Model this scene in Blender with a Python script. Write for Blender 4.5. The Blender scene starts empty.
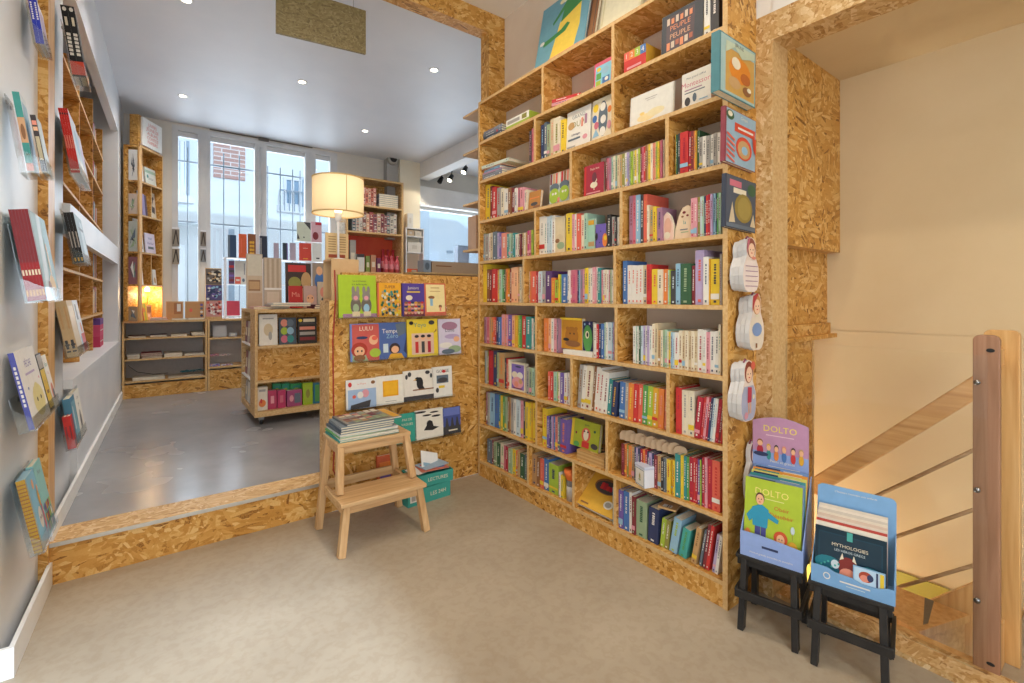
import bpy, math, random
from mathutils import Vector, Matrix, Euler
random.seed(7)
scn = bpy.context.scene
COL = scn.collection
PI = math.pi
R = math.radians
# ------------------------------------------------------------------ camera
FPX, CX, HY, HC = 475.4, 512.0, 298.0, 1.3
YAW = math.atan((512 - 155) / FPX)
SN, CS = math.sin(YAW), math.cos(YAW)
cam = bpy.data.cameras.new('camera')
cam.sensor_fit = 'HORIZONTAL'
cam.sensor_width = 36.0
cam.lens = 36.0 * FPX / 1024
cam.shift_y = (HY - 341.5) / 1024
cam.clip_start = 0.02
cam_o = bpy.data.objects.new('camera', cam)
COL.objects.link(cam_o)
cam_o.location = (0, 0, HC)
cam_o.rotation_euler = (PI / 2, 0, -YAW)
scn.camera = cam_o

def ray(px, py):
    u = (px - CX) / FPX
    return SN + u * CS, CS - u * SN, -(py - HY) / FPX
def onZ(px, py, z=0.0):
    r = ray(px, py); d = (z - HC) / r[2]; return r[0] * d, r[1] * d
def onX(px, py, x):
    r = ray(px, py); d = x / r[0]; return r[1] * d, HC + r[2] * d
def onY(px, py, y):
    r = ray(px, py); d = y / r[1]; return r[0] * d, HC + r[2] * d

# ------------------------------------------------------------------ materials
def lin(h):
    h = h.lstrip('#')
    out = []
    for i in (0, 2, 4):
        c = int(h[i:i + 2], 16) / 255
        out.append(c / 12.92 if c <= 0.04045 else ((c + 0.055) / 1.055) ** 2.4)
    return (*out, 1.0)
_mc = {}
def nm(name):
    m = bpy.data.materials.new(name); m.use_nodes = True
    return m, m.node_tree, m.node_tree.nodes['Principled BSDF']
def col(h, rough=0.55, spec=0.35, metal=0.0):
    k = (h, rough, spec, metal)
    if k not in _mc:
        m, nt, b = nm('paint_' + h.strip('#'))
        b.inputs['Roughness'].default_value = rough
        b.inputs['Specular IOR Level'].default_value = spec
        b.inputs['Metallic'].default_value = metal
        # a faint printed-paper mottle keeps it procedural rather than dead flat
        n = nt.nodes.new('ShaderNodeTexNoise'); n.inputs['Scale'].default_value = 35
        tc = nt.nodes.new('ShaderNodeTexCoord'); nt.links.new(tc.outputs['Object'], n.inputs['Vector'])
        hs = nt.nodes.new('ShaderNodeHueSaturation'); hs.inputs['Color'].default_value = lin(h)
        mr = nt.nodes.new('ShaderNodeMapRange'); mr.inputs['To Min'].default_value = 0.9; mr.inputs['To Max'].default_value = 1.1
        nt.links.new(n.outputs['Fac'], mr.inputs['Value']); nt.links.new(mr.outputs['Result'], hs.inputs['Value'])
        nt.links.new(hs.outputs['Color'], b.inputs['Base Color'])
        _mc[k] = m
    return _mc[k]
def emit(name, h, s):
    m, nt, b = nm(name)
    b.inputs['Base Color'].default_value = lin(h)
    b.inputs['Emission Color'].default_value = lin(h)
    b.inputs['Emission Strength'].default_value = s
    return m
def glassy(name, tint, refl=0.05, rough=0.02, edge=None):
    m = bpy.data.materials.new(name); m.use_nodes = True
    nt = m.node_tree; nt.nodes.clear()
    o = nt.nodes.new('ShaderNodeOutputMaterial'); mx = nt.nodes.new('ShaderNodeMixShader')
    t = nt.nodes.new('ShaderNodeBsdfTransparent'); t.inputs[0].default_value = lin(tint)
    g = nt.nodes.new('ShaderNodeBsdfGlossy'); g.inputs['Roughness'].default_value = rough
    lw = nt.nodes.new('ShaderNodeFresnel'); lw.inputs['IOR'].default_value = 1.45
    mul = nt.nodes.new('ShaderNodeMath'); mul.operation = 'MULTIPLY_ADD'; mul.inputs[1].default_value = 0.4; mul.inputs[2].default_value = refl
    nt.links.new(lw.outputs[0], mul.inputs[0]); nt.links.new(mul.outputs[0], mx.inputs[0])
    nt.links.new(t.outputs[0], mx.inputs[1]); nt.links.new(g.outputs[0], mx.inputs[2]); nt.links.new(mx.outputs[0], o.inputs[0])
    return m
def ramp(nt, stops):
    r = nt.nodes.new('ShaderNodeValToRGB'); e = r.color_ramp.elements
    while len(e) < len(stops): e.new(0.5)
    for i, (p, h) in enumerate(stops):
        e[i].position = p; e[i].color = lin(h)
    return r
def osb(name, stops, fine=1.0, rough=0.5):
    """oriented strand board: long flakes whose direction changes from clump to clump"""
    m, nt, b = nm(name)
    L = nt.links.new; N = nt.nodes.new
    tc = N('ShaderNodeTexCoord'); oi = N('ShaderNodeObjectInfo')
    off = N('ShaderNodeVectorMath'); off.operation = 'MULTIPLY_ADD'
    cmb = N('ShaderNodeCombineXYZ')
    for i in range(3): L(oi.outputs['Random'], cmb.inputs[i])
    off.inputs[1].default_value = (7.3, 3.1, 5.7)
    L(cmb.outputs[0], off.inputs[0]); L(tc.outputs['Object'], off.inputs[2])
    def layer(sc_clump, sc_chip, seed):
        v = N('ShaderNodeTexVoronoi'); v.inputs['Scale'].default_value = sc_clump * fine
        add = N('ShaderNodeVectorMath'); add.operation = 'ADD'; add.inputs[1].default_value = (seed, seed * 1.7, seed * .6)
        L(off.outputs[0], add.inputs[0]); L(add.outputs[0], v.inputs['Vector'])
        sep = N('ShaderNodeSeparateColor'); L(v.outputs['Color'], sep.inputs[0])
        ang = N('ShaderNodeMath'); ang.operation = 'MULTIPLY'; ang.inputs[1].default_value = 6.28; L(sep.outputs[0], ang.inputs[0])
        ax = N('ShaderNodeVectorMath'); ax.operation = 'SUBTRACT'; ax.inputs[1].default_value = (.5, .5, .5); L(v.outputs['Color'], ax.inputs[0])
        rot = N('ShaderNodeVectorRotate'); L(add.outputs[0], rot.inputs['Vector']); L(ang.outputs[0], rot.inputs['Angle']); L(ax.outputs[0], rot.inputs['Axis'])
        mp = N('ShaderNodeVectorMath'); mp.operation = 'MULTIPLY'; mp.inputs[1].default_value = (sc_chip * .15, sc_chip, sc_chip); L(rot.outputs[0], mp.inputs[0])
        v2 = N('ShaderNodeTexVoronoi'); v2.inputs['Scale'].default_value = fine; L(mp.outputs[0], v2.inputs['Vector'])
        s2 = N('ShaderNodeSeparateColor'); L(v2.outputs['Color'], s2.inputs[0])
        return s2.outputs[0], s2.outputs[1], v2.outputs['Distance']
    a, a2, ad = layer(6, 42, 0.0); c, c2, cd = layer(9, 70, 4.4)
    mixf = N('ShaderNodeMath'); mixf.operation = 'GREATER_THAN'; mixf.inputs[1].default_value = .52; L(c2, mixf.inputs[0])
    mx = N('ShaderNodeMix'); L(mixf.outputs[0], mx.inputs[0]); L(a, mx.inputs[2]); L(c, mx.inputs[3])
    n = N('ShaderNodeTexNoise'); n.inputs['Scale'].default_value = 3; L(off.outputs[0], n.inputs['Vector'])
    ad2 = N('ShaderNodeMath'); ad2.operation = 'MULTIPLY_ADD'; ad2.inputs[1].default_value = .35; L(n.outputs['Fac'], ad2.inputs[0]); 
    sb = N('ShaderNodeMath'); sb.operation = 'SUBTRACT'; sb.inputs[1].default_value = .17; L(mx.outputs[0], sb.inputs[0]); L(sb.outputs[0], ad2.inputs[2])
    fn = N('ShaderNodeTexNoise'); fn.inputs['Scale'].default_value = 160; fn.inputs['Detail'].default_value = 4; L(off.outputs[0], fn.inputs['Vector'])
    fm = N('ShaderNodeMath'); fm.operation = 'MULTIPLY_ADD'; fm.inputs[1].default_value = .5; L(fn.outputs['Fac'], fm.inputs[0]); fs = N('ShaderNodeMath'); fs.operation = 'SUBTRACT'; fs.inputs[1].default_value = .25; L(ad2.outputs[0], fs.inputs[0]); L(fs.outputs[0], fm.inputs[2]); ad2 = fm
    rp = ramp(nt, stops); L(ad2.outputs[0], rp.inputs[0]); L(rp.outputs[0], b.inputs['Base Color'])
    bp = N('ShaderNodeBump'); bp.inputs['Strength'].default_value = .15; bp.inputs['Distance'].default_value = .002; L(ad, bp.inputs['Height']); L(bp.outputs[0], b.inputs['Normal'])
    b.inputs['Roughness'].default_value = rough; b.inputs['Specular IOR Level'].default_value = .3
    return m
def wood(name, h0, h1, h2, axis=2, rough=.45, scale=1.0):
    m, nt, b = nm(name); L = nt.links.new; N = nt.nodes.new
    tc = N('ShaderNodeTexCoord'); sc = N('ShaderNodeVectorMath'); sc.operation = 'MULTIPLY'
    v = [28 * scale] * 3; v[axis] = 1.6 * scale; sc.inputs[1].default_value = v
    L(tc.outputs['Object'], sc.inputs[0])
    n = N('ShaderNodeTexNoise'); n.inputs['Scale'].default_value = 1.5; n.inputs['Detail'].default_value = 5; n.inputs['Distortion'].default_value = .6
    L(sc.outputs[0], n.inputs['Vector']); r = ramp(nt, [(.3, h0), (.5, h1), (.72, h2)]); L(n.outputs['Fac'], r.inputs[0]); L(r.outputs[0], b.inputs['Base Color'])
    b.inputs['Roughness'].default_value = rough; b.inputs['Specular IOR Level'].default_value = .35
    return m
def mottled(name, h0, h1, scale=2.0, rough=.8, rough2=None, bump=.0, detail=6):
    m, nt, b = nm(name); L = nt.links.new; N = nt.nodes.new
    tc = N('ShaderNodeTexCoord'); n = N('ShaderNodeTexNoise'); n.inputs['Scale'].default_value = scale; n.inputs['Detail'].default_value = detail; n.inputs['Roughness'].default_value = .62
    L(tc.outputs['Object'], n.inputs['Vector']); r = ramp(nt, [(.35, h0), (.65, h1)]); L(n.outputs['Fac'], r.inputs[0]); L(r.outputs[0], b.inputs['Base Color'])
    b.inputs['Roughness'].default_value = rough; b.inputs['Specular IOR Level'].default_value = .4
    if rough2 is not None:
        n2 = N('ShaderNodeTexNoise'); n2.inputs['Scale'].default_value = scale * 1.7; L(tc.outputs['Object'], n2.inputs['Vector'])
        mr = N('ShaderNodeMapRange'); mr.inputs['To Min'].default_value = rough; mr.inputs['To Max'].default_value = rough2
        L(n2.outputs['Fac'], mr.inputs['Value']); L(mr.outputs['Result'], b.inputs['Roughness'])
    if bump:
        bp = N('ShaderNodeBump'); bp.inputs['Strength'].default_value = bump; bp.inputs['Distance'].default_value = .004; L(n.outputs['Fac'], bp.inputs['Height']); L(bp.outputs[0], b.inputs['Normal'])
    return m
OSB = osb('osb_board', [(.0, '#7e4f1c'), (.07, '#b07a34'), (.3, '#c28a3f'), (.7, '#cf9b50'), (1.0, '#e0b674')])
OSBD = osb('osb_dense', [(.0, '#80521f'), (.1, '#b07c38'), (.35, '#bf8a44'), (.75, '#cb9950'), (1.0, '#dcb272')], 1.5)
OSBP = osb('osb_pale', [(.0, '#a87a44'), (.12, '#bf935a'), (.4, '#cba26b'), (.75, '#d4af7b'), (1.0, '#e2c598')], 1.2)
EDGE = mottled('board_edge', '#c59a62', '#d8b682', 60, .6)
PLY = mottled('plywood_face', '#c19a6b', '#cfab7d', 5, .55)
BIRCH = wood('birch_wood', '#bd9364', '#cfa777', '#dcba8e', 0)
BIRCHZ = wood('birch_upright', '#ba8f60', '#caa171', '#d8b486', 2)
BEECH = wood('beech_newel', '#936a4e', '#a1765a', '#ae8467', 2, .4)
BEECHL = wood('beech_pale', '#c99558', '#d8a86a', '#e3ba80', 2, .4)
BEECHY = wood('beech_rail', '#c6945c', '#d4a56c', '#dfb57e', 1, .4)
WHITE = mottled('white_paint', '#e6e4e1', '#efedea', 3, .7)
CREAM = mottled('cream_paint', '#d3b990', '#dbc39c', 1.0, .8)
CEIL = mottled('ceiling_paint', '#dfe2e8', '#e7e9ee', 1.0, .5)
CEILW = mottled('ceiling_cream', '#e9e2d6', '#f0e9de', 1.0, .8)
LEFTW = mottled('satin_white_paint', '#dcdfe4', '#e9eaec', 1.4, .4)
BLACKW = mottled('black_stained_wood', '#1d1c1c', '#2b2928', 14, .45)
FRAMEW = mottled('window_paint', '#cfd0d1', '#dddcda', 4, .5)
METALW = col('#e8e8ea', .35)
STEEL = col('#8a8a8a', .3, .5, 1.0)
DARK = col('#232323', .5)
PAGE = mottled('page_edges', '#ddd0b4', '#ece2cb', 90, .85)
ACRYL = glassy('clear_acrylic', '#fbfdfd', .04, .08)
PANE = glassy('window_glass', '#f4f8fb', .01, .01)
GUARD = glassy('guard_glass', '#fefefc', .006, .02)
LIT = emit('lamp_glow', '#fff2d8', 14.0)

# ------------------------------------------------------------------ meshes
class MB:
    def __init__(s): s.v = []; s.f = []; s.m = []; s.sm = []
    def add(s, vs, fs, m=0, smooth=False):
        b = len(s.v); s.v += [tuple(v) for v in vs]
        for f in fs:
            s.f.append([b + i for i in f]); s.sm.append(smooth)
        s.m += list(m) if isinstance(m, (list, tuple)) else [m] * len(fs)
        return s
    def box(s, x0, y0, z0, x1, y1, z1, m=0, **fm):
        x0, x1 = sorted((x0, x1)); y0, y1 = sorted((y0, y1)); z0, z1 = sorted((z0, z1))
        vs = [(x0, y0, z0), (x1, y0, z0), (x1, y1, z0), (x0, y1, z0), (x0, y0, z1), (x1, y0, z1), (x1, y1, z1), (x0, y1, z1)]
        fs = [(3, 2, 1, 0), (4, 5, 6, 7), (0, 1, 5, 4), (1, 2, 6, 5), (2, 3, 7, 6), (3, 0, 4, 7)]
        names = ('zn', 'zp', 'yn', 'xp', 'yp', 'xn')
        return s.add(vs, fs, [fm.get(n, m) for n in names])
    def hexa(s, p, m=0):   # 8 points, bottom four then top four
        return s.add(p, [(3, 2, 1, 0), (4, 5, 6, 7), (0, 1, 5, 4), (1, 2, 6, 5), (2, 3, 7, 6), (3, 0, 4, 7)], m)
    def beam(s, a, b, w, t, m=0, up=(0, 0, 1)):
        a = Vector(a); b = Vector(b); d = (b - a).normalized(); u = Vector(up)
        if abs(d.dot(u)) > .98: u = Vector((1, 0, 0))
        r = d.cross(u).normalized() * (w / 2); q = r.cross(d).normalized() * (t / 2)
        return s.hexa([a - r - q, a + r - q, a + r + q, a - r + q, b - r - q, b + r - q, b + r + q, b - r + q], m)
    def prism(s, poly, lo, hi, axis='z', m=0, cap=None):
        n = len(poly); mk = {'z': lambda p, t: (p[0], p[1], t), 'y': lambda p, t: (p[0], t, p[1]), 'x': lambda p, t: (t, p[0], p[1])}[axis]
        vs = [mk(p, lo) for p in poly] + [mk(p, hi) for p in poly]
        fs = [tuple(range(n))[::-1], tuple(range(n, 2 * n))] + [(i, (i + 1) % n, n + (i + 1) % n, n + i) for i in range(n)]
        c = m if cap is None else cap
        return s.add(vs, fs, [c, c] + [m] * n)
    def tube(s, pts, r, m=0, seg=8, cap=True):
        pts = [Vector(p) for p in pts]; rings = []
        rr = r if isinstance(r, (list, tuple)) else [r] * len(pts)
        prev = None
        for i, p in enumerate(pts):
            d = (pts[min(i + 1, len(pts) - 1)] - pts[max(i - 1, 0)]).normalized()
            if prev is None: u = d.orthogonal().normalized()
            else: u = (prev - d * prev.dot(d)).normalized()
            prev = u; w = d.cross(u)
            rings.append([p + (u * math.cos(2 * PI * k / seg) + w * math.sin(2 * PI * k / seg)) * rr[i] for k in range(seg)])
        vs = [v for g in rings for v in g]; fs = []
        for i in range(len(pts) - 1):
            for k in range(seg):
                k2 = (k + 1) % seg; fs.append((i * seg + k, i * seg + k2, (i + 1) * seg + k2, (i + 1) * seg + k))
        if cap: fs += [tuple(range(seg))[::-1], tuple(range((len(pts) - 1) * seg, len(pts) * seg))]
        return s.add(vs, fs, m, True)
    def lathe(s, prof, c=(0, 0, 0), m=0, seg=32, smooth=True):
        vs = []; fs = []
        for r, z in prof:
            vs += [(c[0] + r * math.cos(2 * PI * k / seg), c[1] + r * math.sin(2 * PI * k / seg), c[2] + z) for k in range(seg)]
        for i in range(len(prof) - 1):
            for k in range(seg):
                k2 = (k + 1) % seg; fs.append((i * seg + k, i * seg + k2, (i + 1) * seg + k2, (i + 1) * seg + k))
        return s.add(vs, fs, m, smooth)
    def build(s, name, mats, parent=None, loc=None, rot=None, bevel=0):
        me = bpy.data.meshes.new(name); me.from_pydata(s.v, [], s.f)
        if not isinstance(mats, (list, tuple)): mats = [mats]
        for m in mats: me.materials.append(m)
        me.polygons.foreach_set('material_index', s.m); me.polygons.foreach_set('use_smooth', s.sm)
        me.update()
        o = bpy.data.objects.new(name, me); COL.objects.link(o)
        if loc: o.location = loc
        if rot: o.rotation_euler = rot
        if parent: o.parent = parent
        if bevel:
            b = o.modifiers.new('bevel', 'BEVEL'); b.width = bevel; b.segments = 2; b.limit_method = 'ANGLE'
        return o
LABELS = {}
def tag(o, label, cat, group=None):
    o['label'] = label; o['category'] = cat
    if group: o['group'] = group
    return o
def thing(name, label, cat, loc=(0, 0, 0), rot=(0, 0, 0), group=None):
    o = bpy.data.objects.new(name, None); COL.objects.link(o)
    o.location = loc; o.rotation_euler = rot; o.empty_display_size = .1
    return tag(o, label, cat, group)
def struct(name, mb, mats, **k):
    o = mb.build(name, mats, **k)
    if not k.get('parent'): o['kind'] = 'structure'
    return o

# ------------------------------------------------------------------ printed covers
_tx = {}
def text_geo(s):
    if s not in _tx:
        cu = bpy.data.curves.new('lettering', 'FONT'); cu.body = s; cu.align_x = 'CENTER'; cu.align_y = 'CENTER'; cu.resolution_u = 2
        ob = bpy.data.objects.new('lettering', cu); me = ob.to_mesh()
        vs = [(v.co.x, v.co.y) for v in me.vertices]; fs = [tuple(p.vertices) for p in me.polygons]
        ob.to_mesh_clear(); bpy.data.objects.remove(ob); bpy.data.curves.remove(cu)
        _tx[s] = (vs, fs)
    return _tx[s]
class Art:
    """flat printed shapes on a face: coordinates 0..1 across (w) and up (h); local x right, z up, face looks to -y"""
    def __init__(s, mb, w, h, y=0.0, x0=0.0, z0=0.0):
        s.mb = mb; s.w = w; s.h = h; s.y = y; s.x0 = x0; s.z0 = z0; s.k = 0; s.mats = []
    def slot(s, c, base):
        if c not in s.mats: s.mats.append(c)
        return base + s.mats.index(c)
    def put(s, pts, fs, m):
        s.k += 1; y = s.y - .00025 * s.k
        s.mb.add([(s.x0 + p[0] * s.w, y, s.z0 + p[1] * s.h) for p in pts], fs, m)
    def draw(s, shapes, base):
        for q in shapes:
            t = q[0]; m = s.slot(q[-1], base)
            if t == 'r': _, a, b, c, d, _c = q; s.put([(a, b), (c, b), (c, d), (a, d)], [(0, 1, 2, 3)], m)
            elif t == 'e':
                _, a, b, rx, ry, _c = q; n = 18
                s.put([(a + rx * math.cos(2 * PI * k / n), b + ry * math.sin(2 * PI * k / n)) for k in range(n)], [tuple(range(n))], m)
            elif t == 'p': s.put(q[1], [tuple(range(len(q[1])))], m)
            elif t == 't':
                _, tx, a, b, sz, _c = q; vs, fs = text_geo(tx); ar = s.h / s.w
                s.put([(a + x * sz * ar, b + yy * sz) for x, yy in vs], fs, m)
HEX = dict(white='#ebe7df', cream='#eadfc4', beige='#d9c5a0', tan='#c79c68', brown='#8a5a34', kraft='#b98d5e', yellow='#ecc932', gold='#e0a62c',
           orange='#e8803a', peach='#f0b48a', salmon='#e58c76', coral='#e4604c', red='#cc3030', crimson='#b02034', maroon='#7c2630', pink='#e39aa6', rose='#d06a80', magenta='#c8387c',
           mauve='#a67894', lilac='#b9a6cf', violet='#6c55a8', purple='#56346f', navy='#27335e', blue='#3f6fb4', sky='#8fbcd8', pale='#c9dbe4', teal='#2f8c8c', mint='#a9cfb8',
           green='#4f9a4c', lime='#a5c23a', olive='#8f8d3e', forest='#2f5a3c', sage='#98b08a', grey='#a8a59f', slate='#5c6c7c', charcoal='#3b3b40', black='#202024', turq='#3fa79f')
for _k in HEX:   # ink on paper is a little softer than pure pigment
    _c = [int(HEX[_k][i:i + 2], 16) for i in (1, 3, 5)]; HEX[_k] = '#%02x%02x%02x' % tuple(round(.88 * a + .12 * b) for a, b in zip(_c, (143, 127, 108)))
WORD = dict(pale='pale blue', sky='sky blue', turq='turquoise', kraft='kraft brown', mint='mint green', sage='sage green', forest='dark green', charcoal='charcoal grey')
def hx(c): return c if c.startswith('#') else HEX[c]
def book_mesh(name, w, h, d, cover, art=(), mode='spine', back=None, page=None, parent=None):
    """spine mode: spine on the -y face; cover mode: front cover on the -y face, spine at x=0"""
    mb = MB(); t = min(.0022, (w if mode == 'spine' else d) * .2)
    if mode == 'spine': u = [(0, 0), (w, 0), (w, d), (w - t, d), (w - t, t), (t, t), (t, d), (0, d)]
    else: u = [(0, 0), (w, 0), (w, t), (t, t), (t, d - t), (w, d - t), (w, d), (0, d)]
    mb.prism(u, 0, h, 'z', 0)
    e = .0025
    if mode == 'spine': mb.box(t, t, e, w - t, d - e, h - e, 1)
    else: mb.box(t, t, e, w - e, d - t, h - e, 1)
    a = Art(mb, w, h); a.draw(art, 2)
    return mb.build(name, [col(hx(cover))] + [page or PAGE] + [col(hx(c), .4) for c in a.mats], parent)
def spine_art(w, h, c, mark):
    out = []; lum = sum(int(hx(c).lstrip('#')[i:i + 2], 16) for i in (0, 2, 4)) / 3
    k = mark or ('white' if lum < 135 else random.choice(['charcoal', 'navy', 'maroon', 'slate', 'crimson', 'teal']))
    if w < .004: return []
    x0, x1 = .37, .63
    z = random.uniform(.82, .9); zend = random.uniform(.28, .55)
    while z > zend:
        l = random.uniform(.02, .05); out.append(('r', x0, z - l, x1, z, k)); z -= l + random.choice([.012, .012, .03])
    out.append(('r', .34, .05, .66, .05 + min(.05, w / h * .5), k))
    if random.random() < .25: out.append(('r', 0, random.uniform(.1, .2), 1, random.uniform(.21, .27), random.choice(['white', 'yellow', 'red', 'sky', 'pink'])))
    return out
ORD = 'first second third fourth fifth sixth seventh eighth ninth tenth eleventh twelfth thirteenth fourteenth fifteenth sixteenth seventeenth eighteenth nineteenth twentieth twenty-first twenty-second twenty-third twenty-fourth twenty-fifth twenty-sixth twenty-seventh twenty-eighth twenty-ninth thirtieth thirty-first thirty-second thirty-third thirty-fourth'.split()
# ================================================================== the setting
def LX(y): return -.40 + .023 * (y - 2.34)
ZC, YS, ZP, YB = 3.44, 2.97, .185, 7.1
CONC = mottled('polished_concrete', '#a39480', '#b6a894', 1.3, .42, .6, 0, 12)
# scuffs on the concrete
_nt = CONC.node_tree; _b = _nt.nodes['Principled BSDF']; _old = _b.inputs['Base Color'].links[0].from_socket
_tc = _nt.nodes.new('ShaderNodeTexCoord'); _n = _nt.nodes.new('ShaderNodeTexNoise'); _n.inputs['Scale'].default_value = 26; _n.inputs['Detail'].default_value = 9; _n.inputs['Distortion'].default_value = .3
_nt.links.new(_tc.outputs['Object'], _n.inputs['Vector'])
_r = ramp(_nt, [(.46, '#ffffff'), (.6, '#ebe4da'), (.72, '#ffffff')]); _nt.links.new(_n.outputs['Fac'], _r.inputs[0])
_mx = _nt.nodes.new('ShaderNodeMix'); _mx.data_type = 'RGBA'; _mx.blend_type = 'MULTIPLY'; _mx.inputs[0].default_value = .4
_nt.links.new(_old, _mx.inputs[6]); _nt.links.new(_r.outputs[0], _mx.inputs[7]); _nt.links.new(_mx.outputs[2], _b.inputs['Base Color'])
RESIN = mottled('grey_resin_floor', '#87868a', '#9a9a9c', 1.6, .16, .34, 0, 7)
STUCCO = mottled('facade_render', '#e8edf0', '#f5f8f9', .8, .9)

f = MB(); f.box(-2.6, -2.6, -.12, 2.30, YS, 0); f.box(2.30, -2.6, -.12, 3.6, .30, 0)
struct('floor', f, CONC)
p = MB(); p.box(-.9, YS + .02, 0, 5.0, YB, ZP); struct('floor_platform', p, RESIN)
s = MB(); s.box(LX(YS), YS, 0, .86, YS + .019, ZP - .012, 0); s.box(LX(YS), YS - .004, ZP - .012, .86, YS + .19, ZP + .006, 1)
s.box(LX(YS), YS - .007, ZP - .012, .86, YS - .004, ZP + .006, 2)
struct('trim_step', s, [OSB, OSBP, col('#b9b2a4', .35, .5, .6)])

def wl(mb, y0, y1, z0, z1, th, m=0, out=0):
    mb.prism([(LX(y0) + out, y0), (LX(y1) + out, y1), (LX(y1) - th, y1), (LX(y0) - th, y0)], z0, z1, 'z', m)
w = MB(); wl(w, 2.34, 3.55, 0, ZC, .42, 0, -.03); wl(w, 6.4, YB, 0, ZC, .42); wl(w, 3.55, 3.78, 0, .799, .42, 0, -.03); wl(w, 3.78, 6.4, 0, .80, .06); wl(w, 3.55, 6.4, .80, .85, .42, 0, .01)
wl(w, 3.55, 6.4, 3.03, ZC, .06); wl(w, 3.55, 6.4, 1.65, 1.82, .045)
w.prism([(LX(3.5) - .42, 3.5), (LX(6.4) - .42, 6.4), (LX(6.4) - .46, 6.4), (LX(3.5) - .46, 3.5)], .8, ZC)
struct('wall_left', w, LEFTW)
b = MB(); wl(b, 2.34, YS, 0, .105, 0, 0, .014); struct('baseboard_left', b, WHITE)
b = MB(); wl(b, YS + .02, 6.78, ZP, ZP + .085, 0, 0, .014); struct('baseboard_platform', b, WHITE)
w = MB(); w.box(-2.6, 2.34, 0, LX(2.34) - .42, 2.5, ZC); struct('wall_front_left', w, LEFTW)
b = MB(); b.box(-2.6, 2.326, 0, LX(2.34) + .014, 2.34, .105); struct('baseboard_front_left', b, WHITE)
w = MB(); w.box(-2.7, -2.6, 0, -2.6, 2.5, ZC); struct('wall_outer_left', w, WHITE)
# street side behind the viewer: wall with a big shop window
w = MB(); w.box(-2.7, -2.7, 0, -1.9, -2.6, ZC); w.box(.74, -2.7, 0, 3.6, -2.6, ZC); w.box(-1.9, -2.7, 0, .74, -2.6, .1); w.box(-1.9, -2.7, 2.9, .74, -2.6, ZC)
struct('wall_rear', w, WHITE)
c = MB(); c.box(-.9, YS, ZC, 5.0, YB + .1, ZC + .1); struct('ceiling', c, CEIL)
c = MB(); c.box(-2.7, -2.7, ZC, 2.30, YS, ZC + .1); struct('ceiling_front', c, CEILW)
# OSB portal round the raised part of the shop
s = MB(); s.box(LX(YS), 2.95, 3.29, 2.0, 3.06, ZC); s.box(2.0, 2.95, 0, 2.15, 3.06, ZC); s.box(LX(2.95) - .05, 2.95, 0, LX(2.95) + .004, 3.12, 3.29, 0, xp=1)
struct('trim_portal', s, [OSB, BEECHL])
# wall carrying the tall bookcase
w = MB(); w.box(2.145, 1.04, 0, 2.29, 2.95, ZC); struct('wall_right', w, mottled('bookcase_wall', '#e0ccb6', '#e8d7c4', 2, .8))
w = MB(); w.box(2.14, -2.6, 2.54, 2.30, .97, ZC); w.box(2.145, .97, 2.54, 2.29, 1.04, ZC); struct('wall_right_upper', w, mottled('upper_wall', '#e6e1d8', '#eee9e1', 2, .8))
s = MB(); s.box(2.14, -2.6, 2.42, 2.30, 1.04, 2.54); struct('beam_stair', s, OSBP)
s = MB(); s.box(2.14, .97, 0, 2.285, 1.04, 2.42, 0, yn=1); struct('pillar_stair', s, [OSBP, EDGE])
# stair well
c = MB(); c.box(2.30, -2.6, 2.45, 3.6, 2.0, 2.54); struct('ceiling_stair', c, mottled('stair_soffit', '#d3b98f', '#dcc49b', 1.2, .8))
w = MB(); w.box(2.9, -.2, 1.132, 3.0, 2.0, 2.45); w.box(2.903, -.2, 1.126, 3.0, 2.0, 1.132); w.box(2.9, .3, -2.0, 3.0, 2.4, 1.126); w.box(2.9, -.2, 0, 3.0, .3, 1.126); w.box(2.29, 1.7, -2, 2.9, 1.8, 1.1)
w.box(2.29, 1.04, -2, 2.30, 1.8, 0); w.box(3.5, -2.6, 0, 3.6, -.2, 2.45); w.box(3.0, -.2, 0, 3.6, -.1, 2.45)
struct('wall_stair', w, CREAM)
s = MB(); s.box(2.286, .97, 1.54, 2.9, 1.03, 2.45, 0, zn=1); s.box(2.286, 1.03, 1.17, 2.9, 1.06, 1.54); s.box(2.286, .97, 1.095, 2.86, 1.03, 1.115, 0); s.box(2.286, 1.0, 1.115, 2.86, 1.03, 1.17, 0)
struct('trim_stair_panels', s, [OSB, EDGE])
s = MB(); s.box(2.286, .99, 0, 2.60, 1.03, 1.095); s.box(2.60, .985, 0, 2.612, 1.032, 1.095, 1); struct('trim_stair_lower', s, [OSB, EDGE])
s = MB(); s.box(2.16, -.4, 0, 2.30, .965, .018, 0, zp=0); s.box(2.30, .30, -.25, 2.335, 1.0, .018, 1); struct('trim_stair_edge', s, [OSBP, BEECHL])
w = MB(); w.box(2.893, .31, -1.94, 2.9, 1.69, -.03); struct('wall_stair_lower', w, mottled('olive_paint', '#a89c46', '#b5a950', 1.5, .8))
# a lower landing seen through the guard
f = MB(); f.box(2.30, .3, -2.0, 2.9, 1.8, -1.95); struct('floor_lower', f, col('#b9a53e', .6))

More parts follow.
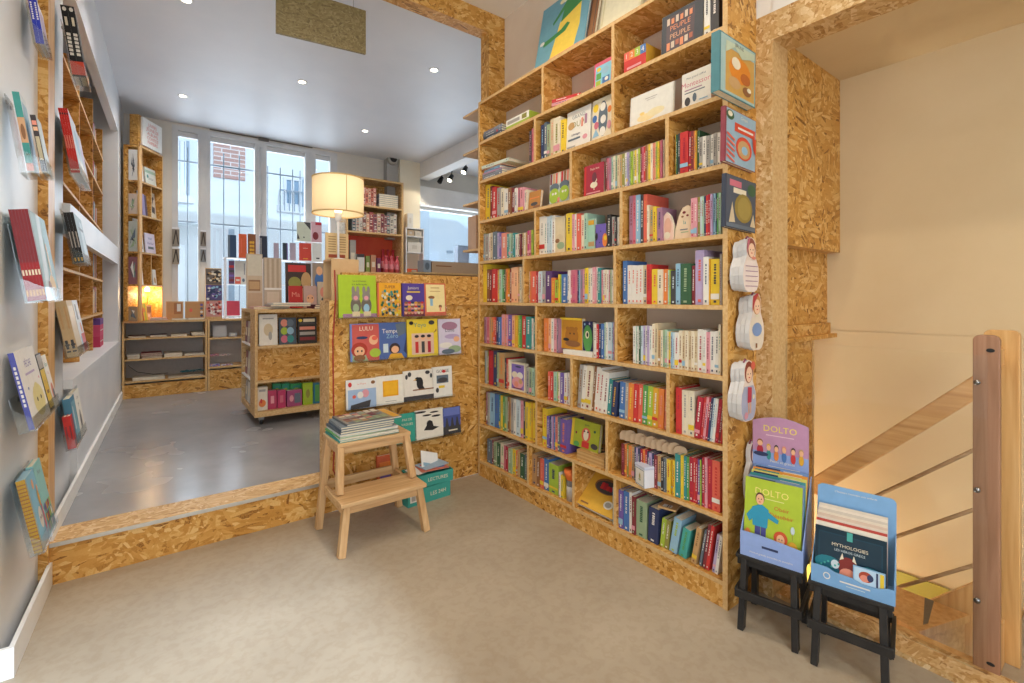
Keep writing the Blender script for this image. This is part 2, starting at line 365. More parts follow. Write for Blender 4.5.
# ---- stairs going down
st = thing('staircase', 'pale beech staircase going down beside the cream wall', 'staircase', (2.6, .3, 0))
def child(mb, name, mats, par, bevel=0):   # a part modelled where it stands, parented to its thing
    o = mb.build(name, mats, par, bevel=bevel)
    o.matrix_parent_inverse = (Matrix.Translation(par.location) @ par.rotation_euler.to_matrix().to_4x4()).inverted(); return o
m = MB(); m.prism([(.33, .227), (.95, -.417), (.95, -.80), (.33, -.2)], 2.685, 2.715, 'x'); child(m, 'stringer', BEECHL, st)
m = MB(); m.prism([(2.39, .53), (2.68, .433), (2.68, .72), (2.45, .76)], -.035, -.004, 'z', 0); child(m, 'tread', BEECHL, st)
m = MB(); m.prism([(2.40, .542), (2.68, .448), (2.68, .46), (2.40, .555)], -.2, -.036, 'z'); child(m, 'riser', BEECHY, st)
m = MB(); m.prism([(2.452, .532), (2.476, .522), (2.675, .545), (2.675, .575)], -.004, -.001, 'z'); child(m, 'grip_strip', col('#7d7263', .9), st)
for k in range(4):
    m = MB(); m.box(2.34, .50 + k * .2, -.22 - k * .18, 2.68, .74 + k * .2, -.19 - k * .18); child(m, 'tread', BEECHL, st)
def guard(a, b, w, t): return MB().beam(a, b, w, t, up=(1, 0, 0))
hr = thing('stair_rail', 'sloping beech stair handrail with thin rods under it along the stairs', 'handrail', (2.7, .9, .4))
child(MB().beam((2.7, .365, .988), (2.7, 1.03, .32), .075, .042, up=(1, 0, 0)), 'handrail', BEECHY, hr, .008)
for za, zb, ya, yb in ((.665, .36, .433, .77), (.42, .18, .433, .72), (.19, -.02, .433, .68)):
    sl = (zb - za) / (yb - ya)
    child(MB().tube([(2.7, .365, za - sl * .068), (2.7, 1.0, zb + sl * (1.0 - yb))], .008), 'rod', wood('rod_wood' , '#9b7a52', '#ab8860', '#b99a72', 1), hr)
nw = thing('newel_post', 'pair of rounded beech boards forming the newel post at the stairs top', 'post', (2.30, .32, 0))
def rounded(y0, y1, z0, z1, r):
    pts = [(y0, z0), (y1, z0)]
    for k in range(7): a = k / 6 * PI / 2; pts.append((y1 - r + r * math.cos(a), z1 - r + r * math.sin(a)))
    for k in range(7): a = PI / 2 + k / 6 * PI / 2; pts.append((y0 + r + r * math.cos(a), z1 - r + r * math.sin(a)))
    return pts
child(MB().prism(rounded(.295, .363, 0, 1.172, .02), 2.29, 2.318, 'x'), 'front_board', BEECH, nw, .003)
child(MB().prism(rounded(.262, .355, 0, 1.185, .02), 2.42, 2.452, 'x'), 'rear_board', BEECHL, nw, .003)
child(MB().box(2.318, .30, .0, 2.42, .35, .16), 'spacer', BEECHL, nw, .003)
child(MB().box(2.318, .30, 1.06, 2.42, .35, 1.12), 'spacer', BEECHL, nw, .003)
for z, y in ((1.01, .347), (.64, .347), (.26, .347)):
    child(MB().tube([(2.2615, y, z), (2.255, y, z)], .009, seg=14), 'bolt', STEEL, nw)
child(MB().prism([(.318 + .011 * math.cos(a * .52), 1.12 + .007 * math.sin(a * .52)) for a in range(12)], 2.2885, 2.2905, 'x'), 'bolt_hole', DARK, nw)
child(MB().prism([(.318 + .011 * math.cos(a * .52), .045 + .006 * math.sin(a * .52)) for a in range(12)], 2.2885, 2.2905, 'x'), 'bolt_hole', DARK, nw)
tag(MB().box(2.262, .322, .02, 2.272, .968, 1.105).build('glass_guard', GUARD), 'clear glass guard panel between the chipboard pillar and newel post', 'glass panel')

# ---- window wall
w = MB(); w.box(-.8, YB, 0, .165, YB + .1, ZC); w.box(.165, YB, 0, 2.13, YB + .1, .85); w.box(.165, YB, 3.41, 2.13, YB + .1, ZC); w.box(2.13, YB, 0, 3.42, YB + .1, ZC)
w.box(3.42, YB, 0, 4.9, YB + .1, .95); w.box(3.42, YB, 2.8, 4.9, YB + .1, ZC)
struct('wall_back', w, mottled('back_wall', '#dcd6cb', '#e5dfd4', 2, .8))
w = MB(); w.box(2.84, 6.96, 2.2, 3.02, YB, ZC); struct('column_grey', w, mottled('grey_column', '#aaa7a2', '#b4b1ac', 2, .8))
w = MB(); w.box(3.02, 6.9, ZP, 3.36, YB, ZC); struct('column_cream', w, mottled('cream_column', '#e6dcc4', '#ece3cd', 2, .8))
w = MB(); w.box(3.36, 6.98, 2.8, 4.9, YB, 3.1); struct('lintel_shop_window', w, WHITE)
w = MB(); w.box(3.36, 3.1, 3.2, 3.55, 6.98, ZC); struct('beam_right', w, WHITE)
w = MB(); w.box(4.9, YS, 0, 5.0, YB, ZC); struct('wall_far_right', w, WHITE)
w = MB(); w.box(2.15, 2.90, 0, 5.0, 2.95, ZC); struct('wall_cross', w, WHITE)

win = MB()
def fr(x0, x1, z0, z1, y=YB + .03, d=.05): win.box(x0, y, z0, x1, y + d, z1)
fr(.165, 2.13, 3.35, 3.41, YB - .01, .09); fr(.165, 2.13, .85, .93, YB - .01, .09)
for a, b_ in ((.165, .225), (.43, .56), (1.06, 1.2), (1.69, 1.83), (2.03, 2.13)): fr(a, b_, .93, 3.35, YB - .01, .09)
for a, b_ in ((.225, .43), (.56, 1.06), (1.2, 1.69), (1.83, 2.03)):
    fr(a, b_, 3.29, 3.35); fr(a, b_, .93, 1.0)
for a, b_ in ((.467, .475), (.515, .523), (1.105, 1.115), (1.145, 1.155), (1.74, 1.748)): win.box(a, YB - .022, .93, b_, YB - .01, 3.36)
wo = struct('window_1', win, FRAMEW)
m = MB()
for a, b_ in ((.225, .43), (.56, 1.06), (1.2, 1.69), (1.83, 2.03)): m.box(a, YB + .05, 1.0, b_, YB + .054, 3.29)
o = m.build('pane', PANE, wo)
m = MB(); m.tube([(1.115, YB - .04, 1.0), (1.115, YB - .04, 3.3)], .008); m.box(1.10, YB - .055, 2.42, 1.135, YB - .02, 2.50); m.box(1.105, YB - .06, 1.74, 1.135, YB - .02, 1.9)
m.build('espagnolette', FRAMEW, wo)
m = MB()
for x in (.33, .72, .90, 1.24, 1.40, 1.56, 1.66, 1.93): m.tube([(x, YB + .16, .9), (x, YB + .16, 3.2 if x < 1.2 else 3.12)], .008, seg=6)
for z in (2.26, 3.02): m.beam((.2, YB + .16, z), (2.1, YB + .16, z), .022, .02)
g = struct('grille_window', m, col('#a4aeb8', .5)); 
m = MB(); m.beam((.55, YB - .03, 3.425), (1.78, YB - .03, 3.425), .012, .012); m.box(1.1, YB - .05, 3.40, 1.22, YB - .015, 3.432)
struct('trim_curtain_rod', m, col('#6d6459', .5))
m = MB(); m.box(3.42, YB + .02, .95, 3.47, YB + .08, 2.8); m.box(4.85, YB + .02, .95, 4.9, YB + .08, 2.8); m.box(3.42, YB + .02, 2.75, 4.9, YB + .08, 2.8); m.box(3.42, YB + .02, .95, 4.9, YB + .08, 1.0)
wo = struct('window_2', m, FRAMEW); MB().box(3.47, YB + .045, 1.0, 4.85, YB + .05, 2.75).build('pane', PANE, wo)

# ---- across the courtyard
fa = thing('outside_building', 'white rendered building across the courtyard with brick patch and barred window', 'building', (2, 11, 0))
m = MB(); m.box(-6, 11, -1, 14, 11.3, 9); child(m, 'facade', STUCCO, fa)
def q(px, py, y=11.0): return onY(px, py, y)
BR = bpy.data.materials.new('brick_wall'); BR.use_nodes = True
nt = BR.node_tree; bt = nt.nodes.new('ShaderNodeTexBrick'); tc = nt.nodes.new('ShaderNodeTexCoord'); mp = nt.nodes.new('ShaderNodeMapping'); mp.inputs['Rotation'].default_value = (PI / 2, 0, 0)
nt.links.new(tc.outputs['Object'], mp.inputs[0]); nt.links.new(mp.outputs[0], bt.inputs['Vector'])
bt.inputs['Color1'].default_value = lin('#b98a7c'); bt.inputs['Color2'].default_value = lin('#c79b8c'); bt.inputs['Mortar'].default_value = lin('#e3d6cf'); bt.inputs['Scale'].default_value = 1.0
bt.inputs['Brick Width'].default_value = .3; bt.inputs['Row Height'].default_value = .085; bt.inputs['Mortar Size'].default_value = .010
nt.links.new(bt.outputs['Color'], nt.nodes['Principled BSDF'].inputs['Base Color'])
x0, z1 = q(206, 120); x1, z0 = q(244.5, 179)
m = MB(); m.box(x0 + .12, 10.9, z0 - .05, x1, 11, z1 + 1); child(m, 'brick_patch', BR, fa)
x1b, _ = q(256, 200); m = MB(); m.box(x0 - .3, 10.96, -1, x1, 11, z0 - .05); child(m, 'lower_wall', STUCCO, fa)
SHUT = col('#a9b8c6', .6); GLB = col('#8fa8bd', .2, .6)
def fwin(px0, px1, py0, py1, bars=True, shutter=False):
    a, zt = q(px0, py0); b_, _ = q(px1, py0); _, zb = q((px0 + px1) / 2, py1)
    m = MB(); t = min(.09, (b_ - a) * .16)
    m.box(a, 10.93, zb, b_, 10.995, zb + t); m.box(a, 10.93, zt - t, b_, 10.995, zt); m.box(a, 10.93, zb + t, a + t, 10.995, zt - t); m.box(b_ - t, 10.93, zb + t, b_, 10.995, zt - t); m.box((a + b_) / 2 - .03, 10.94, zb + t, (a + b_) / 2 + .03, 10.965, zt - t)
    m.box(a - .12, 10.85, zb - .14, b_ + .12, 10.995, zb - .002)
    o = child(m, 'window', METALW, fa)
    m = MB(); m.box(a + t, 10.97, zb + t, b_ - t, 10.99, zt - t); c = m.build('pane', GLB, o)
    m = MB(); m.box(b_, 10.95, zb, b_ + (b_ - a) * .42, 10.98, zt)
    for k in range(9): zz = zb + (zt - zb) * (k + .5) / 9; m.box(b_ + .04, 10.935, zz - .03, b_ + (b_ - a) * .42 - .04, 10.95, zz + .03)
    child(m, 'shutter', SHUT, fa)
    if not bars: return
    m = MB(); m.beam((a - .1, 10.82, zb + .3), (b_ + .6, 10.82, zb + .3), .03, .03)
    for k in range(12): xx = a - .1 + (b_ - a + .7) * k / 11; m.beam((xx, 10.82, zb - .12), (xx, 10.82, zb + .3), .015, .015)
    child(m, 'railing', col('#93a0ac', .5), fa)
fwin(283, 301, 177, 207)
fwin(178, 186, 140, 196, False, True); fwin(213, 228, 228, 320, False, True)
a, zt = q(160, 205); b_, zb = q(198, 300)
m = MB(); m.box(a, 10.6, zt - .35, b_ + .1, 11, zt - .2); child(m, 'balcony_slab', STUCCO, fa)
# seen through the wide shop window: a neighbouring white annexe
BLUER = mottled('annexe_render', '#dbe8f4', '#e8f1f8', .8, .9)
an = thing('outside_annexe', 'bluish white annexe wall with small vents outside the wide shop window', 'building', (8, 12, 0))
m = MB(); m.box(5.0, 11.0 - 1.2, -1, 6.9, 10.99, 3.35); child(m, 'wall', BLUER, an)
m = MB(); m.box(6.2, 9.3, 1.9, 7.1, 9.8, 3.0); child(m, 'boxed_bay', BLUER, an)
m = MB(); m.box(5.45, 9.77, 2.35, 5.6, 9.80, 2.41); child(m, 'vent', SHUT, an)
m = MB(); m.box(5.45, 9.77, 1.85, 5.6, 9.80, 1.91); child(m, 'vent', SHUT, an)
m = MB(); m.box(-6, 7.3, -1.2, 14, 11, -1.0); struct('ground_courtyard', m, STUCCO)
# ================================================================== the tall bookcase
XF, XB, Y0, Y1, T = 1.90, 2.14, 1.04, 2.944, .019
ZS = [.105, .374, .668, .962, 1.26, 1.559, 1.853, 2.146, 2.43, 2.725]      # board centres, base to top
DIV = {9: (542.5, 612.8), 8: (534.7, 612.8), 7: (570.7, 666.9), 6: (535, 621), 5: (523.4, 614.7), 4: (535.9, 616), 3: (536.2, 571.4, 668), 2: (536.3, 606.7), 1: (527.8, 573.3, 614.8)}
bc = thing('tall_bookcase', 'tall chipboard bookcase of nine book-filled shelves beside the stairs', 'bookcase', (XF + .12, 2.0, 0))
child(MB().box(XF, Y0, 0, XB, Y0 + .022, 2.88, 0, xn=1), 'side_panel', [OSB, EDGE], bc)
child(MB().box(XF, Y1 - .022, 0, XB, Y1, ZS[9] - T / 2, 0, xn=1), 'side_panel', [OSB, EDGE], bc)
child(MB().box(XF, Y0 + .022, ZS[9] - T / 2, XB, Y1, ZS[9] + T / 2, 0, xn=1), 'top_board', [OSB, EDGE], bc)
child(MB().box(XF + .004, Y0 + .022, 0, XF + .02, Y1 - .022, ZS[0] - T / 2), 'plinth', OSB, bc)
for z in ZS[:9]: child(MB().box(XF, Y0 + .022, z - T / 2, XB, Y1 - .022, z + T / 2, 0, xn=1), 'shelf', [OSB, EDGE], bc)
for r_, ps in DIV.items():
    for p_ in ps:
        y = onX(p_, 300, XF)[0]
        child(MB().box(XF, y - T / 2, ZS[r_ - 1] + T / 2, XB, y + T / 2, ZS[r_] - T / 2, 0, xn=1), 'divider', [OSB, EDGE], bc)
NTH = ['', 'lowest', 'second', 'third', 'fourth', 'fifth', 'sixth', 'seventh', 'eighth', 'ninth']
GROUP = {}
def spine_book(w, h, c, mark, x, yfar, z0, tilt, depth):
    d = min(depth, XB - .006 - x)
    k = 'slim_book' if w < .0085 else ('thick_book' if w > .03 else ('paperback' if h < .19 else 'picture_book'))
    o = book_mesh(k, w, h, d, c, spine_art(w, h, c, mark))
    t = R(tilt)
    o.location = (x, yfar, z0 + (w * math.sin(t) if t > 0 else 0)); o.rotation_euler = (0, t, -PI / 2)
    return o, k
def row(rw, comp, zoom, x0, toks, xf=1.925):
    """toks: 'xr,ytop,colour[,mark[,tilt]]' in the zoomed picture's own units; colours a/b/c*n split the run into n books"""
    sc, ox, oy = zoom; z0 = ZS[rw - 1] + T / 2 + .0005; px = x0; n = 0; items = []
    for tk in toks.split():
        q = tk.split(','); xr = float(q[0])
        if q[1] == '-': px = xr; continue
        cs, num = q[2].split('*') if '*' in q[2] else (q[2], 1)
        cs = cs.split('/'); num = int(num); mark = q[3] if len(q) > 3 and q[3] else None; tilt = float(q[4]) if len(q) > 4 else 0
        for i in range(num):
            a = px + (xr - px) * i / num; b = px + (xr - px) * (i + 1) / num
            ya = onX(ox + a / sc, 300, xf)[0]; yb, zt = onX(ox + b / sc, oy + float(q[1]) / sc, xf)
            zt = onX(ox + (px + xr) / 2 / sc, oy + float(q[1]) / sc, xf)[1]
            lims = [Y1 - .022] + [onX(p_, 300, XF)[0] for p_ in DIV[rw]] + [Y0 + .022]; ym = (ya + yb) / 2
            if ym > lims[0]: ya = lims[0] - T / 2 - .001; ym = (ya + yb) / 2
            if ya - yb < .003: continue
            for j in range(len(lims) - 1):
                if lims[j] >= ym >= lims[j + 1]: ya = min(ya, lims[j] - T / 2 - .001); yb = max(yb, lims[j + 1] + T / 2 + .001)
            items.append((ya, yb, zt, cs[i % len(cs)], mark, tilt))
        px = xr
    tot = len(items)
    for i, (ya, yb, zt, c, mark, tilt) in enumerate(items):
        w = (ya - yb) * .96; h = min(max(zt - z0, .08), ZS[rw] - T / 2 - z0 - .004) * (1 if tilt else random.uniform(.985, 1.0))
        if tilt: w *= math.cos(R(tilt)); h /= math.cos(R(tilt)) * 1.02
        o, k = spine_book(w, h, c, mark, xf + random.uniform(-.004, .006), ya - (ya - yb) * .02, z0, tilt, h * .72)
        size = {'slim_book': 'slim', 'thick_book': 'thick', 'paperback': 'small', 'picture_book': 'tall'}[k]
        place = ORD[i] + ' from the window end' if i <= tot - 1 - i else ('last at the stair end' if i == tot - 1 else ORD[tot - 1 - i] + ' from the stair end')
        tag(o, f"{size} {WORD.get(c, c)} book {place}, {comp} part, {NTH[rw]} bookcase shelf", 'book', f"books on the {NTH[rw]} shelf of the tall bookcase")
Z1, Z2, Z3, Z4, Z5, Z6, Z7, Z8 = [(7.758, a, b) for a, b in ((476, 0), (596, 0), (476, 70), (596, 50), (476, 135), (596, 90), (476, 190), (596, 165))]
V1, V2, V3, V4, V5, V7 = [(7.758, a, b) for a, b in ((476, 255), (596, 240), (476, 300), (596, 310), (476, 340), (476, 385))]
V6 = (6.4, 570, 355); V8 = (5.939, 596, 415); W1 = (7.758, 476, 430); W2 = (5.253, 560, 470)
# eighth shelf
row(8, 'far', Z3, 415, '432,470,charcoal,pink 447,450,rose')
row(8, 'middle', Z3, 505, '530,425,navy,sky 552,405,slate,white 575,420,sage 605,375,beige,salmon 655,365,cream,olive 690,380,yellow,charcoal')
# seventh shelf
row(7, 'far', Z5, 40, '75,385,gold 108,385,yellow 128,395,maroon 160,400,red,white 190,405,grey 215,410,cream,charcoal 252,415,white 275,410,brown 300,408,maroon 322,412,white 345,405,rose 372,405,pink 396,425,white/cream*2', 1.935)
row(7, 'middle', Z6, 75, '88,525,maroon 118,525,rose/mauve*2 150,515,mint/cream*2 165,508,sage 200,500,beige/tan*2 222,492,olive 240,485,white 270,478,lilac/white/slate*3 300,470,lime/cream*2 345,458,yellow/cream/lime*3 385,440,maroon/rose/red*3 410,425,brown/tan*2 440,415,yellow/cream*2 468,405,salmon/peach*2 492,398,lime/yellow*2 525,388,pink/rose/cream*3')
row(7, 'near', Z6, 612, '632,345,yellow/forest*2 650,335,charcoal 714,322,red,crimson 736,318,crimson 758,312,maroon,orange 780,310,orange/gold*2 802,312,forest 968,345,grey/white*6,charcoal')
# sixth shelf
row(6, 'far', Z7, 48, '62,335,olive 76,338,grey 132,335,grey/white/beige*3 165,322,slate,pale 196,330,lilac/violet*2 240,332,salmon,white 300,335,teal/mint/sage*4 338,338,white/cream*2 362,338,maroon/charcoal*2 398,330,tan/cream*3 445,310,magenta/rose/lime*3')
row(6, 'middle', Z7, 483, '532,205,white,grey 566,205,white/pale*2 605,195,pale/white*2')
row(6, 'middle near', Z7, 697, '745,178,yellow,charcoal 778,185,pink/white*2 812,180,coral,white 838,190,cream 862,178,mint')
row(6, 'middle stair-side', Z8, 118, '145,400,grey 160,398,charcoal 184,398,white/cream*2')
row(6, 'near', Z8, 255, '285,235,mauve,maroon 310,232,rose 344,228,sky,white 368,226,charcoal,white 430,222,coral,orange 397,310,cream 415,310,white 445,315,tan 470,320,yellow 510,330,mauve'.replace('430,222,coral,orange 397,310,cream 415,310,white', '398,222,coral,orange 415,310,cream'))
row(6, 'near stair-side', Z8, 735, '760,255,pink,crimson 785,252,pink,white 805,245,olive 835,240,pale/mint*2 852,235,navy 890,228,red/crimson*2 928,220,lilac/sky*2 950,215,navy/green*2 968,212,mint')
# fifth shelf
row(5, 'far', V1, 38, '55,75,mint 85,70,yellow,gold 108,112,brown 125,112,maroon 160,108,red,white 182,112,salmon/yellow*2 200,110,mint 232,108,green/forest*2 258,105,orange/gold*2 275,105,maroon 300,95,peach,red 325,90,peach,brown 354,92,tan/cream*2')
row(5, 'middle', V1, 408, '428,125,cream/orange*2 468,125,coral,white 488,130,crimson/white*2 535,122,pale/grey*2 580,122,purple,white 610,175,orange,yellow 640,190,lime 662,150,yellow/lime*2 714,148,blue,white 746,115,white/pink*2 784,115,rose,magenta 804,118,navy/sky*2 846,110,mauve/pink*2 870,96,yellow 906,100,cream/white*2 930,92,pink,white 945,92,white 968,98,teal,white 1012,112,pink/white/cream*3 1068,112,white/pink/sage*4')
row(5, 'near', V2, 205, '240,160,blue,white 270,192,white,coral 300,192,white,coral 330,192,white,coral 360,192,white,coral 396,190,beige 432,185,red,crimson 480,222,yellow,coral 520,225,cream,charcoal 557,222,orange,white 580,230,mint/lime*2 622,235,charcoal,pale 658,178,sky,navy 738,182,forest,sage 765,195,maroon,white 835,75,lilac,coral 878,125,white,slate 886,140,gold 955,145,yellow,charcoal 971,105,grey')
# fourth shelf
row(4, 'far', V3, 68, '104,132,mauve/rose*2 118,132,tan 135,130,orange 160,132,coral/red*2 195,130,navy/blue*2 222,112,pink,orange 247,112,salmon/pink*2 275,115,violet 298,115,peach 328,118,gold,yellow 352,120,lime/green*2 388,122,red,white 432,128,teal,white 455,140,white/teal*2')
row(4, 'middle far', V3, 525, '562,140,orange,salmon 600,142,peach/white*2 622,142,pink 645,142,slate/mauve*2')
row(4, 'middle stair-side', V3, 912, '935,182,white 950,185,red 968,185,navy 992,180,blue 1020,172,mint/white*2 1050,172,pale 1068,172,sky/lilac*2')
row(4, 'near', V4, 285, '306,125,white 330,125,mint/white*2 362,122,forest/pale*2 436,122,lilac/white*4 458,102,cream 480,102,beige 516,155,tan/cream*2 550,150,sage/mint*2 582,168,cream/yellow*2 612,170,sky/pale*2 642,170,white 785,160,cream/beige*6,brown 832,150,white 855,152,white,grey 882,168,pink 918,165,white 952,165,white,charcoal 970,110,cream')
# third shelf
row(3, 'far', V5, 72, '98,82,grey/olive*2 135,80,crimson,red 166,82,navy,yellow 180,95,sage 222,100,tan,orange 240,138,charcoal/red*2 262,150,coral/cream*2')
row(3, 'far stair-side', V5, 388, '412,210,grey 455,215,sage/mint*2')
row(3, 'middle', V5, 560, '596,245,coral/red*2 625,248,mint 652,250,lime/cream*2 680,255,violet 705,255,white 730,255,lilac/white*2')
row(3, 'wide', V6, 50, '95,58,grey/white*2,brown,5 135,62,cream,maroon,5 150,65,brown,white,5 180,72,white,coral,5 205,95,white,crimson,5 232,105,white,maroon,5 258,150,teal,white,5 292,165,navy,gold,5 312,-,x 348,168,blue,white,2 372,172,grey,white,2 405,175,orange,yellow,2 432,180,red,white,2 460,182,coral,white,2 494,190,green,white,2 526,195,lime,white,2 562,205,gold,white,2 598,210,orange,salmon,2 614,215,salmon,cream,2')
row(3, 'near', V6, 680, '715,205,red,crimson 757,225,cream,grey 795,230,cream,slate 830,260,crimson,white,6 848,260,red,pink,6 864,262,pink,navy,6 880,262,crimson,white,6 893,265,navy,white,6 908,268,pale,navy,6 925,270,white,sky,6 946,275,crimson,rose,6 958,300,maroon,white,6 966,320,red,white,6')
# second shelf
row(2, 'far', V7, 75, '105,58,mauve/grey*2 140,62,sky,navy 176,70,blue,slate 186,75,teal 208,80,yellow,olive 240,88,green/sage*2 272,95,brown/tan*2 312,105,grey/white*2,navy 345,112,pale,slate 368,120,pink,maroon 384,125,charcoal 412,130,yellow 438,132,yellow/gold*2 462,135,yellow')
row(2, 'middle', V7, 512, '550,180,yellow,orange 572,240,violet 592,242,navy/lilac*2 612,242,rose/blue*2 650,248,salmon/slate*2 700,265,violet,orange')
row(2, 'wide', V8, 148, '168,170,maroon,rose 190,175,orange/olive*2 226,185,orange/tan*2 262,195,navy/lilac*3 300,205,crimson/orange*3 345,225,navy/lilac*3 366,240,maroon,pink 386,245,tan 404,252,black 424,258,slate/grey*2 444,262,yellow 472,268,gold/yellow*2 502,232,teal,white 522,240,yellow,lime 552,246,teal/green*2 575,252,crimson 600,258,red/crimson*2 615,265,violet 634,268,lime/navy*2 662,250,crimson/pink*2 690,262,crimson,coral 738,272,coral,red')
# lowest shelf
row(1, 'far', W1, 90, '126,72,slate,sky 138,80,maroon 186,95,sage/forest*2 216,105,cream,green 252,125,rose/crimson*2 280,140,sage,white 306,150,yellow 338,165,coral/tan*2 372,185,forest,white 395,195,slate,mint')
row(1, 'middle far', W1, 425, '472,185,kraft 496,210,brown 524,222,coral,salmon 560,225,blue,white 634,265,lime,navy')
row(1, 'near', W2, 275, '302,95,sky,blue 330,105,violet,white 360,112,blue,white 376,118,white 394,140,maroon,sage', 1.915)
# ================================================================== face-out books, boxes and piles on the tall bookcase
def case_cover(name, label, rw, p0, p1, pyt, cover, art, th=.014, lean=0, x=1.935, cat='book', group=None, grp=True):
    z0 = (ZS[rw - 1] if rw < 10 else ZS[9]) + T / 2 + .0006
    ya = onX(p0, 300, x)[0]; yb = onX(p1, 300, x)[0]; zt = onX((p0 + p1) / 2, pyt, x)[1]
    h = zt - z0
    o = book_mesh(name, (ya - yb) * .97, h, th, cover, art, 'cover')
    o.location = (x, ya, z0 + .0008 + th * math.sin(R(lean))); o.rotation_euler = (-R(lean), 0, -PI / 2)
    return tag(o, label, cat, group or (f"books on the {NTH[rw]} shelf of the tall bookcase" if rw < 10 and grp else None))
LIE_X = Matrix(((0, 1, 0), (0, 0, 1), (1, 0, 0)))      # lying book, spine towards -x
def lie_spine(name, label, x, yc, z, t, depth, length, cover, rz=0, group=None, mark=None):
    o = book_mesh(name, t, length, depth, cover, spine_art(t, length, cover, mark) if t > .009 else [], 'spine')
    yc = min(yc, Y1 - .026 - length / 2 * math.cos(rz) - abs(math.sin(rz)) * depth) if x < 2.0 and z > .5 else yc
    m = Matrix.Rotation(rz, 3, 'Z') @ LIE_X
    o.matrix_world = Matrix.Translation((x, yc, z)) @ m.to_4x4() @ Matrix.Translation((0, 0, -length / 2))
    return tag(o, label, 'book', group)
LIE_UP = Matrix(((1, 0, 0), (0, 0, 1), (0, -1, 0)))     # lying book, front cover upwards, spine along y at its low-x side
def lie_flat(name, label, x, y, z, w, h, t, cover, rz=0, art=(), group=None, cat='book'):
    o = book_mesh(name, w, h, t, cover, art, 'cover')
    o.matrix_world = Matrix.Translation((x, y, z + t)) @ (Matrix.Rotation(rz, 3, 'Z') @ LIE_UP).to_4x4()
    return tag(o, label, cat, group)
def S(rw): return ZS[rw - 1] + T / 2 + .0006
def boxy(name, label, cat, w, h, d, loc, rz, mats, art=(), parts=None, group=None, m=0, **fm):
    mb = MB(); mb.box(0, 0, 0, w, d, h, m, **fm); a = Art(mb, w, h); a.draw(art, len(mats)); 
    o = mb.build(name, list(mats) + [col(hx(c), .45) for c in a.mats]); o.location = loc; o.rotation_euler = (0, 0, rz)
    return tag(o, label, cat, group)
FACES = lambda cx, cy, r, skin='#f0c8a4', hair='brown': [('e', cx, cy + r * .25, r * 1.15, r * 1.1, hair), ('e', cx, cy, r, r, skin), ('e', cx - r * .35, cy + .1 * r, r * .12, r * .14, 'black'), ('e', cx + r * .35, cy + .1 * r, r * .12, r * .14, 'black'), ('e', cx, cy - r * .45, r * .3, r * .08, 'red')]
# top of the case
z = ZS[9] + T / 2 + .0006
ya = onX(533.5, 300, 1.96)[0]; yb = onX(583, 300, 1.96)[0]
o = book_mesh('picture_book', ya - yb, .46, .012, '#6fa3b4', [
    ('p', [(.32, .12), (.80, .12), (.86, .40), (.84, .72), (.70, .80), (.44, .60)], '#efcf55'),
    ('p', [(.46, .60), (.84, .72), (.90, .88), (.74, 1.0), (.52, 1.0), (.50, .80)], '#3f8a4f'),
    ('p', [(.30, .62), (.56, .82), (.52, .88), (.28, .66)], '#3f8a4f'), ('p', [(.14, .36), (.28, .38), (.58, .42), (.66, .50), (.60, .54), (.48, .48), (.26, .45), (.12, .44)], '#3f8a4f'),
    ('e', .10, .43, .05, .03, 'white'), ('e', .44, .92, .06, .035, '#e7d9a8'), ('e', .50, .90, .03, .02, 'white'), ('r', .3, .06, .95, .115, '#d98a6a'), ('t', 'ours', .14, .08, .05, 'white')], 'cover')
o.location = (1.96, ya, z + .003); o.rotation_euler = (-R(11), 0, -PI / 2); tag(o, 'large blue picture book with a green animal with yellow belly on bookcase top', 'book', 'books standing on top of the tall bookcase')
ya = onX(583.5, 300, 1.97)[0]; yb = onX(592, 300, 1.97)[0]
o = book_mesh('picture_book', ya - yb, .43, .02, 'brown', [('r', .1, .02, .2, .98, 'charcoal'), ('r', .7, .02, .78, .98, 'charcoal')], 'cover'); o.location = (1.975, ya, z + .005); o.rotation_euler = (-R(12), 0, -PI / 2)
tag(o, 'brown edged picture book beside the green animal book on bookcase top', 'book', 'books standing on top of the tall bookcase')
ya = onX(594, 300, 2.0)[0]; yb = onX(638, 300, 2.0)[0]
o = boxy('canvas_panel', 'large pale yellowish canvas panel leaning on the wall above the bookcase', 'canvas', ya - yb, .50, .02, (2.005, ya, z + .005), -PI / 2, [col('#e4dcb9', .8)], [('r', .05, .04, .95, .96, '#e9e2c4'), ('r', .1, .2, .14, .8, '#d8cfa6')]); o.rotation_euler = (-R(11), 0, -PI / 2)
# ninth shelf
z = S(9); yc = (onX(481, 0, 1.93)[0] + onX(503, 0, 1.93)[0]) / 2
for k in range(5): lie_spine('slim_book', f'grey blue book lying {["at the bottom", "second from bottom", "in the middle", "second from top", "on top"][k]} of the grey pile, ninth shelf', 1.925 + random.uniform(0, .008), yc, z + k * .0155, .015, .19, .23, random.choice(['#76808e', '#868d98', '#6c7787']), group='grey pile on the ninth shelf')
y = onX(505, 0, 1.92)[0]; boxy('activity_box', 'long white and lime green box lying on the ninth shelf', 'box', .25, .075, .12, (1.93, y, z), -PI / 2, [col('#eceadf'), col(HEX['lime'])], [('r', 0, 0, 1, .42, 'lime'), ('r', .06, .55, .6, .85, 'grey'), ('r', .7, .5, .9, .9, 'olive')], xp=1)
y = onX(566.5, 0, 1.95)[0]
for k, c in enumerate(['crimson', 'pink', 'red']): lie_spine('picture_book', f'{c} book lying {["under", "in the middle of", "on top of"][k]} the skewed red pile, ninth shelf', 1.945, y, z + k * .0185, .018, .15, .21 - k * .01, c, rz=.22 + .06 * k, group='red pile on the ninth shelf')
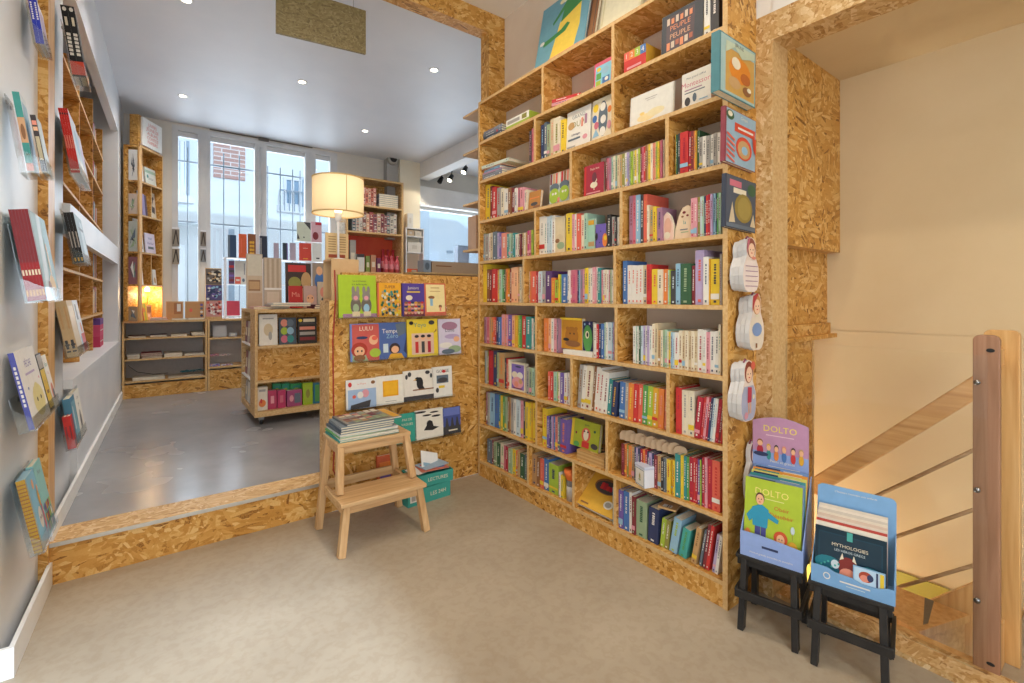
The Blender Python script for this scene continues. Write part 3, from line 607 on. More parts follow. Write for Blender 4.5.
case_cover('picture_book', 'blue and green patchwork book with pink edge at the divider, ninth shelf', 9, 593.5, 611.5, 60, '#d55a72', [('r', .08, .02, .98, .86, '#86c0d6'), ('r', .12, .06, .4, .3, 'lime'), ('r', .14, .34, .42, .58, 'green'), ('r', .5, .1, .9, .36, 'blue'), ('e', .66, .6, .2, .14, 'sky'), ('e', .28, .72, .12, .08, 'yellow'), ('e', .74, .26, .1, .07, 'white')], .02, 4)
y = onX(624, 0, 1.93)[0]; boxy('number_box', 'red and yellow number box on the ninth shelf beside the divider', 'box', y - onX(646, 0, 1.93)[0], .115, .12, (1.93, y, z), -PI / 2, [col(HEX['red']), col(HEX['gold'])],
    [('r', .0, .62, .25, 1, 'coral'), ('r', .25, .62, .5, 1, 'orange'), ('r', .5, .62, .75, 1, 'lime'), ('r', .75, .62, 1, 1, 'blue')] + [('t', c, .12 + .25 * i, .8, .3, 'white') for i, c in enumerate('1234')] + [('r', .15, .2, .8, .3, 'pink')], xp=1)
case_cover('picture_book', 'dark grey picture book with orange lettered cover near the top stair end', 9, 661, 704, 6, '#3d4149', [('r', .12, .08, .8, .92, '#50434a'), ('t', 'PEUPLE', .46, .62, .17, '#d8865e'), ('t', 'PEUPLE', .46, .42, .17, '#cf9a78')] + [('r', .14 + .11 * i, .12 + .03 * (i % 3), .22 + .11 * i, .3, ['#d8865e', '#c9b7a4', '#a95f4a'][i % 3]) for i in range(6)] + [('r', .14 + .11 * i, .72, .21 + .11 * i, .88 - .03 * (i % 2), ['#c9b7a4', '#d8865e'][i % 2]) for i in range(6)], .02, 3)
row(9, 'stair-side', Z2, 838, '884,-70,white,charcoal 950,-60,charcoal,white')
# eighth shelf
z = S(8); yc = (onX(481, 0, 1.93)[0] + onX(507, 0, 1.93)[0]) / 2
dat = [('#7d828c', .026, .24, 0, 'thick grey book lying at the bottom of the mixed pile'), ('#8b8f98', .016, .24, 0, 'paler grey book second from bottom of the mixed pile'), ('#c38aa4', .008, .23, .02, 'slim mauve book lying above the grey ones'), ('#7fa6c4', .018, .2, -.03, 'sky blue book lying in the middle of the mixed pile'), ('#a9744c', .010, .24, .05, 'slim brown book lying under the pale topmost book'), ('#cfd6c4', .022, .30, .08, 'wide pale green book lying on top of the mixed pile')]
zz = z
for c, t, L_, rz, lb in dat: lie_spine('picture_book', lb + ', eighth shelf', 1.915, yc - (.02 if L_ > .25 else 0), zz, t, .2, L_, c, rz, 'mixed pile on the eighth shelf'); zz += t + .0006
case_cover('activity_book', 'white activity book with big multicoloured lettering, eighth shelf', 8, 566, 590.5, 108, 'white', [('t', 'GRAND', .5, .82, .13, 'slate'), ('t', 'OUPI', .5, .62, .22, 'olive'), ('e', .2, .62, .14, .1, 'tan'), ('r', .62, .52, .7, .74, 'salmon'), ('r', .76, .56, .86, .8, 'mauve'), ('t', 'coloriages', .4, .38, .08, 'navy'), ('r', .08, .24, .6, .29, 'slate'), ('e', .8, .24, .1, .06, 'pink'), ('r', .05, .06, .4, .1, 'grey')], .012, 3)
case_cover('activity_book', 'white book with grey oval and coloured dots beside the divider, eighth shelf', 8, 591.5, 611.5, 97, 'cream', [('e', .56, .5, .24, .42, 'slate'), ('e', .54, .78, .14, .1, 'white'), ('e', .58, .48, .14, .1, 'white'), ('e', .56, .2, .15, .11, 'white'), ('e', .18, .8, .14, .1, 'yellow'), ('e', .14, .55, .12, .09, 'blue'), ('e', .24, .38, .12, .09, 'rose'), ('p', [(.04, .1), (.4, .12), (.22, .3)], 'sky'), ('e', .9, .66, .1, .08, 'orange'), ('e', .9, .3, .1, .1, 'pink')], .012, 3)
case_cover('art_board', 'wide pale grey board with faint yellow drawing, eighth shelf', 8, 629.5, 674, 89, '#d4d0c6', [('r', .04, .04, .96, .96, '#dcd9d0'), ('e', .4, .22, .22, .12, '#e4cf9c'), ('e', .62, .3, .2, .12, '#e0d2a8'), ('e', .3, .36, .06, .05, '#e8c878'), ('r', .36, .78, .64, .80, 'grey'), ('r', .4, .72, .6, .735, 'grey')], .012, 4, cat='board')
y = onX(682, 0, 1.93)[0]; yb = onX(711, 0, 1.93)[0]; boxy('game_box', 'white learning game box with pink script title, eighth shelf', 'box', y - yb, onX(700, 68, 1.93)[1] - z, .07, (1.93, y, z), -PI / 2, [col(HEX['white']), col('#e6d9d2'), col(HEX['lime'])],
    [('t', 'Montessori', .5, .66, .2, 'rose'), ('t', 'Mon grand coffret', .5, .84, .08, 'slate'), ('r', .1, .5, .7, .53, 'mauve'), ('r', .1, .42, .8, .45, 'slate'), ('e', .2, .2, .1, .12, 'charcoal'), ('e', .45, .26, .07, .12, 'slate'), ('r', .6, .14, .9, .17, 'sky')], xp=1)
# seventh shelf
case_cover('picture_book', 'tan picture book with dark animals leaning open, seventh shelf', 7, 528, 540, 191, '#b98040', [('e', .5, .3, .3, .1, 'charcoal'), ('e', .7, .12, .3, .08, 'brown'), ('r', .1, .6, .9, .66, 'orange')], .02, 6)
case_cover('picture_book', 'picture book with two green apple faces under red stripes, seventh shelf', 7, 549, 569.5, 172, '#b9c4c0', [('r', .02 + .14 * i, .66, .12 + .14 * i, 1, ['maroon', 'tan', 'coral', 'cream', 'red', 'brown', 'salmon'][i]) for i in range(7)] + [('e', .26, .54, .24, .14, 'slate'), ('e', .76, .56, .24, .14, 'slate'), ('e', .26, .28, .25, .24, 'lime'), ('e', .76, .3, .24, .24, 'lime'), ('e', .2, .34, .05, .04, 'white'), ('e', .34, .34, .05, .04, 'white'), ('e', .7, .36, .05, .04, 'white'), ('e', .84, .36, .05, .04, 'white'), ('r', .44, .04, .56, .2, 'salmon')], .03, 3)
case_cover('picture_book', 'dark red picture book with a pale bird on its cover, seventh shelf', 7, 583.5, 604, 164, '#a23444', [('r', .03, .02, .12, .98, 'red'), ('t', 'Petit Ami', .55, .85, .1, 'cream'), ('e', .52, .34, .18, .1, 'cream'), ('e', .6, .48, .08, .06, 'cream'), ('r', .52, .18, .56, .28, 'cream'), ('e', .54, .58, .12, .16, '#6d3a44'), ('r', .15, .08, .85, .12, 'pink')], .016, 2)
# sixth shelf
case_cover('picture_book', 'cream picture book with faint grey animals, sixth shelf middle compartment', 6, 554.2, 565.6, 217, '#d8c6a2', [('e', .5, .4, .3, .12, 'beige'), ('e', .6, .2, .34, .1, 'sage'), ('e', .3, .34, .2, .06, 'brown')], .016, 0)
case_cover('picture_book', 'pale green picture book half behind the violet one, sixth shelf', 6, 587.5, 595.2, 219, '#9fc4b0', [('r', .1, .1, .9, .25, 'tan'), ('r', .1, .8, .9, .95, 'gold')], .014, 0)
case_cover('picture_book', 'violet picture book with black oval and dots, sixth shelf', 6, 595.6, 606.4, 224, '#6a59a6', [('e', .1, .5, .12, .16, 'black'), ('e', .5, .7, .05, .03, 'navy'), ('e', .66, .36, .05, .03, 'navy'), ('e', .4, .24, .05, .03, 'navy'), ('e', .9, .32, .24, .28, 'orange'), ('e', .95, .4, .14, .1, 'yellow')], .014, 0, x=1.93)
row(6, 'middle divider', Z8, 90, '118,385,black')
def diecut(name, label, rw, p0, p1, pyt, cover, outline, art, th=.016):
    x = 1.94; z0 = S(rw); ya = onX(p0, 300, x)[0]; yb = onX(p1, 300, x)[0]; h = onX((p0 + p1) / 2, pyt, x)[1] - z0; w = ya - yb
    mb = MB(); mb.prism([(a * w, b * h) for a, b in outline], 0, th, 'y', 1, 0); A = Art(mb, w, h); A.draw(art, 2)
    o = mb.build(name, [col(hx(cover)), PAGE] + [col(hx(c)) for c in A.mats]); o.location = (x, ya, z0); o.rotation_euler = (0, 0, -PI / 2); return tag(o, label, 'book', f"books on the {NTH[rw]} shelf of the tall bookcase")
LEAF = [(.2, 0), (.95, 0), (.98, .5), (.7, .86), (.4, 1), (.1, .85), (0, .5), (.05, .2)]
diecut('shaped_book', 'pale pink book with rounded cut outline leaning open, sixth shelf', 6, 661.8, 674, 212, '#e0bfae', LEAF, [('e', .5, .5, .3, .3, '#d7a58e'), ('e', .45, .2, .25, .12, 'cream')])
diecut('shaped_book', 'beige speckled book with blue lettering and rounded outline, sixth shelf', 6, 674.5, 691, 206, '#dcc3a4', [(0, 0), (1, 0), (1, .95), (.8, 1), (.5, .95), (.25, .7), (.05, .3)], [('t', 'la', .62, .5, .16, 'teal'), ('r', .35, .28, .8, .31, 'slate'), ('r', .4, .2, .85, .23, 'sage'), ('e', .6, .8, .1, .04, 'maroon'), ('e', .8, .7, .08, .03, 'maroon'), ('e', .5, .68, .08, .03, 'brown')])
# fourth shelf
lie_flat('picture_book', 'white book lying flat under the bear book, fourth shelf', 1.92, onX(592, 0, 1.92)[0], S(4), .19, onX(563, 0, 1.92)[0] - onX(592, 0, 1.92)[0], .028, '#e4e0d6', group='books on the fourth shelf of the tall bookcase')
x = 1.945; ya = onX(560, 0, x)[0]; yb = onX(582, 0, x)[0]; zt = onX(571, 318, x)[1]
o = book_mesh('picture_book', ya - yb, zt - S(4) - .029, .03, '#c58a2e', [('r', 0, 0, .1, 1, 'yellow'), ('r', .1, .93, 1, 1, 'yellow'), ('e', .55, .42, .3, .3, '#a86f2c'), ('e', .36, .66, .08, .06, '#a86f2c'), ('e', .74, .66, .08, .06, '#a86f2c'), ('e', .3, .3, .14, .05, 'black'), ('e', .48, .5, .03, .03, 'black'), ('e', .66, .5, .03, .03, 'black'), ('e', .6, .18, .34, .1, 'brown')], 'cover')
o.location = (x, ya, S(4) + .0295); o.rotation_euler = (0, 0, -PI / 2); tag(o, 'golden brown picture book with a bear, fourth shelf', 'book', 'books on the fourth shelf of the tall bookcase')
x = 1.95; ya = onX(583, 0, x)[0]; yb = onX(592.6, 0, x)[0]; zt = onX(588, 321.5, x)[1]
o = book_mesh('picture_book', ya - yb, zt - S(4) - .03, .03, '#2c2f58', [('e', .5, .42, .48, .46, 'green'), ('e', .45, .55, .2, .13, 'cream'), ('e', .47, .55, .1, .08, 'black'), ('e', .2, .9, .08, .04, 'sky'), ('e', .7, .93, .08, .04, 'lilac')], 'cover')
o.location = (x, ya, S(4) + .0295); o.rotation_euler = (0, 0, -PI / 2); tag(o, 'dark book with a big green one-eyed face, fourth shelf', 'book', 'books on the fourth shelf of the tall bookcase')
# third shelf
case_cover('picture_book', 'white picture book with a violet family portrait, third shelf far compartment', 3, 510.5, 525.6, 363, 'cream', [('r', .08, .06, .92, .94, '#7d68b6'), ('e', .3, .56, .2, .12, 'cream'), ('e', .66, .56, .2, .12, 'white'), ('e', .5, .3, .38, .2, 'pink'), ('e', .42, .24, .14, .1, 'salmon'), ('e', .7, .36, .12, .09, 'tan'), ('e', .55, .86, .2, .03, 'navy'), ('r', .2, .08, .8, .12, 'maroon')], .03, 0)
# second shelf
lie = S(2)
for k in range(6):
    o = lie_flat('board_book', f'tan board book lying {["lowest", "second lowest", "third from bottom", "third from top", "second from top", "on top"][k]} in the flat pile, second shelf', 1.92, onX(606, 0, 1.92)[0] + .012, lie + k * .0095, .19, .205 + .003 * (k % 2), .009, ['#c9a26a', '#b98f58'][k % 2], art=[('e', .5, .5, .4, .25, '#d3b07c'), ('e', .4, .4, .1, .06, 'charcoal'), ('e', .6, .62, .1, .05, 'charcoal'), ('e', .7, .3, .08, .05, 'orange')] if k == 5 else (), group='flat pile on the second shelf')
x = 1.965; ya = onX(571.5, 0, x)[0]; yb = onX(599.5, 0, x)[0]
o = book_mesh('picture_book', (ya - yb), .155, .022, '#a8ad33', [('r', 0, 0, .1, 1, 'yellow'), ('t', 'petit', .55, .86, .12, 'forest'), ('e', .54, .5, .16, .26, 'coral'), ('e', .54, .5, .09, .2, 'cream'), ('e', .48, .62, .03, .03, 'black'), ('e', .6, .62, .03, .03, 'black'), ('r', .42, .04, .68, .26, 'red'), ('e', .24, .1, .1, .1, 'green'), ('e', .86, .18, .12, .1, 'charcoal'), ('e', .2, .5, .03, .05, 'maroon'), ('e', .84, .7, .04, .05, 'forest')], 'cover')
o.location = (x - .012, ya, lie + 6 * .0095 + .001); o.rotation_euler = (-R(8), 0, -PI / 2); tag(o, 'olive green picture book with a red fox, leaning on the second shelf', 'book', 'books on the second shelf of the tall bookcase')
z = S(2); y = onX(635, 0, 1.905)[0]; yb = onX(648, 0, 1.905)[0]
tn = thing('tin_box', 'white square tin box with blue edge standing before books, second shelf', 'box', (1.906, y, z), (0, 0, -PI / 2 - .35))
mb = MB(); mb.box(0, 0, 0, .085, .085, .088); a = Art(mb, .085, .088); a.draw([('r', .06, .05, .94, .95, 'slate'), ('r', .09, .08, .91, .92, 'white'), ('e', .5, .5, .1, .24, 'beige'), ('e', .5, .55, .05, .12, 'olive'), ('e', .5, .36, .12, .05, 'sage')], 1); mb.build('body', [col('#dfe1e8', .35)] + [col(hx(c)) for c in a.mats], tn, bevel=.003)
MB().box(-.002, -.002, .088, .087, .087, .102).build('lid', col('#c6cbdc', .35), tn, bevel=.003)
y0_, y1_ = onX(628, 0, 1.97)[0], onX(683, 0, 1.97)[0]
m = MB(); n = 11
for k in range(n):
    yy = y0_ + (y1_ - y0_) * k / (n - 1); hh = .05 + .008 * (k % 2)
    m.prism([(-.028, 0), (.028, 0), (.03, hh * .6), (.02, hh * .9), (0, hh), (-.02, hh * .9), (-.03, hh * .6)], 0, .006, 'y')
    b0 = len(m.v) - 14
    rot = Matrix.Rotation(-PI / 2 + .5, 3, 'Z')
    for i in range(b0, len(m.v)): v = rot @ Vector(m.v[i]); m.v[i] = (v.x + 1.95, v.y + yy, v.z + .168 + S(2) - .0)
gl = m.build('paper_garland', col('#c2a585', .8)); tag(gl, 'kraft paper garland of scalloped tags lying over books, second shelf', 'garland'); gl.location.z = .012
# lowest shelf
z = S(1); x = 1.925
ca = thing('grey_canister', 'grey cylinder canister with orange cone lid, lowest shelf', 'canister', (x + .035, onX(568, 0, x)[0], z))
MB().lathe([(0, 0), (.034, 0), (.034, .12), (.0, .12)]).build('body', col('#c9c6c2', .4), ca); MB().lathe([(.0345, .085), (.0345, .12), (.0, .1205)]).build('label_band', col('#77716c'), ca)
MB().lathe([(.034, .1206), (.046, .15), (.05, .178), (0, .18)]).build('lid', col('#dc6f32'), ca)
row(1, 'middle stair-side', W1, 642, '655,330,white 676,350,yellow')
x = 1.905; ya = onX(574.5, 0, x)[0]; yb = onX(612.5, 0, x)[0]
HOLE = [(.5 + .3 * math.cos(k * PI / 10), .62 + .16 * math.sin(k * PI / 10)) for k in range(20)]
ob = thing('large_picture_book', 'big golden book with oval window of red berries slumped open, lowest shelf', 'book', (x + .012, ya - .006, z + .024), (-R(48), 0, -PI / 2))
w_, h_ = (ya - yb) * .93, .235
mb = MB(); mb.box(0, 0, 0, w_, .006, h_); A = Art(mb, w_, h_); A.draw([('p', [(.5 + .34 * math.cos(k * PI / 10), .64 + .2 * math.sin(k * PI / 10)) for k in range(20)], 'brown'), ('p', HOLE, 'charcoal')] + [('e', .38 + .08 * (k % 4), .58 + .05 * (k // 4), .05, .035, ['red', 'crimson'][k % 2]) for k in range(10)] + [('e', .76, .24, .12, .1, 'white'), ('e', .76, .24, .08, .065, 'grey'), ('r', .08, .06, .3, .1, 'brown'), ('r', .1, .9, .5, .95, 'orange')], 1)
mb.build('cover', [col('#dba93c')] + [col(hx(c)) for c in A.mats], ob)
for k in range(3): m = MB(); m.hexa([(0, .010 + .005 * k, 0), (w_ * .97, .010 + .008 * k, 0), (w_ * .97, .013 + .008 * k, 0), (0, .012 + .005 * k, 0), (0, .010 + .005 * k, h_ * .98), (w_ * .97, .010 + .007 * k, h_ * .98), (w_ * .97, .013 + .007 * k, h_ * .98), (0, .012 + .005 * k, h_ * .98)]); m.build('page', [col('#ece7dc'), col('#e6dfd2')][k % 2], ob)
row(1, 'stair-side', W2, 394, '398,-,x 454,160,sage,forest,1 460,-,x 512,195,navy/blue,white,3 520,-,x 566,255,lime/olive*2,white,6 572,-,x 612,245,sky,lime,10 622,-,x 662,300,turq,green,11 690,-,x 716,290,tan,brown,10 726,-,x 740,300,slate,white,10 748,-,x 782,275,maroon/red*2,white,8 796,-,x 828,330,lilac/white*2,navy,8')
y = onX(667, 0, 1.905)[0]
for k in range(2): lie_flat('card_packet', ['kraft card packet with white label lying across leaning books, lowest shelf', 'brown card packet lying on the sage green book, lowest shelf'][k], 1.93 + .03 * k, [onX(676, 0, 1.93)[0], onX(652, 0, 1.96)[0]][k], S(1) + [.192, .205][k], .14, .085, .008, ['#c09a6a', '#7a5a44'][k], rz=[.3, -.2][k], art=[[('r', .08, .3, .3, .8, 'white'), ('r', .1, .4, .28, .44, 'black'), ('r', .1, .5, .28, .56, 'black')], [('e', .5, .5, .2, .15, 'charcoal')]][k], cat='packet')
# ================================================================== low partition with its face-out ledges
m = MB(); m.box(.845, 2.972, 0, 1.998, 3.18, 1.285, 0, xn=1); m.box(.915, 2.955, 1.247, 1.998, 2.99, 1.457, 2)
struct('wall_partition', m, [OSB, OSBP, OSBD])
YP = 2.955
LZ = {}
def face_y(name, label, p0, p1, pyt, pyb, y, cover, art, th=.012, lean=0, z0=None, cat='book', group=None, zoom=None):
    if zoom: s, ox, oy = zoom; p0, p1, pyt, pyb = ox + p0 / s, ox + p1 / s, oy + pyt / s, oy + pyb / s
    x0, zb = onY(p0, pyb, y); x1, _ = onY(p1, pyb, y); _, zt = onY((p0 + p1) / 2, pyt, y); _, zb = onY((p0 + p1) / 2, pyb, y)
    if group in LZ: zb = LZ[group]
    if z0 is not None: zb = z0
    o = book_mesh(name, (x1 - x0) * .985, (zt - zb) / math.cos(R(lean)), th, cover, art, 'cover')
    o.location = (x0, y, zb + th * math.sin(R(lean)) + .0004); o.rotation_euler = (-R(lean), 0, 0); return tag(o, label, cat, group)
P1 = (5.689, 310, 255); P3 = (5.06, 330, 365)
G1, G2, G3, G4 = ['books on the %s clear ledge of the partition' % k for k in ('top', 'second', 'third', 'lowest')]
YL = 2.925
LZ = {g: onY(310 + b_[0] / 5.689, 255 + b_[1] / 5.689, YL)[1] if i < 2 else onY(330 + b_[0] / 5.06, 365 + b_[1] / 5.06, YL)[1] for i, (g, b_) in enumerate(zip((G1, G2, G3, G4), ((548, 350), (556, 584), (374, 190), (500, 372))))}
kid = lambda x, y, r, c, s='#f0c8a4', h='brown': [('e', x, y - r * 2.0, r * .8, r * 1.3, c)] + FACES(x, y, r, s, h)
face_y('picture_book', 'lime green picture book with two grey rabbits on partition top ledge', 165, 383, 115, 357, YL, '#a4bf2c', [('t', 'Le printemps', .55, .86, .06, 'charcoal'), ('t', 'à la belle étoile', .55, .78, .06, 'charcoal'), ('r', .1, 0, 1, .09, 'mauve')] + sum([[('e', x, .28, .14, .2, '#6d6258'), ('e', x, .5, .11, .12, '#8a8178'), ('e', x - .06, .64, .045, .1, '#8a8178'), ('e', x + .06, .64, .045, .1, '#8a8178'), ('e', x, .46, .06, .05, 'pink'), ('e', x, .22, .08, .1, c)] for x, c in ((.44, 'sage'), (.72, 'sky'))], []) + [('r', .34, .02, .54, .14, 'beige'), ('r', .64, .02, .84, .14, 'beige')], .014, 4, group=G1, zoom=P1)
random.seed(11)
face_y('picture_book', 'orange spined yellow book with a crowd of small faces, partition top ledge', 386, 522, 160, 355, YL, '#e5a52a', [('r', 0, 0, .06, 1, 'coral'), ('t', 'SUPER', .53, .88, .12, 'maroon')] + [('e', random.uniform(.15, .92), random.uniform(.06, .76), .055, .045, random.choice(['forest', 'cream', 'charcoal', 'yellow', 'teal', 'tan', 'peach'])) for _ in range(70)], .02, 3, group=G1, zoom=P1)
face_y('picture_book', 'purple picture book with a troop of small figures, partition top ledge', 528, 655, 163, 348, YL, '#54408f', [('t', 'Juniors', .5, .86, .13, 'cream'), ('r', .2, .72, .8, .76, 'yellow'), ('e', .3, .56, .15, .08, 'cream'), ('r', .05, 0, .98, .16, 'maroon')] + [('e', .14 + .145 * (k % 6), .12 + .12 * (k // 6), .07, .06, ['peach', 'salmon', 'cream', 'tan', 'pink'][(k * 3) % 5]) for k in range(18)] + [('e', .14 + .145 * (k % 6), .17 + .12 * (k // 6), .075, .035, ['brown', 'red', 'navy', 'gold'][(k * 5) % 4]) for k in range(18)], .022, 3, group=G1, zoom=P1)
face_y('picture_book', 'cream book with red border and a small umbrella figure, partition top ledge', 655, 778, 162, 345, YL, '#cf6a4e', [('r', .08, .07, .95, .96, '#ead79c'), ('r', .3, .84, .7, .87, 'tan'), ('r', .25, .74, .75, .76, 'tan'), ('e', .32, .56, .15, .05, 'brown'), ('r', .25, .3, .38, .52, 'sky'), ('e', .72, .28, .08, .05, 'brown'), ('r', .68, .14, .76, .26, 'salmon'), ('r', .08, .07, .95, .11, 'coral')], .016, 5, group=G1, zoom=P1)
face_y('comic_album', 'red and blue comic album with a red haired girl, partition second ledge', 232, 398, 392, 607, YL, '#6f86c4', [('r', .06, .0, 1, .98, '#c55a52'), ('t', 'LULU', .55, .86, .16, 'cream'), ('e', .4, .62, .2, .04, 'navy'), ('e', .8, .55, .16, .13, 'peach'), ('e', .84, .6, .1, .06, 'coral'), ('p', [(.06, 0), (.6, 0), (.5, .2), (.06, .3)], 'sage'), ('e', .3, .3, .28, .2, '#a83a2c'), ('e', .3, .26, .18, .13, 'peach'), ('e', .24, .27, .03, .03, 'black'), ('e', .38, .27, .03, .03, 'black'), ('e', .3, .08, .2, .09, 'brown'), ('e', .85, .2, .2, .12, 'lime')], .012, 4, group=G2, zoom=P1)
face_y('comic_album', 'blue comic album with white title and a dark haired boy, partition second ledge', 396, 553, 385, 597, YL, '#4d649c', [('t', 'Tempo', .42, .76, .17, 'white'), ('t', 'Zéro', .48, .62, .17, 'sky'), ('p', [(.7, .6), (1, .7), (1, 1), (.6, .95)], 'slate'), ('e', .56, .28, .2, .15, '#3a2f33'), ('e', .57, .25, .14, .1, 'peach'), ('r', .14, .18, .32, .42, 'pale'), ('p', [(.3, 0), (.9, 0), (.8, .14), (.4, .14)], 'gold'), ('p', [(.88, .2), (1, .6), (1, .1)], 'navy')], .012, 4, group=G2, zoom=P1)
face_y('comic_album', 'yellow comic album with three standing children, partition second ledge', 556, 733, 366, 582, YL, '#e3c53a', [('r', .14, .06, .86, .62, '#d9b7a0'), ('t', 'Yoyo', .42, .84, .17, 'teal'), ('e', .8, .9, .1, .06, 'charcoal'), ('e', .14, .9, .07, .05, 'black')] + sum([[('r', x - .05, .1, x + .05, .4, c), ('e', x, .5, .07, .06, 'peach'), ('e', x, .54, .07, .04, 'black')] for x, c in ((.3, 'red'), (.5, 'charcoal'), (.7, 'crimson'))], []) + [('p', [(.84, .6), (.96, .68), (.94, .72)], 'brown')], .012, 4, group=G2, zoom=P1)
face_y('comic_album', 'pale lilac and white comic album with soft clouds, partition second ledge', 736, 862, 365, 568, YL, '#cfc7d8', [('e', .5, .8, .36, .12, 'mauve'), ('t', 'Lune', .5, .68, .16, 'slate'), ('e', .6, .5, .34, .07, 'lilac'), ('e', .8, .42, .14, .08, 'peach'), ('e', .3, .26, .3, .08, 'white'), ('e', .7, .14, .3, .1, 'sage'), ('e', .4, .08, .3, .07, 'slate')], .012, 4, group=G2, zoom=P1)
face_y('picture_book', 'white book with a blue harbour and red ship scene, partition third ledge', 84, 240, 74, 222, YL, '#e2dfda', [('r', .05, .0, .98, .66, '#9fb6d4'), ('t', 'Le Phare', .5, .84, .09, 'salmon'), ('p', [(.12, .0), (.75, .02), (.8, .26), (.14, .14)], 'charcoal'), ('e', .62, .5, .12, .14, 'pink'), ('e', .45, .46, .1, .12, 'white'), ('e', .25, .42, .06, .06, 'coral'), ('e', .12, .84, .06, .08, 'red'), ('e', .88, .86, .07, .06, 'brown')], .012, 4, group=G3, zoom=P3)
face_y('picture_book', 'white book with a large yellow square, partition third ledge', 238, 380, 55, 205, YL, '#e7e1d3', [('r', .22, .28, .78, .82, '#e6a51f'), ('r', .28, .34, .72, .76, '#eab02e'), ('r', .3, .1, .7, .12, 'grey')], .012, 4, group=G3, zoom=P3)
face_y('picture_book', 'white book with a black crow on a branch, partition third ledge', 374, 528, 28, 182, YL, '#e4ddd0', [('r', .0, .0, 1, .16, 'charcoal'), ('e', .54, .56, .11, .2, 'black'), ('e', .46, .7, .08, .07, 'black'), ('p', [(.3, .66), (.42, .72), (.42, .67)], 'gold'), ('p', [(.55, .34), (.7, .36), (.62, .5)], 'black'), ('r', .3, .33, 1, .37, 'brown'), ('e', .2, .88, .06, .08, 'charcoal'), ('e', .8, .9, .08, .06, 'charcoal'), ('e', .1, .8, .04, .08, 'charcoal'), ('e', .92, .78, .04, .08, 'charcoal')], .012, 4, group=G3, zoom=P3)
face_y('picture_book', 'white book with a dark photo panel and red lettering, partition third ledge', 522, 622, 10, 155, YL, '#e6e2d8', [('t', 'GORGE', .52, .85, .14, 'charcoal'), ('e', .58, .84, .1, .05, 'red'), ('r', .2, .46, .8, .72, 'slate'), ('e', .5, .56, .26, .08, 'charcoal'), ('r', .3, .3, .6, .38, 'yellow'), ('e', .22, .24, .08, .08, 'charcoal')], .012, 4, group=G3, zoom=P3)
face_y('picture_book', 'turquoise picture book with white title behind the step stool, partition lowest ledge', 318, 440, 250, 408, YL, '#3ba08f', [('t', 'PAS DE', .62, .78, .12, 'cream'), ('t', 'VAGUES', .62, .62, .12, 'cream')], .012, 4, group=G4, zoom=P3)
face_y('picture_book', 'white book with a black splashing whale and clouds, partition lowest ledge', 432, 578, 226, 382, YL, '#e6dfd0', [('e', .2, .93, .2, .035, 'black'), ('e', .68, .88, .16, .03, 'black'), ('e', .42, .8, .16, .03, 'black'), ('e', .74, .74, .16, .035, 'black'), ('p', [(.3, .3), (.5, .6), (.6, .58), (.64, .4), (.84, .34), (.6, .26)], 'black'), ('e', .5, .5, .1, .12, 'black')], .012, 4, group=G4, zoom=P3)
face_y('picture_book', 'dark blue book with three pointed towers at dusk, partition lowest ledge', 574, 664, 217, 352, YL, '#4a5590', [('r', 0, 0, 1, .3, 'charcoal'), ('r', .04, .7, .96, 1, '#6a77b8')] + [('p', [(x - .1, .3), (x - .03, .62), (x + .03, .62), (x + .1, .3)], 'charcoal') for x in (.22, .52, .8)] + [('r', .3, .12, .8, .17, 'cream')], .012, 4, group=G4, zoom=P3)
for (p0, p1, pb, zo, nmz) in ((160, 790, 352, P1, 'top'), (225, 868, 590, P1, 'second'), (80, 625, 195, P3, 'third'), (118, 668, 380, P3, 'lowest')):
    s_, ox, oy = zo; x0 = onY(ox + p0 / s_, 0, YL)[0]; x1 = onY(ox + p1 / s_, 0, YL)[0]
    tb = {'top': (548, 350), 'second': (556, 584), 'third': (374, 190), 'lowest': (500, 372)}[nmz]; zb = onY(ox + tb[0] / s_, oy + tb[1] / s_, YL)[1]
    l = thing('acrylic_ledge', f'{nmz} clear acrylic book ledge screwed to the chipboard partition', 'ledge', (x0, YP, zb - .006))
    W = x1 - x0
    MB().box(0, -.048, 0, W, 0, .003).build('base', ACRYL, l); MB().box(0, -.051, 0, W, -.048, .022).build('lip', ACRYL, l); MB().box(0, -.0035, .003, W, -.0005, .07).build('back_plate', ACRYL, l)
m = MB(); pts = [onY(334.5, y_, 2.95) for y_ in (270, 300, 340, 400, 440, 470)] + [onY(346, 500, 2.95)]
tag(MB().tube([(x + .006 * math.sin(k * 2), 2.948 if z > 1.2 else 2.966, z) for k, (x, z) in enumerate(pts)], .004, seg=6).build('red_cable', col('#a8342c', .5)), 'thin red cable hanging down the chipboard partition edge', 'cable')

# ================================================================== step stool
t = thing('step_stool', 'birch two-step stool on the concrete floor before the chipboard partition', 'step stool', (.96, 2.6, 0))
bb = lambda a, b, w=.036, d=.042: MB().beam(a, b, w, d, up=(0, 1, 0))
for sx, xt, xf in ((-1, .792, .738), (1, 1.168, 1.218)):
    child(bb((xf, 2.80, 0), (xt, 2.805, .503)), 'leg', BIRCHZ, t, .003)
    child(bb((xf + .006 * -sx, 2.415, 0), (xt - .012 * sx * -1, 2.445, .243)), 'leg', BIRCHZ, t, .003)
    child(bb((xt + .018 * sx, 2.535, .268), (xt, 2.59, .503)), 'upright', BIRCHZ, t, .003)
    xm = (xt + xf) / 2
    child(MB().beam((xm - .004 * sx, 2.44, .222), (xm - .006 * sx, 2.80, .222), .02, .045), 'side_rail', BIRCH, t, .002)
    child(MB().beam((xt, 2.60, .482), (xt, 2.80, .482), .02, .042), 'side_rail', BIRCH, t, .002)
child(MB().beam((.77, 2.812, .235), (1.19, 2.812, .235), .02, .05), 'back_rail', BIRCH, t, .002)
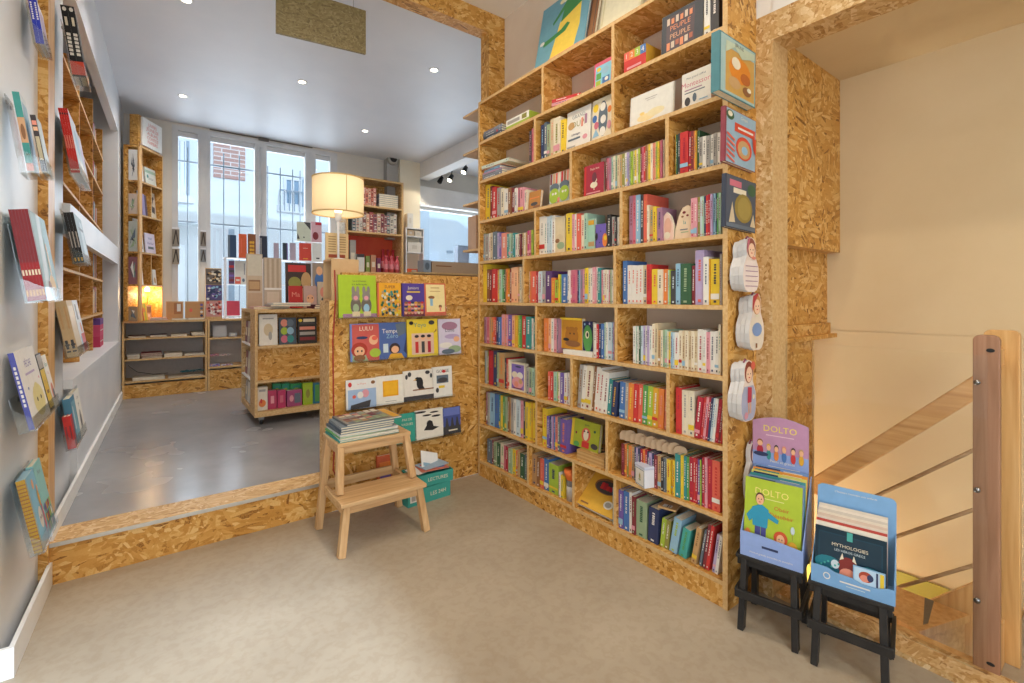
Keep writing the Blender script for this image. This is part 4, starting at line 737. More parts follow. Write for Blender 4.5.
child(MB().beam((.80, 2.592, .482), (1.16, 2.592, .482), .02, .042), 'front_rail', BIRCH, t, .002)
child(MB().beam((.77, 2.444, .222), (1.19, 2.444, .222), .02, .045), 'front_rail', BIRCH, t, .002)
child(MB().box(.772, 2.565, .503, 1.190, 2.838, .524), 'top_board', BIRCH, t, .004)
child(MB().box(.742, 2.405, .245, 1.212, 2.63, .267), 'step_board', BIRCH, t, .004)
zz = .5246
pile = [('#3f9c98', .012, .34, .25, .02, 'turquoise edged book at the bottom'), ('#dcd8cc', .010, .33, .25, -.03, 'white book second from the bottom'), ('#6fae6a', .007, .31, .24, .05, 'green edged book third from the bottom'), ('#c9cfd4', .012, .33, .25, .0, 'pale grey book in the middle'), ('#55606a', .014, .30, .24, .03, 'thick slate book above the middle'), ('#4b5a6c', .012, .30, .23, .0, 'dark blue grey book third from the top'), ('#79848c', .012, .30, .23, -.02, 'grey book second from the top')]
for c, th, w, h, rz, lb in pile:
    lie_flat('picture_book', lb + ' of the pile on the step stool', .795 + random.uniform(-.008, .01), 2.578, zz, w, h, th, c, rz, group='pile of books on the step stool'); zz += th + .0006
random.seed(5)
lie_flat('picture_book', 'photo collage book lying on top of the pile on the step stool', .825, 2.575, zz, .32, .235, .011, '#6d7278', .04, [('r', .02, .02, .84, .98, '#8f8a80'), ('r', .84, .02, .98, .98, 'gold')] + [('r', a, b, a + .1, b + .13, random.choice(['maroon', 'tan', 'sage', 'cream', 'slate', 'brown', 'salmon', 'grey'])) for a in (.06, .18, .30, .42, .54, .66) for b in (.06, .22, .38, .54, .70, .84)], group='pile of books on the step stool')
# turquoise boxes on the floor against the partition
TQ = col('#3f9c90', .55)
def carton(label, x, y, z, w, d, h, rz, txt, lidless=True):
    c = thing('card_box', label, 'box', (x, y, z), (0, 0, rz))
    mb = MB(); tt = .004
    mb.box(0, 0, 0, w, d, tt); mb.box(0, 0, tt, w, tt, h); mb.box(0, d - tt, tt, w, d, h); mb.box(0, tt, tt, tt, d - tt, h); mb.box(w - tt, tt, tt, w, d - tt, h)
    a = Art(mb, w, h); a.draw(txt, 1); mb.build('carton', [TQ] + [col(hx(c_)) for c_ in a.mats], c); return c
c1 = carton('turquoise card box with white label on the concrete floor', 1.25, 2.735, .0, .31, .20, .095, .06, [('r', .05, .25, .2, .75, 'white'), ('r', .08, .34, .17, .66, 'grey'), ('t', 'LES 24H', .7, .5, .36, 'cream')])
c2 = carton('turquoise card box stacked on the other one by the partition', 1.29, 2.76, .0955, .29, .17, .075, -.02, [('t', 'LECTURES', .62, .5, .42, 'cream')])
for k in range(3): lie_flat('leaflet', ['white leaflet sticking up out of the turquoise box', 'colourful leaflet lying in the turquoise box', 'pale blue leaflet lying in the turquoise box'][k], 1.34 + .03 * k, 2.775 + .01 * k, .172 + .006 * k, .19, .13, .004, ['#ecebe8', '#c9705c', '#9fb6cc'][k], [.3, -.1, .15][k], [(), [('e', .4, .5, .2, .2, 'orange'), ('r', .6, .2, .9, .8, 'blue')], [('r', .1, .6, .6, .8, 'red')]][k], cat='leaflet')
o = book_mesh('leaflet', .15, .11, .003, '#f0efec', [('r', .1, .1, .5, .3, 'sky')], 'cover'); o.location = (1.40, 2.85, .19); o.rotation_euler = (-.5, .35, .2); tag(o, 'white folded leaflet standing upright in the turquoise box', 'leaflet')
o = book_mesh('picture_book', .095, .29, .03, '#c9603c', [('r', .12, .1, .9, .6, 'violet'), ('e', .5, .34, .25, .15, 'pink'), ('r', .12, .7, .9, .86, 'orange'), ('e', .6, .3, .1, .1, 'gold')], 'cover'); o.location = (1.13, 2.90, .003); o.rotation_euler = (-.1, 0, .0); tag(o, 'orange and violet book leaning on the partition behind the step stool', 'book')
# ================================================================== black stools with counter displays
def stool(label, ox, oy, rz, w):
    t = thing('small_stool', label, 'stool', (ox, oy, 0), (0, 0, rz)); d = .20
    MB().box(-.004, -.004, .272, w + .004, d + .004, .288).build('seat', BLACKW, t, bevel=.003)
    for xa, xb in ((.026, .018), (w - .026, w - .018)):
        for ya, yb in ((.018, -.006), (d - .018, d + .004)):
            MB().beam((xb, yb, 0), (xa, ya, .272), .04, .022).build('leg', BLACKW, t, bevel=.002)
    MB().box(-.004, -.022, .125, w + .004, -.009, .157).build('stretcher', BLACKW, t, bevel=.002)
    MB().box(.0, d - .002, .125, w, d + .012, .157).build('stretcher', BLACKW, t, bevel=.002)
    for xa in (-.006, w - .007): MB().box(xa, -.009, .125, xa + .013, d + .0, .157).build('stretcher', BLACKW, t, bevel=.002)
    MB().box(.0, .008, .245, w, .022, .272).build('apron', BLACKW, t); MB().box(.0, d - .022, .245, w, d - .008, .272).build('apron', BLACKW, t)
    return t
RS = R(-76.9)
MS1 = Matrix.Translation((1.849, .974, 0)) @ Matrix.Rotation(RS, 4, 'Z')
MS2 = Matrix.Translation((1.882, .726, 0)) @ Matrix.Rotation(RS, 4, 'Z')
stool('small black wooden stool beside the bookcase under the pink and blue display', 1.849, .974, RS, .222)
stool('small black wooden stool nearer the newel post under the blue display', 1.882, .726, RS, .235)
PERI = col('#8da4d6', .5); SKYB = col('#78a4cf', .45)
def in_stool(M_, o, x, y, z, rx=0, rz=0):
    o.matrix_world = M_ @ Matrix.Translation((x, y, z)) @ Matrix.Rotation(rz, 4, 'Z') @ Matrix.Rotation(rx, 4, 'X'); return o
Z0 = .2886
d1 = thing('counter_display', 'blue and pink cardboard book display standing on the black stool by the bookcase', 'display stand'); d1.matrix_world = MS1 @ Matrix.Translation((.012, 0, Z0))
mb = MB(); w = .215; mb.prism([(0, 0), (w, 0), (w, .078), (w * .7, .086), (w * .3, .094), (0, .094)], 0, .004, 'y'); a = Art(mb, w, .09); a.draw([('r', .36, .52, .62, .62, 'navy'), ('t', 'Vivre et grandir ensemble au quotidien', .5, .24, .105, 'white')], 1); mb.build('front_panel', [PERI] + [col(hx(c)) for c in a.mats], d1)
for x_ in (0, w - .003): m = MB(); m.prism([(.004, 0), (.196, 0), (.196, .30), (.004, .09)], x_, x_ + .003, 'x'); m.build('side_panel', PERI, d1)
MB().box(.003, .004, 0, w - .003, .196, .004).build('base', PERI, d1)
mb = MB(); hw, hh = .205, .515
top = [(x_ * hw, hh * (.955 + .045 * math.sin(PI * x_))) for x_ in [1, .9, .75, .6, .5, .4, .25, .1, 0]]
mb.prism([(0, 0), (hw, 0)] + top, .196, .2, 'y'); a = Art(mb, hw, hh, .196)
hd = [('p', [(.0, .70), (1, .70)] + [(x_, .955 + .045 * math.sin(PI * x_)) for x_ in [1, .9, .75, .6, .5, .4, .25, .1, 0]], '#b98aa8'), ('r', 0, 0, 1, .71, '#8ba0d2'), ('t', 'DOLTO', .5, .90, .07, '#e8d34c'), ('r', .25, .845, .75, .853, '#d9b8c4')]
for i, (x_, c_, h_) in enumerate(((.14, 'crimson', 'brown'), (.30, 'teal', 'gold'), (.44, 'orange', 'black'), (.58, 'blue', 'salmon'), (.74, 'red', 'black'), (.88, 'gold', 'tan'))):
    yy = .775 if i == 0 else .745; r_ = .05 if i == 0 else .036; hd += [('e', x_, yy - .055, r_ * 1.2, .04, c_), ('e', x_, yy + .008, r_ * 1.1, .027, h_), ('e', x_, yy, r_, .022, 'peach')]
hd += [('e', .16, .69, .14, .018, 'navy'), ('t', 'Petits et grands', .55, .645, .028, 'white'), ('r', .3, .60, .86, .606, 'white'), ('r', .38, .585, .8, .591, 'white'), ('r', .36, .53, .74, .555, 'pale')]
a.draw(hd, 1); mb.build('header', [PERI] + [col(hx(c), .5) for c in a.mats], d1)
spec = [('#6f8fc0', .31, 'slate blue', .138), ('#e2973c', .302, 'orange', .122), ('#d8cf6a', .298, 'yellow', .098), ('#3f8f96', .293, 'teal', .074), ('#7c94b8', .290, 'grey blue', .05)]
for i, (c_, h_, nme, y_) in enumerate(spec):
    o = book_mesh('picture_book', .196, h_, .011, c_, [('r', .04, .92, .5, .985, 'teal' if i % 2 else 'navy'), ('r', .56, .93, .9, .975, 'cream')], 'cover'); in_stool(MS1, o, .022, y_ - .01, Z0 + .006, -R(9)); tag(o, f'{nme} edged picture book {["last", "fourth", "third", "second", "first"][i]} behind the lime one in the display', 'book', 'picture books in the blue and pink display')
o = book_mesh('picture_book', .198, .288, .011, '#a9bd35', [('t', 'DOLTO', .48, .84, .12, '#e6d47a'), ('r', .3, .755, .7, .765, '#d9d38a'), ('t', 'Obéir', .66, .66, .075, '#c2562c'), ('t', 'Désobéir', .66, .57, .075, '#c2562c'),
    ('r', .2, .1, .3, .4, '#4b4a86'), ('r', .31, .1, .4, .4, '#4b4a86'), ('p', [(.16, .38), (.42, .38), (.44, .62), (.3, .68), (.14, .62)], '#2f8fae'), ('p', [(.42, .6), (.62, .52), (.6, .47), (.4, .52)], '#2f8fae'), ('p', [(.16, .62), (.04, .5), (.1, .42), (.2, .5)], '#2f8fae')] + FACES(.28, .735, .07, 'peach', '#5d3f2c') +
    [('e', .66, .3, .12, .09, '#c8512c')] + [('p', [(.58, .12), (.78, .12), (.72, .24), (.64, .24)], 'violet')] + FACES(.66, .28, .07, 'peach', '#c8512c') + [('e', .86, .44, .035, .05, 'pale'), ('r', .855, .32, .865, .4, 'olive'), ('e', .5, .18, .08, .08, 'orange'), ('e', .86, .2, .1, .1, 'gold'), ('e', .92, .12, .07, .08, 'tan'), ('r', .0, .02, 1, .1, '#b7a53a'), ('e', .08, .25, .06, .08, 'orange'), ('r', .06, .1, .1, .25, 'brown')], 'cover')
in_stool(MS1, o, .018, .0185, Z0 + .006, -R(8)); tag(o, 'lime green picture book with a father and child, foremost in the display', 'book', 'picture books in the blue and pink display')
# second display
d2 = thing('counter_display', 'blue cardboard display of landscape books on the stool near the newel post', 'display stand'); d2.matrix_world = MS2 @ Matrix.Translation((.006, 0, Z0))
w = .236
mb = MB(); mb.prism([(0, 0), (w, 0), (w, .05), (w * .93, .052), (w * .8, .04), (w * .62, .04), (w * .5, .05), (w * .3, .052), (w * .2, .062), (0, .062)], 0, .004, 'y'); a = Art(mb, w, .06); a.draw([('e', .2, .55, .045, .2, 'white'), ('e', .2, .55, .033, .14, '#78a4cf'), ('r', .36, .42, .72, .5, 'white'), ('r', .44, .26, .66, .3, 'pale')], 1); mb.build('front_lip', [SKYB] + [col(hx(c)) for c in a.mats], d2)
MB().box(0, .004, 0, w, .15, .004).build('base', SKYB, d2)
for x_ in (0, w - .003): m = MB(); m.prism([(.004, .004), (.12, .004), (.15, .18), (.004, .06)], x_, x_ + .003, 'x'); m.build('side_panel', SKYB, d2)
mb = MB(); hh = .30; pts = [(0, 0), (w, 0)] + [(w - .018 + .018 * math.cos(k * PI / 12), hh - .022 + .018 * math.sin(k * PI / 12)) for k in range(7)] + [(.014, hh), (0, hh - .01)]
mb.prism(pts, 0, .004, 'y'); a = Art(mb, w, hh); a.draw([('t', "L'histoire racontée aux enfants", .5, .935, .034, 'white')], 1); h_ = mb.build('header', [SKYB] + [col(hx(c)) for c in a.mats], d2); h_.location = (0, .128, .004); h_.rotation_euler = (-R(7), 0, 0)
for i in range(8):
    y_ = .102 - .0105 * i; hgt = .232 - .0055 * i
    o = book_mesh('landscape_book', .205, hgt, .0085, ['#d9cdbd', '#e4d8c8', '#cfc3b4', '#e0d3c0', '#d6b7a4', '#dccfbf', '#b8463c', '#e6dccb'][i], [('r', 0, .0, 1, 1, ['#d9cdbd', '#e4d8c8', '#cfc3b4', '#e0d3c0', '#d6c0ac', '#dccfbf', '#b8463c', '#e6dccb'][i])], 'cover')
    in_stool(MS2, o, .014, y_, Z0 + .006, -R(9)); tag(o, f'pale edged landscape book {["at the very back", "seventh back", "sixth back", "fifth back", "fourth back", "third back", "second back with red edge", "just behind the dark cover"][i]} in the blue display', 'book', 'landscape books in the blue display')
cv = [('r', .05, .05, .95, .92, '#12384a'), ('r', .07, .07, .93, .90, '#16303f'), ('e', .2, .34, .2, .14, '#1f7280'), ('e', .78, .34, .18, .13, '#1f7280'), ('e', .5, .24, .44, .16, '#185a6c'), ('r', .46, .84, .54, 1.0, 'turq'), ('t', 'MYTHOLOGIES', .5, .72, .085, 'cream'), ('t', 'LES HÉROS GRECS', .5, .63, .06, 'pale'),
      ('e', .48, .36, .14, .18, '#7c2a24'), ('p', [(.36, .46), (.4, .6), (.42, .5)], 'cream'), ('p', [(.6, .46), (.56, .6), (.54, .5)], 'cream'), ('e', .48, .22, .12, .12, '#d88a72'), ('e', .68, .3, .08, .08, 'gold'), ('e', .3, .36, .06, .08, 'pale'), ('e', .48, .1, .1, .08, 'gold'), ('e', .12, .14, .045, .06, 'grey')] + [('e', .1 + .05 * k, .3 + .04 * (k % 3), .015, .02, 'turq') for k in range(6)]
o = book_mesh('landscape_book', .205, .182, .0085, '#0f2a38', cv, 'cover'); in_stool(MS2, o, .014, .016, Z0 + .006, -R(9)); tag(o, 'dark blue landscape book with a red bull head, foremost in the blue display', 'book', 'landscape books in the blue display')
o = book_mesh('postcard', .088, .058, .002, '#86aed2', [('r', .04, .06, .96, .94, '#b5cfe2'), ('e', .4, .5, .22, .3, '#a5442c'), ('e', .36, .4, .14, .2, 'salmon'), ('e', .54, .5, .1, .2, 'navy'), ('r', .72, .1, .78, .9, 'navy'), ('r', .84, .1, .96, .9, 'yellow')], 'cover'); in_stool(MS2, o, .128, .0085, Z0 + .034, -R(5)); tag(o, 'small light blue card propped before the dark bull head cover', 'card')

# ================================================================== things hung on the bookcase side
YH = Y0 - .012
def hung(name, label, p0, p1, pyt0, pyb0, th, cover, art, tilt=0):
    y = YH - th; x0, zb = onY(p0, pyb0, y); x1 = onY(p1, 0, y)[0]; zt = onY(p0, pyt0, y)[1]
    o = book_mesh(name, x1 - x0, zt - zb, th, cover, art, 'cover'); o.location = (x0, y + .008, zb); o.rotation_euler = (0, R(tilt), 0); tag(o, label, 'book', 'books hung on the side of the tall bookcase')
hung('picture_book', 'thick pale teal picture book with orange village scene hung highest on bookcase side', 721, 757, 28, 89, .035, '#4d7f86', [('r', .04, .02, .98, .98, '#9fb9b4'), ('r', .16, .06, .96, .8, '#c69a52'), ('e', .55, .5, .3, .22, '#d8842f'), ('e', .44, .6, .12, .1, 'cream'), ('e', .7, .4, .14, .1, '#b3622c'), ('e', .4, .25, .16, .1, 'tan'), ('e', .74, .2, .12, .08, 'brown'), ('p', [(.16, .7), (.4, .86), (.6, .72), (.96, .84), (.96, .94), (.16, .9)], '#b9c3a8'), ('t', 'BRUNE', .52, .90, .09, 'charcoal'), ('e', .8, .24, .06, .04, 'cream')], 1)
hung('picture_book', 'blue picture book with red title patches hung second on bookcase side', 726, 757, 104, 160, .018, '#8b3f4a', [('r', .05, .01, .99, .99, '#93aebd'), ('e', .16, .88, .12, .09, 'forest'), ('e', .16, .9, .07, .05, 'cream'), ('t', 'Cirque', .6, .91, .09, 'cream'), ('r', .3, .62, .96, .78, '#d1492f'), ('r', .4, .68, .9, .72, 'white'), ('e', .6, .35, .26, .22, '#d1492f'), ('e', .6, .33, .2, .17, 'tan'), ('e', .62, .32, .1, .08, 'sky')] + [('p', [(.05, .1 + .1 * k), (.3, .02 + .1 * k), (.3, .06 + .1 * k), (.05, .15 + .1 * k)], 'coral') for k in range(5)] + [('p', [(.86, .62), (.98, .62), (.98, .3), (.9, .4)], '#d1492f')], 2)
hung('picture_book', 'dark grey picture book with a golden oval hung third on bookcase side', 727, 757, 172, 226, .018, '#3a4150', [('r', .02, .01, .99, .99, '#4d5563'), ('r', .12, .8, .5, .92, 'rose'), ('r', .24, .68, .66, .78, 'cream'), ('e', .58, .42, .3, .28, '#8f7a3c'), ('e', .6, .42, .22, .22, '#a08a48'), ('e', .84, .82, .14, .12, 'forest'), ('p', [(.1, .1), (.2, .5), (.3, .12)], 'beige'), ('r', .02, .02, .98, .09, 'slate'), ('p', [(.8, .1), (.9, .36), (.98, .1)], 'beige')], 2)
DOLL = [(.30, 0), (.70, 0), (.86, .04), (.96, .14), (1.0, .30), (.96, .46), (.84, .58), (.76, .66), (.80, .76), (.78, .88), (.68, .97), (.5, 1.0), (.32, .97), (.22, .88), (.20, .76), (.24, .66), (.16, .58), (.04, .46), (0, .30), (.04, .14), (.14, .04)]
def doll(label, p0, p1, pyt, pyb, dress, hair, extra, rz=.03, n=3):
    y = YH - .002 - .02 * n; p0 = p0 + 10; x0, zb = onY(p0, pyb, y); x1, zt = onY(p1, pyt, y); _, zb = onY((p0 + p1) / 2, pyb, y); _, zt = onY((p0 + p1) / 2, pyt, y)
    w = x1 - x0; h = zt - zb; t = thing('doll_shaped_book', label, 'book', (x0, y, zb), (0, 0, rz), 'doll shaped books hung on the bookcase side')
    for k in range(3 - n, 3):
        mb = MB(); s_ = 1 - .04 * (2 - k)
        yy = .040 - .020 * k
        mb.prism([((.5 + (a_ - .5) * s_) * w, b_ * h * s_ + h * (1 - s_) * .3) for a_, b_ in DOLL], yy, yy + .018, 'y', 1, 0)
        mats = [col('#d8d2cc'), col('#c9c5c2')]
        if k == 2:
            a = Art(mb, w, h, yy); a.draw([('p', DOLL, '#e5d3c6'), ('p', [(.04, .16), (.14, .05), (.3, .01), (.7, .01), (.86, .05), (.96, .16), (.98, .3), (.94, .45), (.8, .57), (.2, .57), (.06, .45), (.02, .3)], dress), ('e', .5, .80, .27, .18, hair), ('e', .52, .76, .2, .13, '#ecc5a6'), ('e', .44, .77, .025, .012, 'black'), ('e', .6, .77, .025, .012, 'black'), ('e', .52, .71, .05, .01, 'red')] + extra, 2); mats += [col(hx(c)) for c in a.mats]
        mb.build('page_board', mats, t)
    m = MB(); m.tube([(w * .3, .008, h * .96), (w * .42, .01, h * 1.01), (w * .55, .008, h * .96)], .004, seg=6); m.build('ribbon', col('#7a3a4a'), t)
doll('doll shaped board book with white wavy dress, highest on the bookcase side', 733, 760, 237, 292, '#ead9cf', '#8a4a3a', [('r', .12 + .0 * k, .1 + .09 * k, .88, .115 + .09 * k, 'mauve') for k in range(5)] + [('e', .62, .62, .14, .03, 'salmon'), ('p', [(.2, .7), (.24, .95), (.4, .99), (.3, .8)], 'rose')])
doll('doll shaped board book with red hood and blue apron, second on bookcase side', 739, 765, 293, 350, '#e6d6c0', '#c28a50', [('p', [(.2, .66), (.24, .94), (.5, 1.0), (.6, .98), (.36, .84)], '#b53a40'), ('e', .5, .36, .32, .12, '#7d97c2'), ('e', .5, .6, .16, .025, 'cream'), ('r', .4, .04, .5, .12, 'brown')])
doll('doll shaped board book with red dress over grey skirt, third on bookcase side', 731, 757, 360, 421, '#a9abc0', '#8c3f2e', [('p', [(.4, .3), (.66, .3), (.68, .54), (.42, .56)], '#b8384a'), ('e', .8, .38, .08, .04, 'cream'), ('r', .44, .12, .5, .3, 'peach'), ('r', .56, .12, .62, .3, 'peach'), ('e', .3, .1, .12, .06, 'pink'), ('e', .74, .9, .14, .07, 'coral')])
doll('doll shaped board book half behind the lime book display, lowest on bookcase side', 737, 762, 441, 500, '#d6c3bd', '#6d3a34', [('e', .5, .3, .3, .2, 'pink')], n=1)
# ================================================================== clear holders on the wall at the step
def stackL(n, name, cname, label, Yn, br, bl, tr, far, cover, art, sp=None, where='', zoom=None, mark=None):
    """br / bl: bottom corners of the spines nearest the room / wall, tr: top corner nearest the room, far: far bottom corner of the front cover, in picture units, at depth Yn"""
    if zoom: s_, ox, oy = zoom; br, bl, tr = [(ox + p[0] / s_, oy + p[1] / s_) for p in (br, bl, tr)]; far = ox + far / s_
    xb, zb = onY(*br, Yn); xi, _ = onY(*bl, Yn); xt, zt = onY(*tr, Yn)
    yf = onX(far, 300, xb)[0]
    a = math.atan2(xb - xt, zt - zb); h = math.hypot(xb - xt, zt - zb); th = (xb - xi) / n * .88; w = min(yf - Yn, .32)
    for k in range(n):
        o = book_mesh(name, w, h, th / 1.02, cover, art if k == 0 else (), 'cover')
        if sp and th > .004:
            mb = MB(); A = Art(mb, th / 1.02, h); A.draw(sp, 0)
            vs = [(v[1], v[0], v[2]) for v in mb.v]     # marks on the spine side at x=0
            me = o.data; nv = len(me.vertices); base = len(me.materials)
            fs = [tuple(i + nv for i in f) for f in mb.f]; mi = [p.material_index for p in me.polygons] + [m_ + base for m_ in mb.m]
            allv = [tuple(v.co) for v in me.vertices] + vs; allf = [tuple(p.vertices) for p in me.polygons] + fs
            mats = list(me.materials) + [col(hx(c)) for c in A.mats]
            nmz = bpy.data.meshes.new(me.name); nmz.from_pydata(allv, [], allf)
            for m_ in mats: nmz.materials.append(m_)
            nmz.polygons.foreach_set('material_index', mi); nmz.update(); o.data = nmz
        RM = Euler((-a, 0, PI / 2)).to_matrix(); o.location = Vector((xb, Yn, zb)) + RM @ Vector((0, k * th, .0005)); o.rotation_euler = (-a, 0, PI / 2)
        tag(o, (label if k == 0 else f'copy of the {cname} behind its front one, {where}'), 'book', f'copies of the {cname} in a clear holder')
    return xb, zb, a, w, h, th * n
def holder(label, Yn, yf, xb, zb, a, depth):
    RM = Euler((-a, 0, PI / 2)).to_matrix(); W = yf - Yn + .024; D = depth + .006
    org = Vector((xb, Yn, zb)) + RM @ Vector((-.012, -.001, -.0045))
    t = thing('acrylic_holder', label, 'book holder', org, (-a, 0, PI / 2))
    wall = LX(min(yf, 3.78)) - .028; back = RM @ Vector((0, D + .003, 0)); Hh = max(.02, min(.28, (org.x + back.x - wall) / max(math.sin(a), .02) - .02))
    MB().box(0, D, 0, W, D + .003, Hh).build('back_plate', ACRYL, t); MB().box(0, -.001, 0, W, D, .003).build('base', ACRYL, t); MB().box(0, -.004, 0, W, -.001, .05).build('front_lip', ACRYL, t)
    m = MB(); m.prism([(0, .003), (D, .003), (D, min(.09, Hh)), (0, .05)], -.001, .002, 'x'); m.build('side_plate', ACRYL, t); D += .003
    for q in (.25, .75): m = MB(); m.lathe([(0, 0), (.008, 0), (.008, .004), (0, .004)], (0, 0, 0), seg=12); m.v = [(x + W * q, y_ - z_ * 0 + 0, z_) for x, y_, z_ in m.v]; m.v = [(x, D + z_, Hh - .02 + y_) for x, y_, z_ in m.v]; m.build('fixing', STEEL, t)
A8 = (4.27, 0, 400); A7 = (5.256, 0, 290); A3 = (6.5, 0, 95); A5 = (6.5, 0, 190); AB = (3.415, 0, 180); A1 = (6.5, 0, 0); A2 = (6.1, 50, 0); A4 = (6.1, 50, 90); A6 = (6.1, 50, 190)
YA, YB2 = 2.40, 3.28
mus = [('r', 0, .03 + .05 * k, 1, .045 + .05 * k, 'brown') for k in range(19)]
r = stackL(4, 'picture_book', 'mustard spined picture book', 'light blue picture book with mustard spine and white bubble, lowest holder near the wall corner', YA, (185, 645), (140, 665), (105, 340), 214, '#86bcd8', [('e', .62, .36, .2, .15, 'white'), ('t', 'Bulle', .62, .36, .07, 'charcoal'), ('e', .55, .84, .1, .07, 'peach'), ('e', .84, .6, .1, .12, 'gold'), ('e', .86, .74, .07, .05, 'peach'), ('p', [(.8, .1), (.98, .2), (.94, .5), (.84, .5)], 'rose'), ('r', 0, 0, .03, 1, 'gold')], [('r', 0, 0, 1, 1, '#b08a2a')] + mus, 'lowest wall holder', A8)
xb, zb, a, w, h, dp = r
o = book_mesh('picture_book', .13, h * 1.02, .02, '#8fc4c4', [('t', 'Noé', .5, .86, .1, 'slate'), ('r', .05, .04, .95, .3, 'teal')] + [('e', .15 + .2 * (k % 4), .1 + .14 * (k // 4), .08, .06, ['crimson', 'lime', 'white', 'violet', 'gold'][k % 5]) for k in range(12)], 'cover'); o.location = (xb, YA + w + .006, zb + .0005); o.rotation_euler = (-a, 0, PI / 2); tag(o, 'teal picture book with bright flowers beside the light blue one, lowest holder', 'book')
holder('clear acrylic holder lowest on the wall, holding light blue picture books', YA, YA + w + .15, xb, zb, a, dp + .004)
r = stackL(1, 'picture_book', 'blue spined white book', 'white book with blue spine and yellow creature, second lowest wall holder', YA, (150 * 5.256 / 4.27, (125 / 4.27 + 110) * 5.256), (120 * 5.256 / 4.27, (130 / 4.27 + 110) * 5.256), (70, 330), 275, '#e9e6e2', [('t', 'PÊCHE', .5, .8, .13, 'violet'), ('r', .25, .66, .75, .69, 'lilac'), ('e', .6, .28, .3, .22, '#e9dc9a'), ('e', .6, .46, .1, .06, '#e9dc9a'), ('e', .5, .3, .03, .03, 'black'), ('e', .7, .3, .03, .03, 'black'), ('e', .2, .5, .03, .02, 'blue'), ('e', .85, .56, .03, .02, 'pink')], [('r', 0, 0, 1, 1, '#4a4f9c')] + [('r', .3, .3 + .06 * k, .7, .34 + .06 * k, 'white') for k in range(9)], 'second lowest holder', A7)
xb, zb, a, w, h, dp = r; y2 = YA + w
o = book_mesh('picture_book', .10, h * .86, .03, '#3d3a36', [('r', .1, .05, .95, .72, '#e3c040'), ('r', .1, .74, .95, .98, '#a9a094'), ('t', 'LE BAL', .5, .5, .08, 'tan'), ('r', .3, .3, .7, .36, 'brown')], 'cover'); o.location = (xb, y2 + .006, zb + .0005); o.rotation_euler = (-a, 0, PI / 2); tag(o, 'yellow panelled book with dark spine, second lowest wall holder', 'book')
o = book_mesh('picture_book', .09, h * .8, .02, '#ece7de', [('t', 'Nour', .5, .82, .14, 'teal'), ('t', 'et', .5, .66, .12, 'rose'), ('e', .5, .3, .3, .16, 'salmon'), ('e', .6, .24, .2, .1, 'slate')], 'cover'); o.location = (xb, y2 + .112, zb + .0005); o.rotation_euler = (-a, 0, PI / 2); tag(o, 'white book with green and red title, second lowest wall holder', 'book')
holder('clear acrylic holder second lowest on the wall, with the blue spined book', YA, y2 + .21, xb, zb, a, .034)
r = stackL(6, 'comic_album', 'dark red spined album', 'pale blue album with a yellow figure and dark red spine, middle wall holder', YA, (160, 408), (85, 412), (27.7 * 3.415, (209 - 180) * 3.415), 243, '#a8c6cf', [('p', [(.1, 0), (.4, 1), (.62, 1), (.4, 0)], 'pale'), ('p', [(.55, 0), (.7, .6), (.66, 1), (.9, 1), (.9, 0)], '#7fa9b4'), ('e', .66, .62, .06, .06, 'tan'), ('p', [(.6, .3), (.72, .3), (.72, .58), (.62, .58)], 'beige'), ('e', .62, .16, .2, .14, '#d9b25c'), ('e', .4, .14, .1, .08, 'brown'), ('r', 0, 0, .02, 1, 'maroon')], [('r', 0, 0, 1, 1, '#7d2228'), ('r', 0, .0, 1, .42, '#9c1f24'), ('r', .2, .28, .8, .34, 'cream'), ('r', .2, .05, .8, .12, 'gold')], 'middle wall holder', AB)
xb, zb, a, w, h, dp = r; holder('clear acrylic holder at mid height, holding dark red spined albums', YA, YA + w, xb, zb, a, dp)
r = stackL(1, 'hardcover_book', 'teal spined book', 'teal and orange spined book in the holder above the red albums', YA, (225, 495), (170, 495), (19 * 6.5, (92 - 95) * 6.5), 262, '#d5dde2', [('r', .1, .1, .9, .9, 'sky')], [('r', 0, 0, 1, 1, '#3f8f88'), ('r', 0, .36, 1, .68, '#c79a72'), ('e', .5, .5, .3, .1, 'brown'), ('r', 0, 0, 1, .1, 'salmon'), ('r', .2, .2, .8, .22, 'forest')], '', A3)
xb, zb, a, w, h, dp = r
r2 = stackL(1, 'hardcover_book', 'dark spined book', 'black spined book with tan blocks in the holder above the red albums', YA, (308, 497), (265, 497), (230, 130), 340, '#c3d0d8', [('p', [(.1, .1), (.9, .3), (.9, .9), (.2, .9)], 'pale')], [('r', 0, 0, 1, 1, '#3a3030'), ('r', .1, .82, .9, .9, 'salmon'), ('r', .1, .72, .9, .79, 'peach'), ('r', .15, .2, .85, .62, '#b5a888')], '', A3)
holder('clear acrylic holder second from the top, with teal and black spines', YA, YA + max(w, r2[3]), r2[0], min(zb, r2[1]) - .001, a, r2[0] - xb + dp + .01)
r = stackL(2, 'hardcover_book', 'bright blue spined book', 'bright blue spined book nearest the room, topmost holder by the wall corner', YA + .25, (290, 290), (225, 290), (36.5 * 6.5, 0), 330, '#d9dde4', [('r', .1, .1, .9, .9, 'lilac')], [('r', 0, 0, 1, 1, '#2533a8')] + [('r', .3, .55 + .05 * k, .7, .585 + .05 * k, 'white') for k in range(8)], 'topmost holder', A1)
xb, zb, a, w, h, dp = r; holder('clear acrylic holder topmost by the wall corner, with bright blue spines', YA + .25, YA + .25 + w, xb, zb, a, dp)
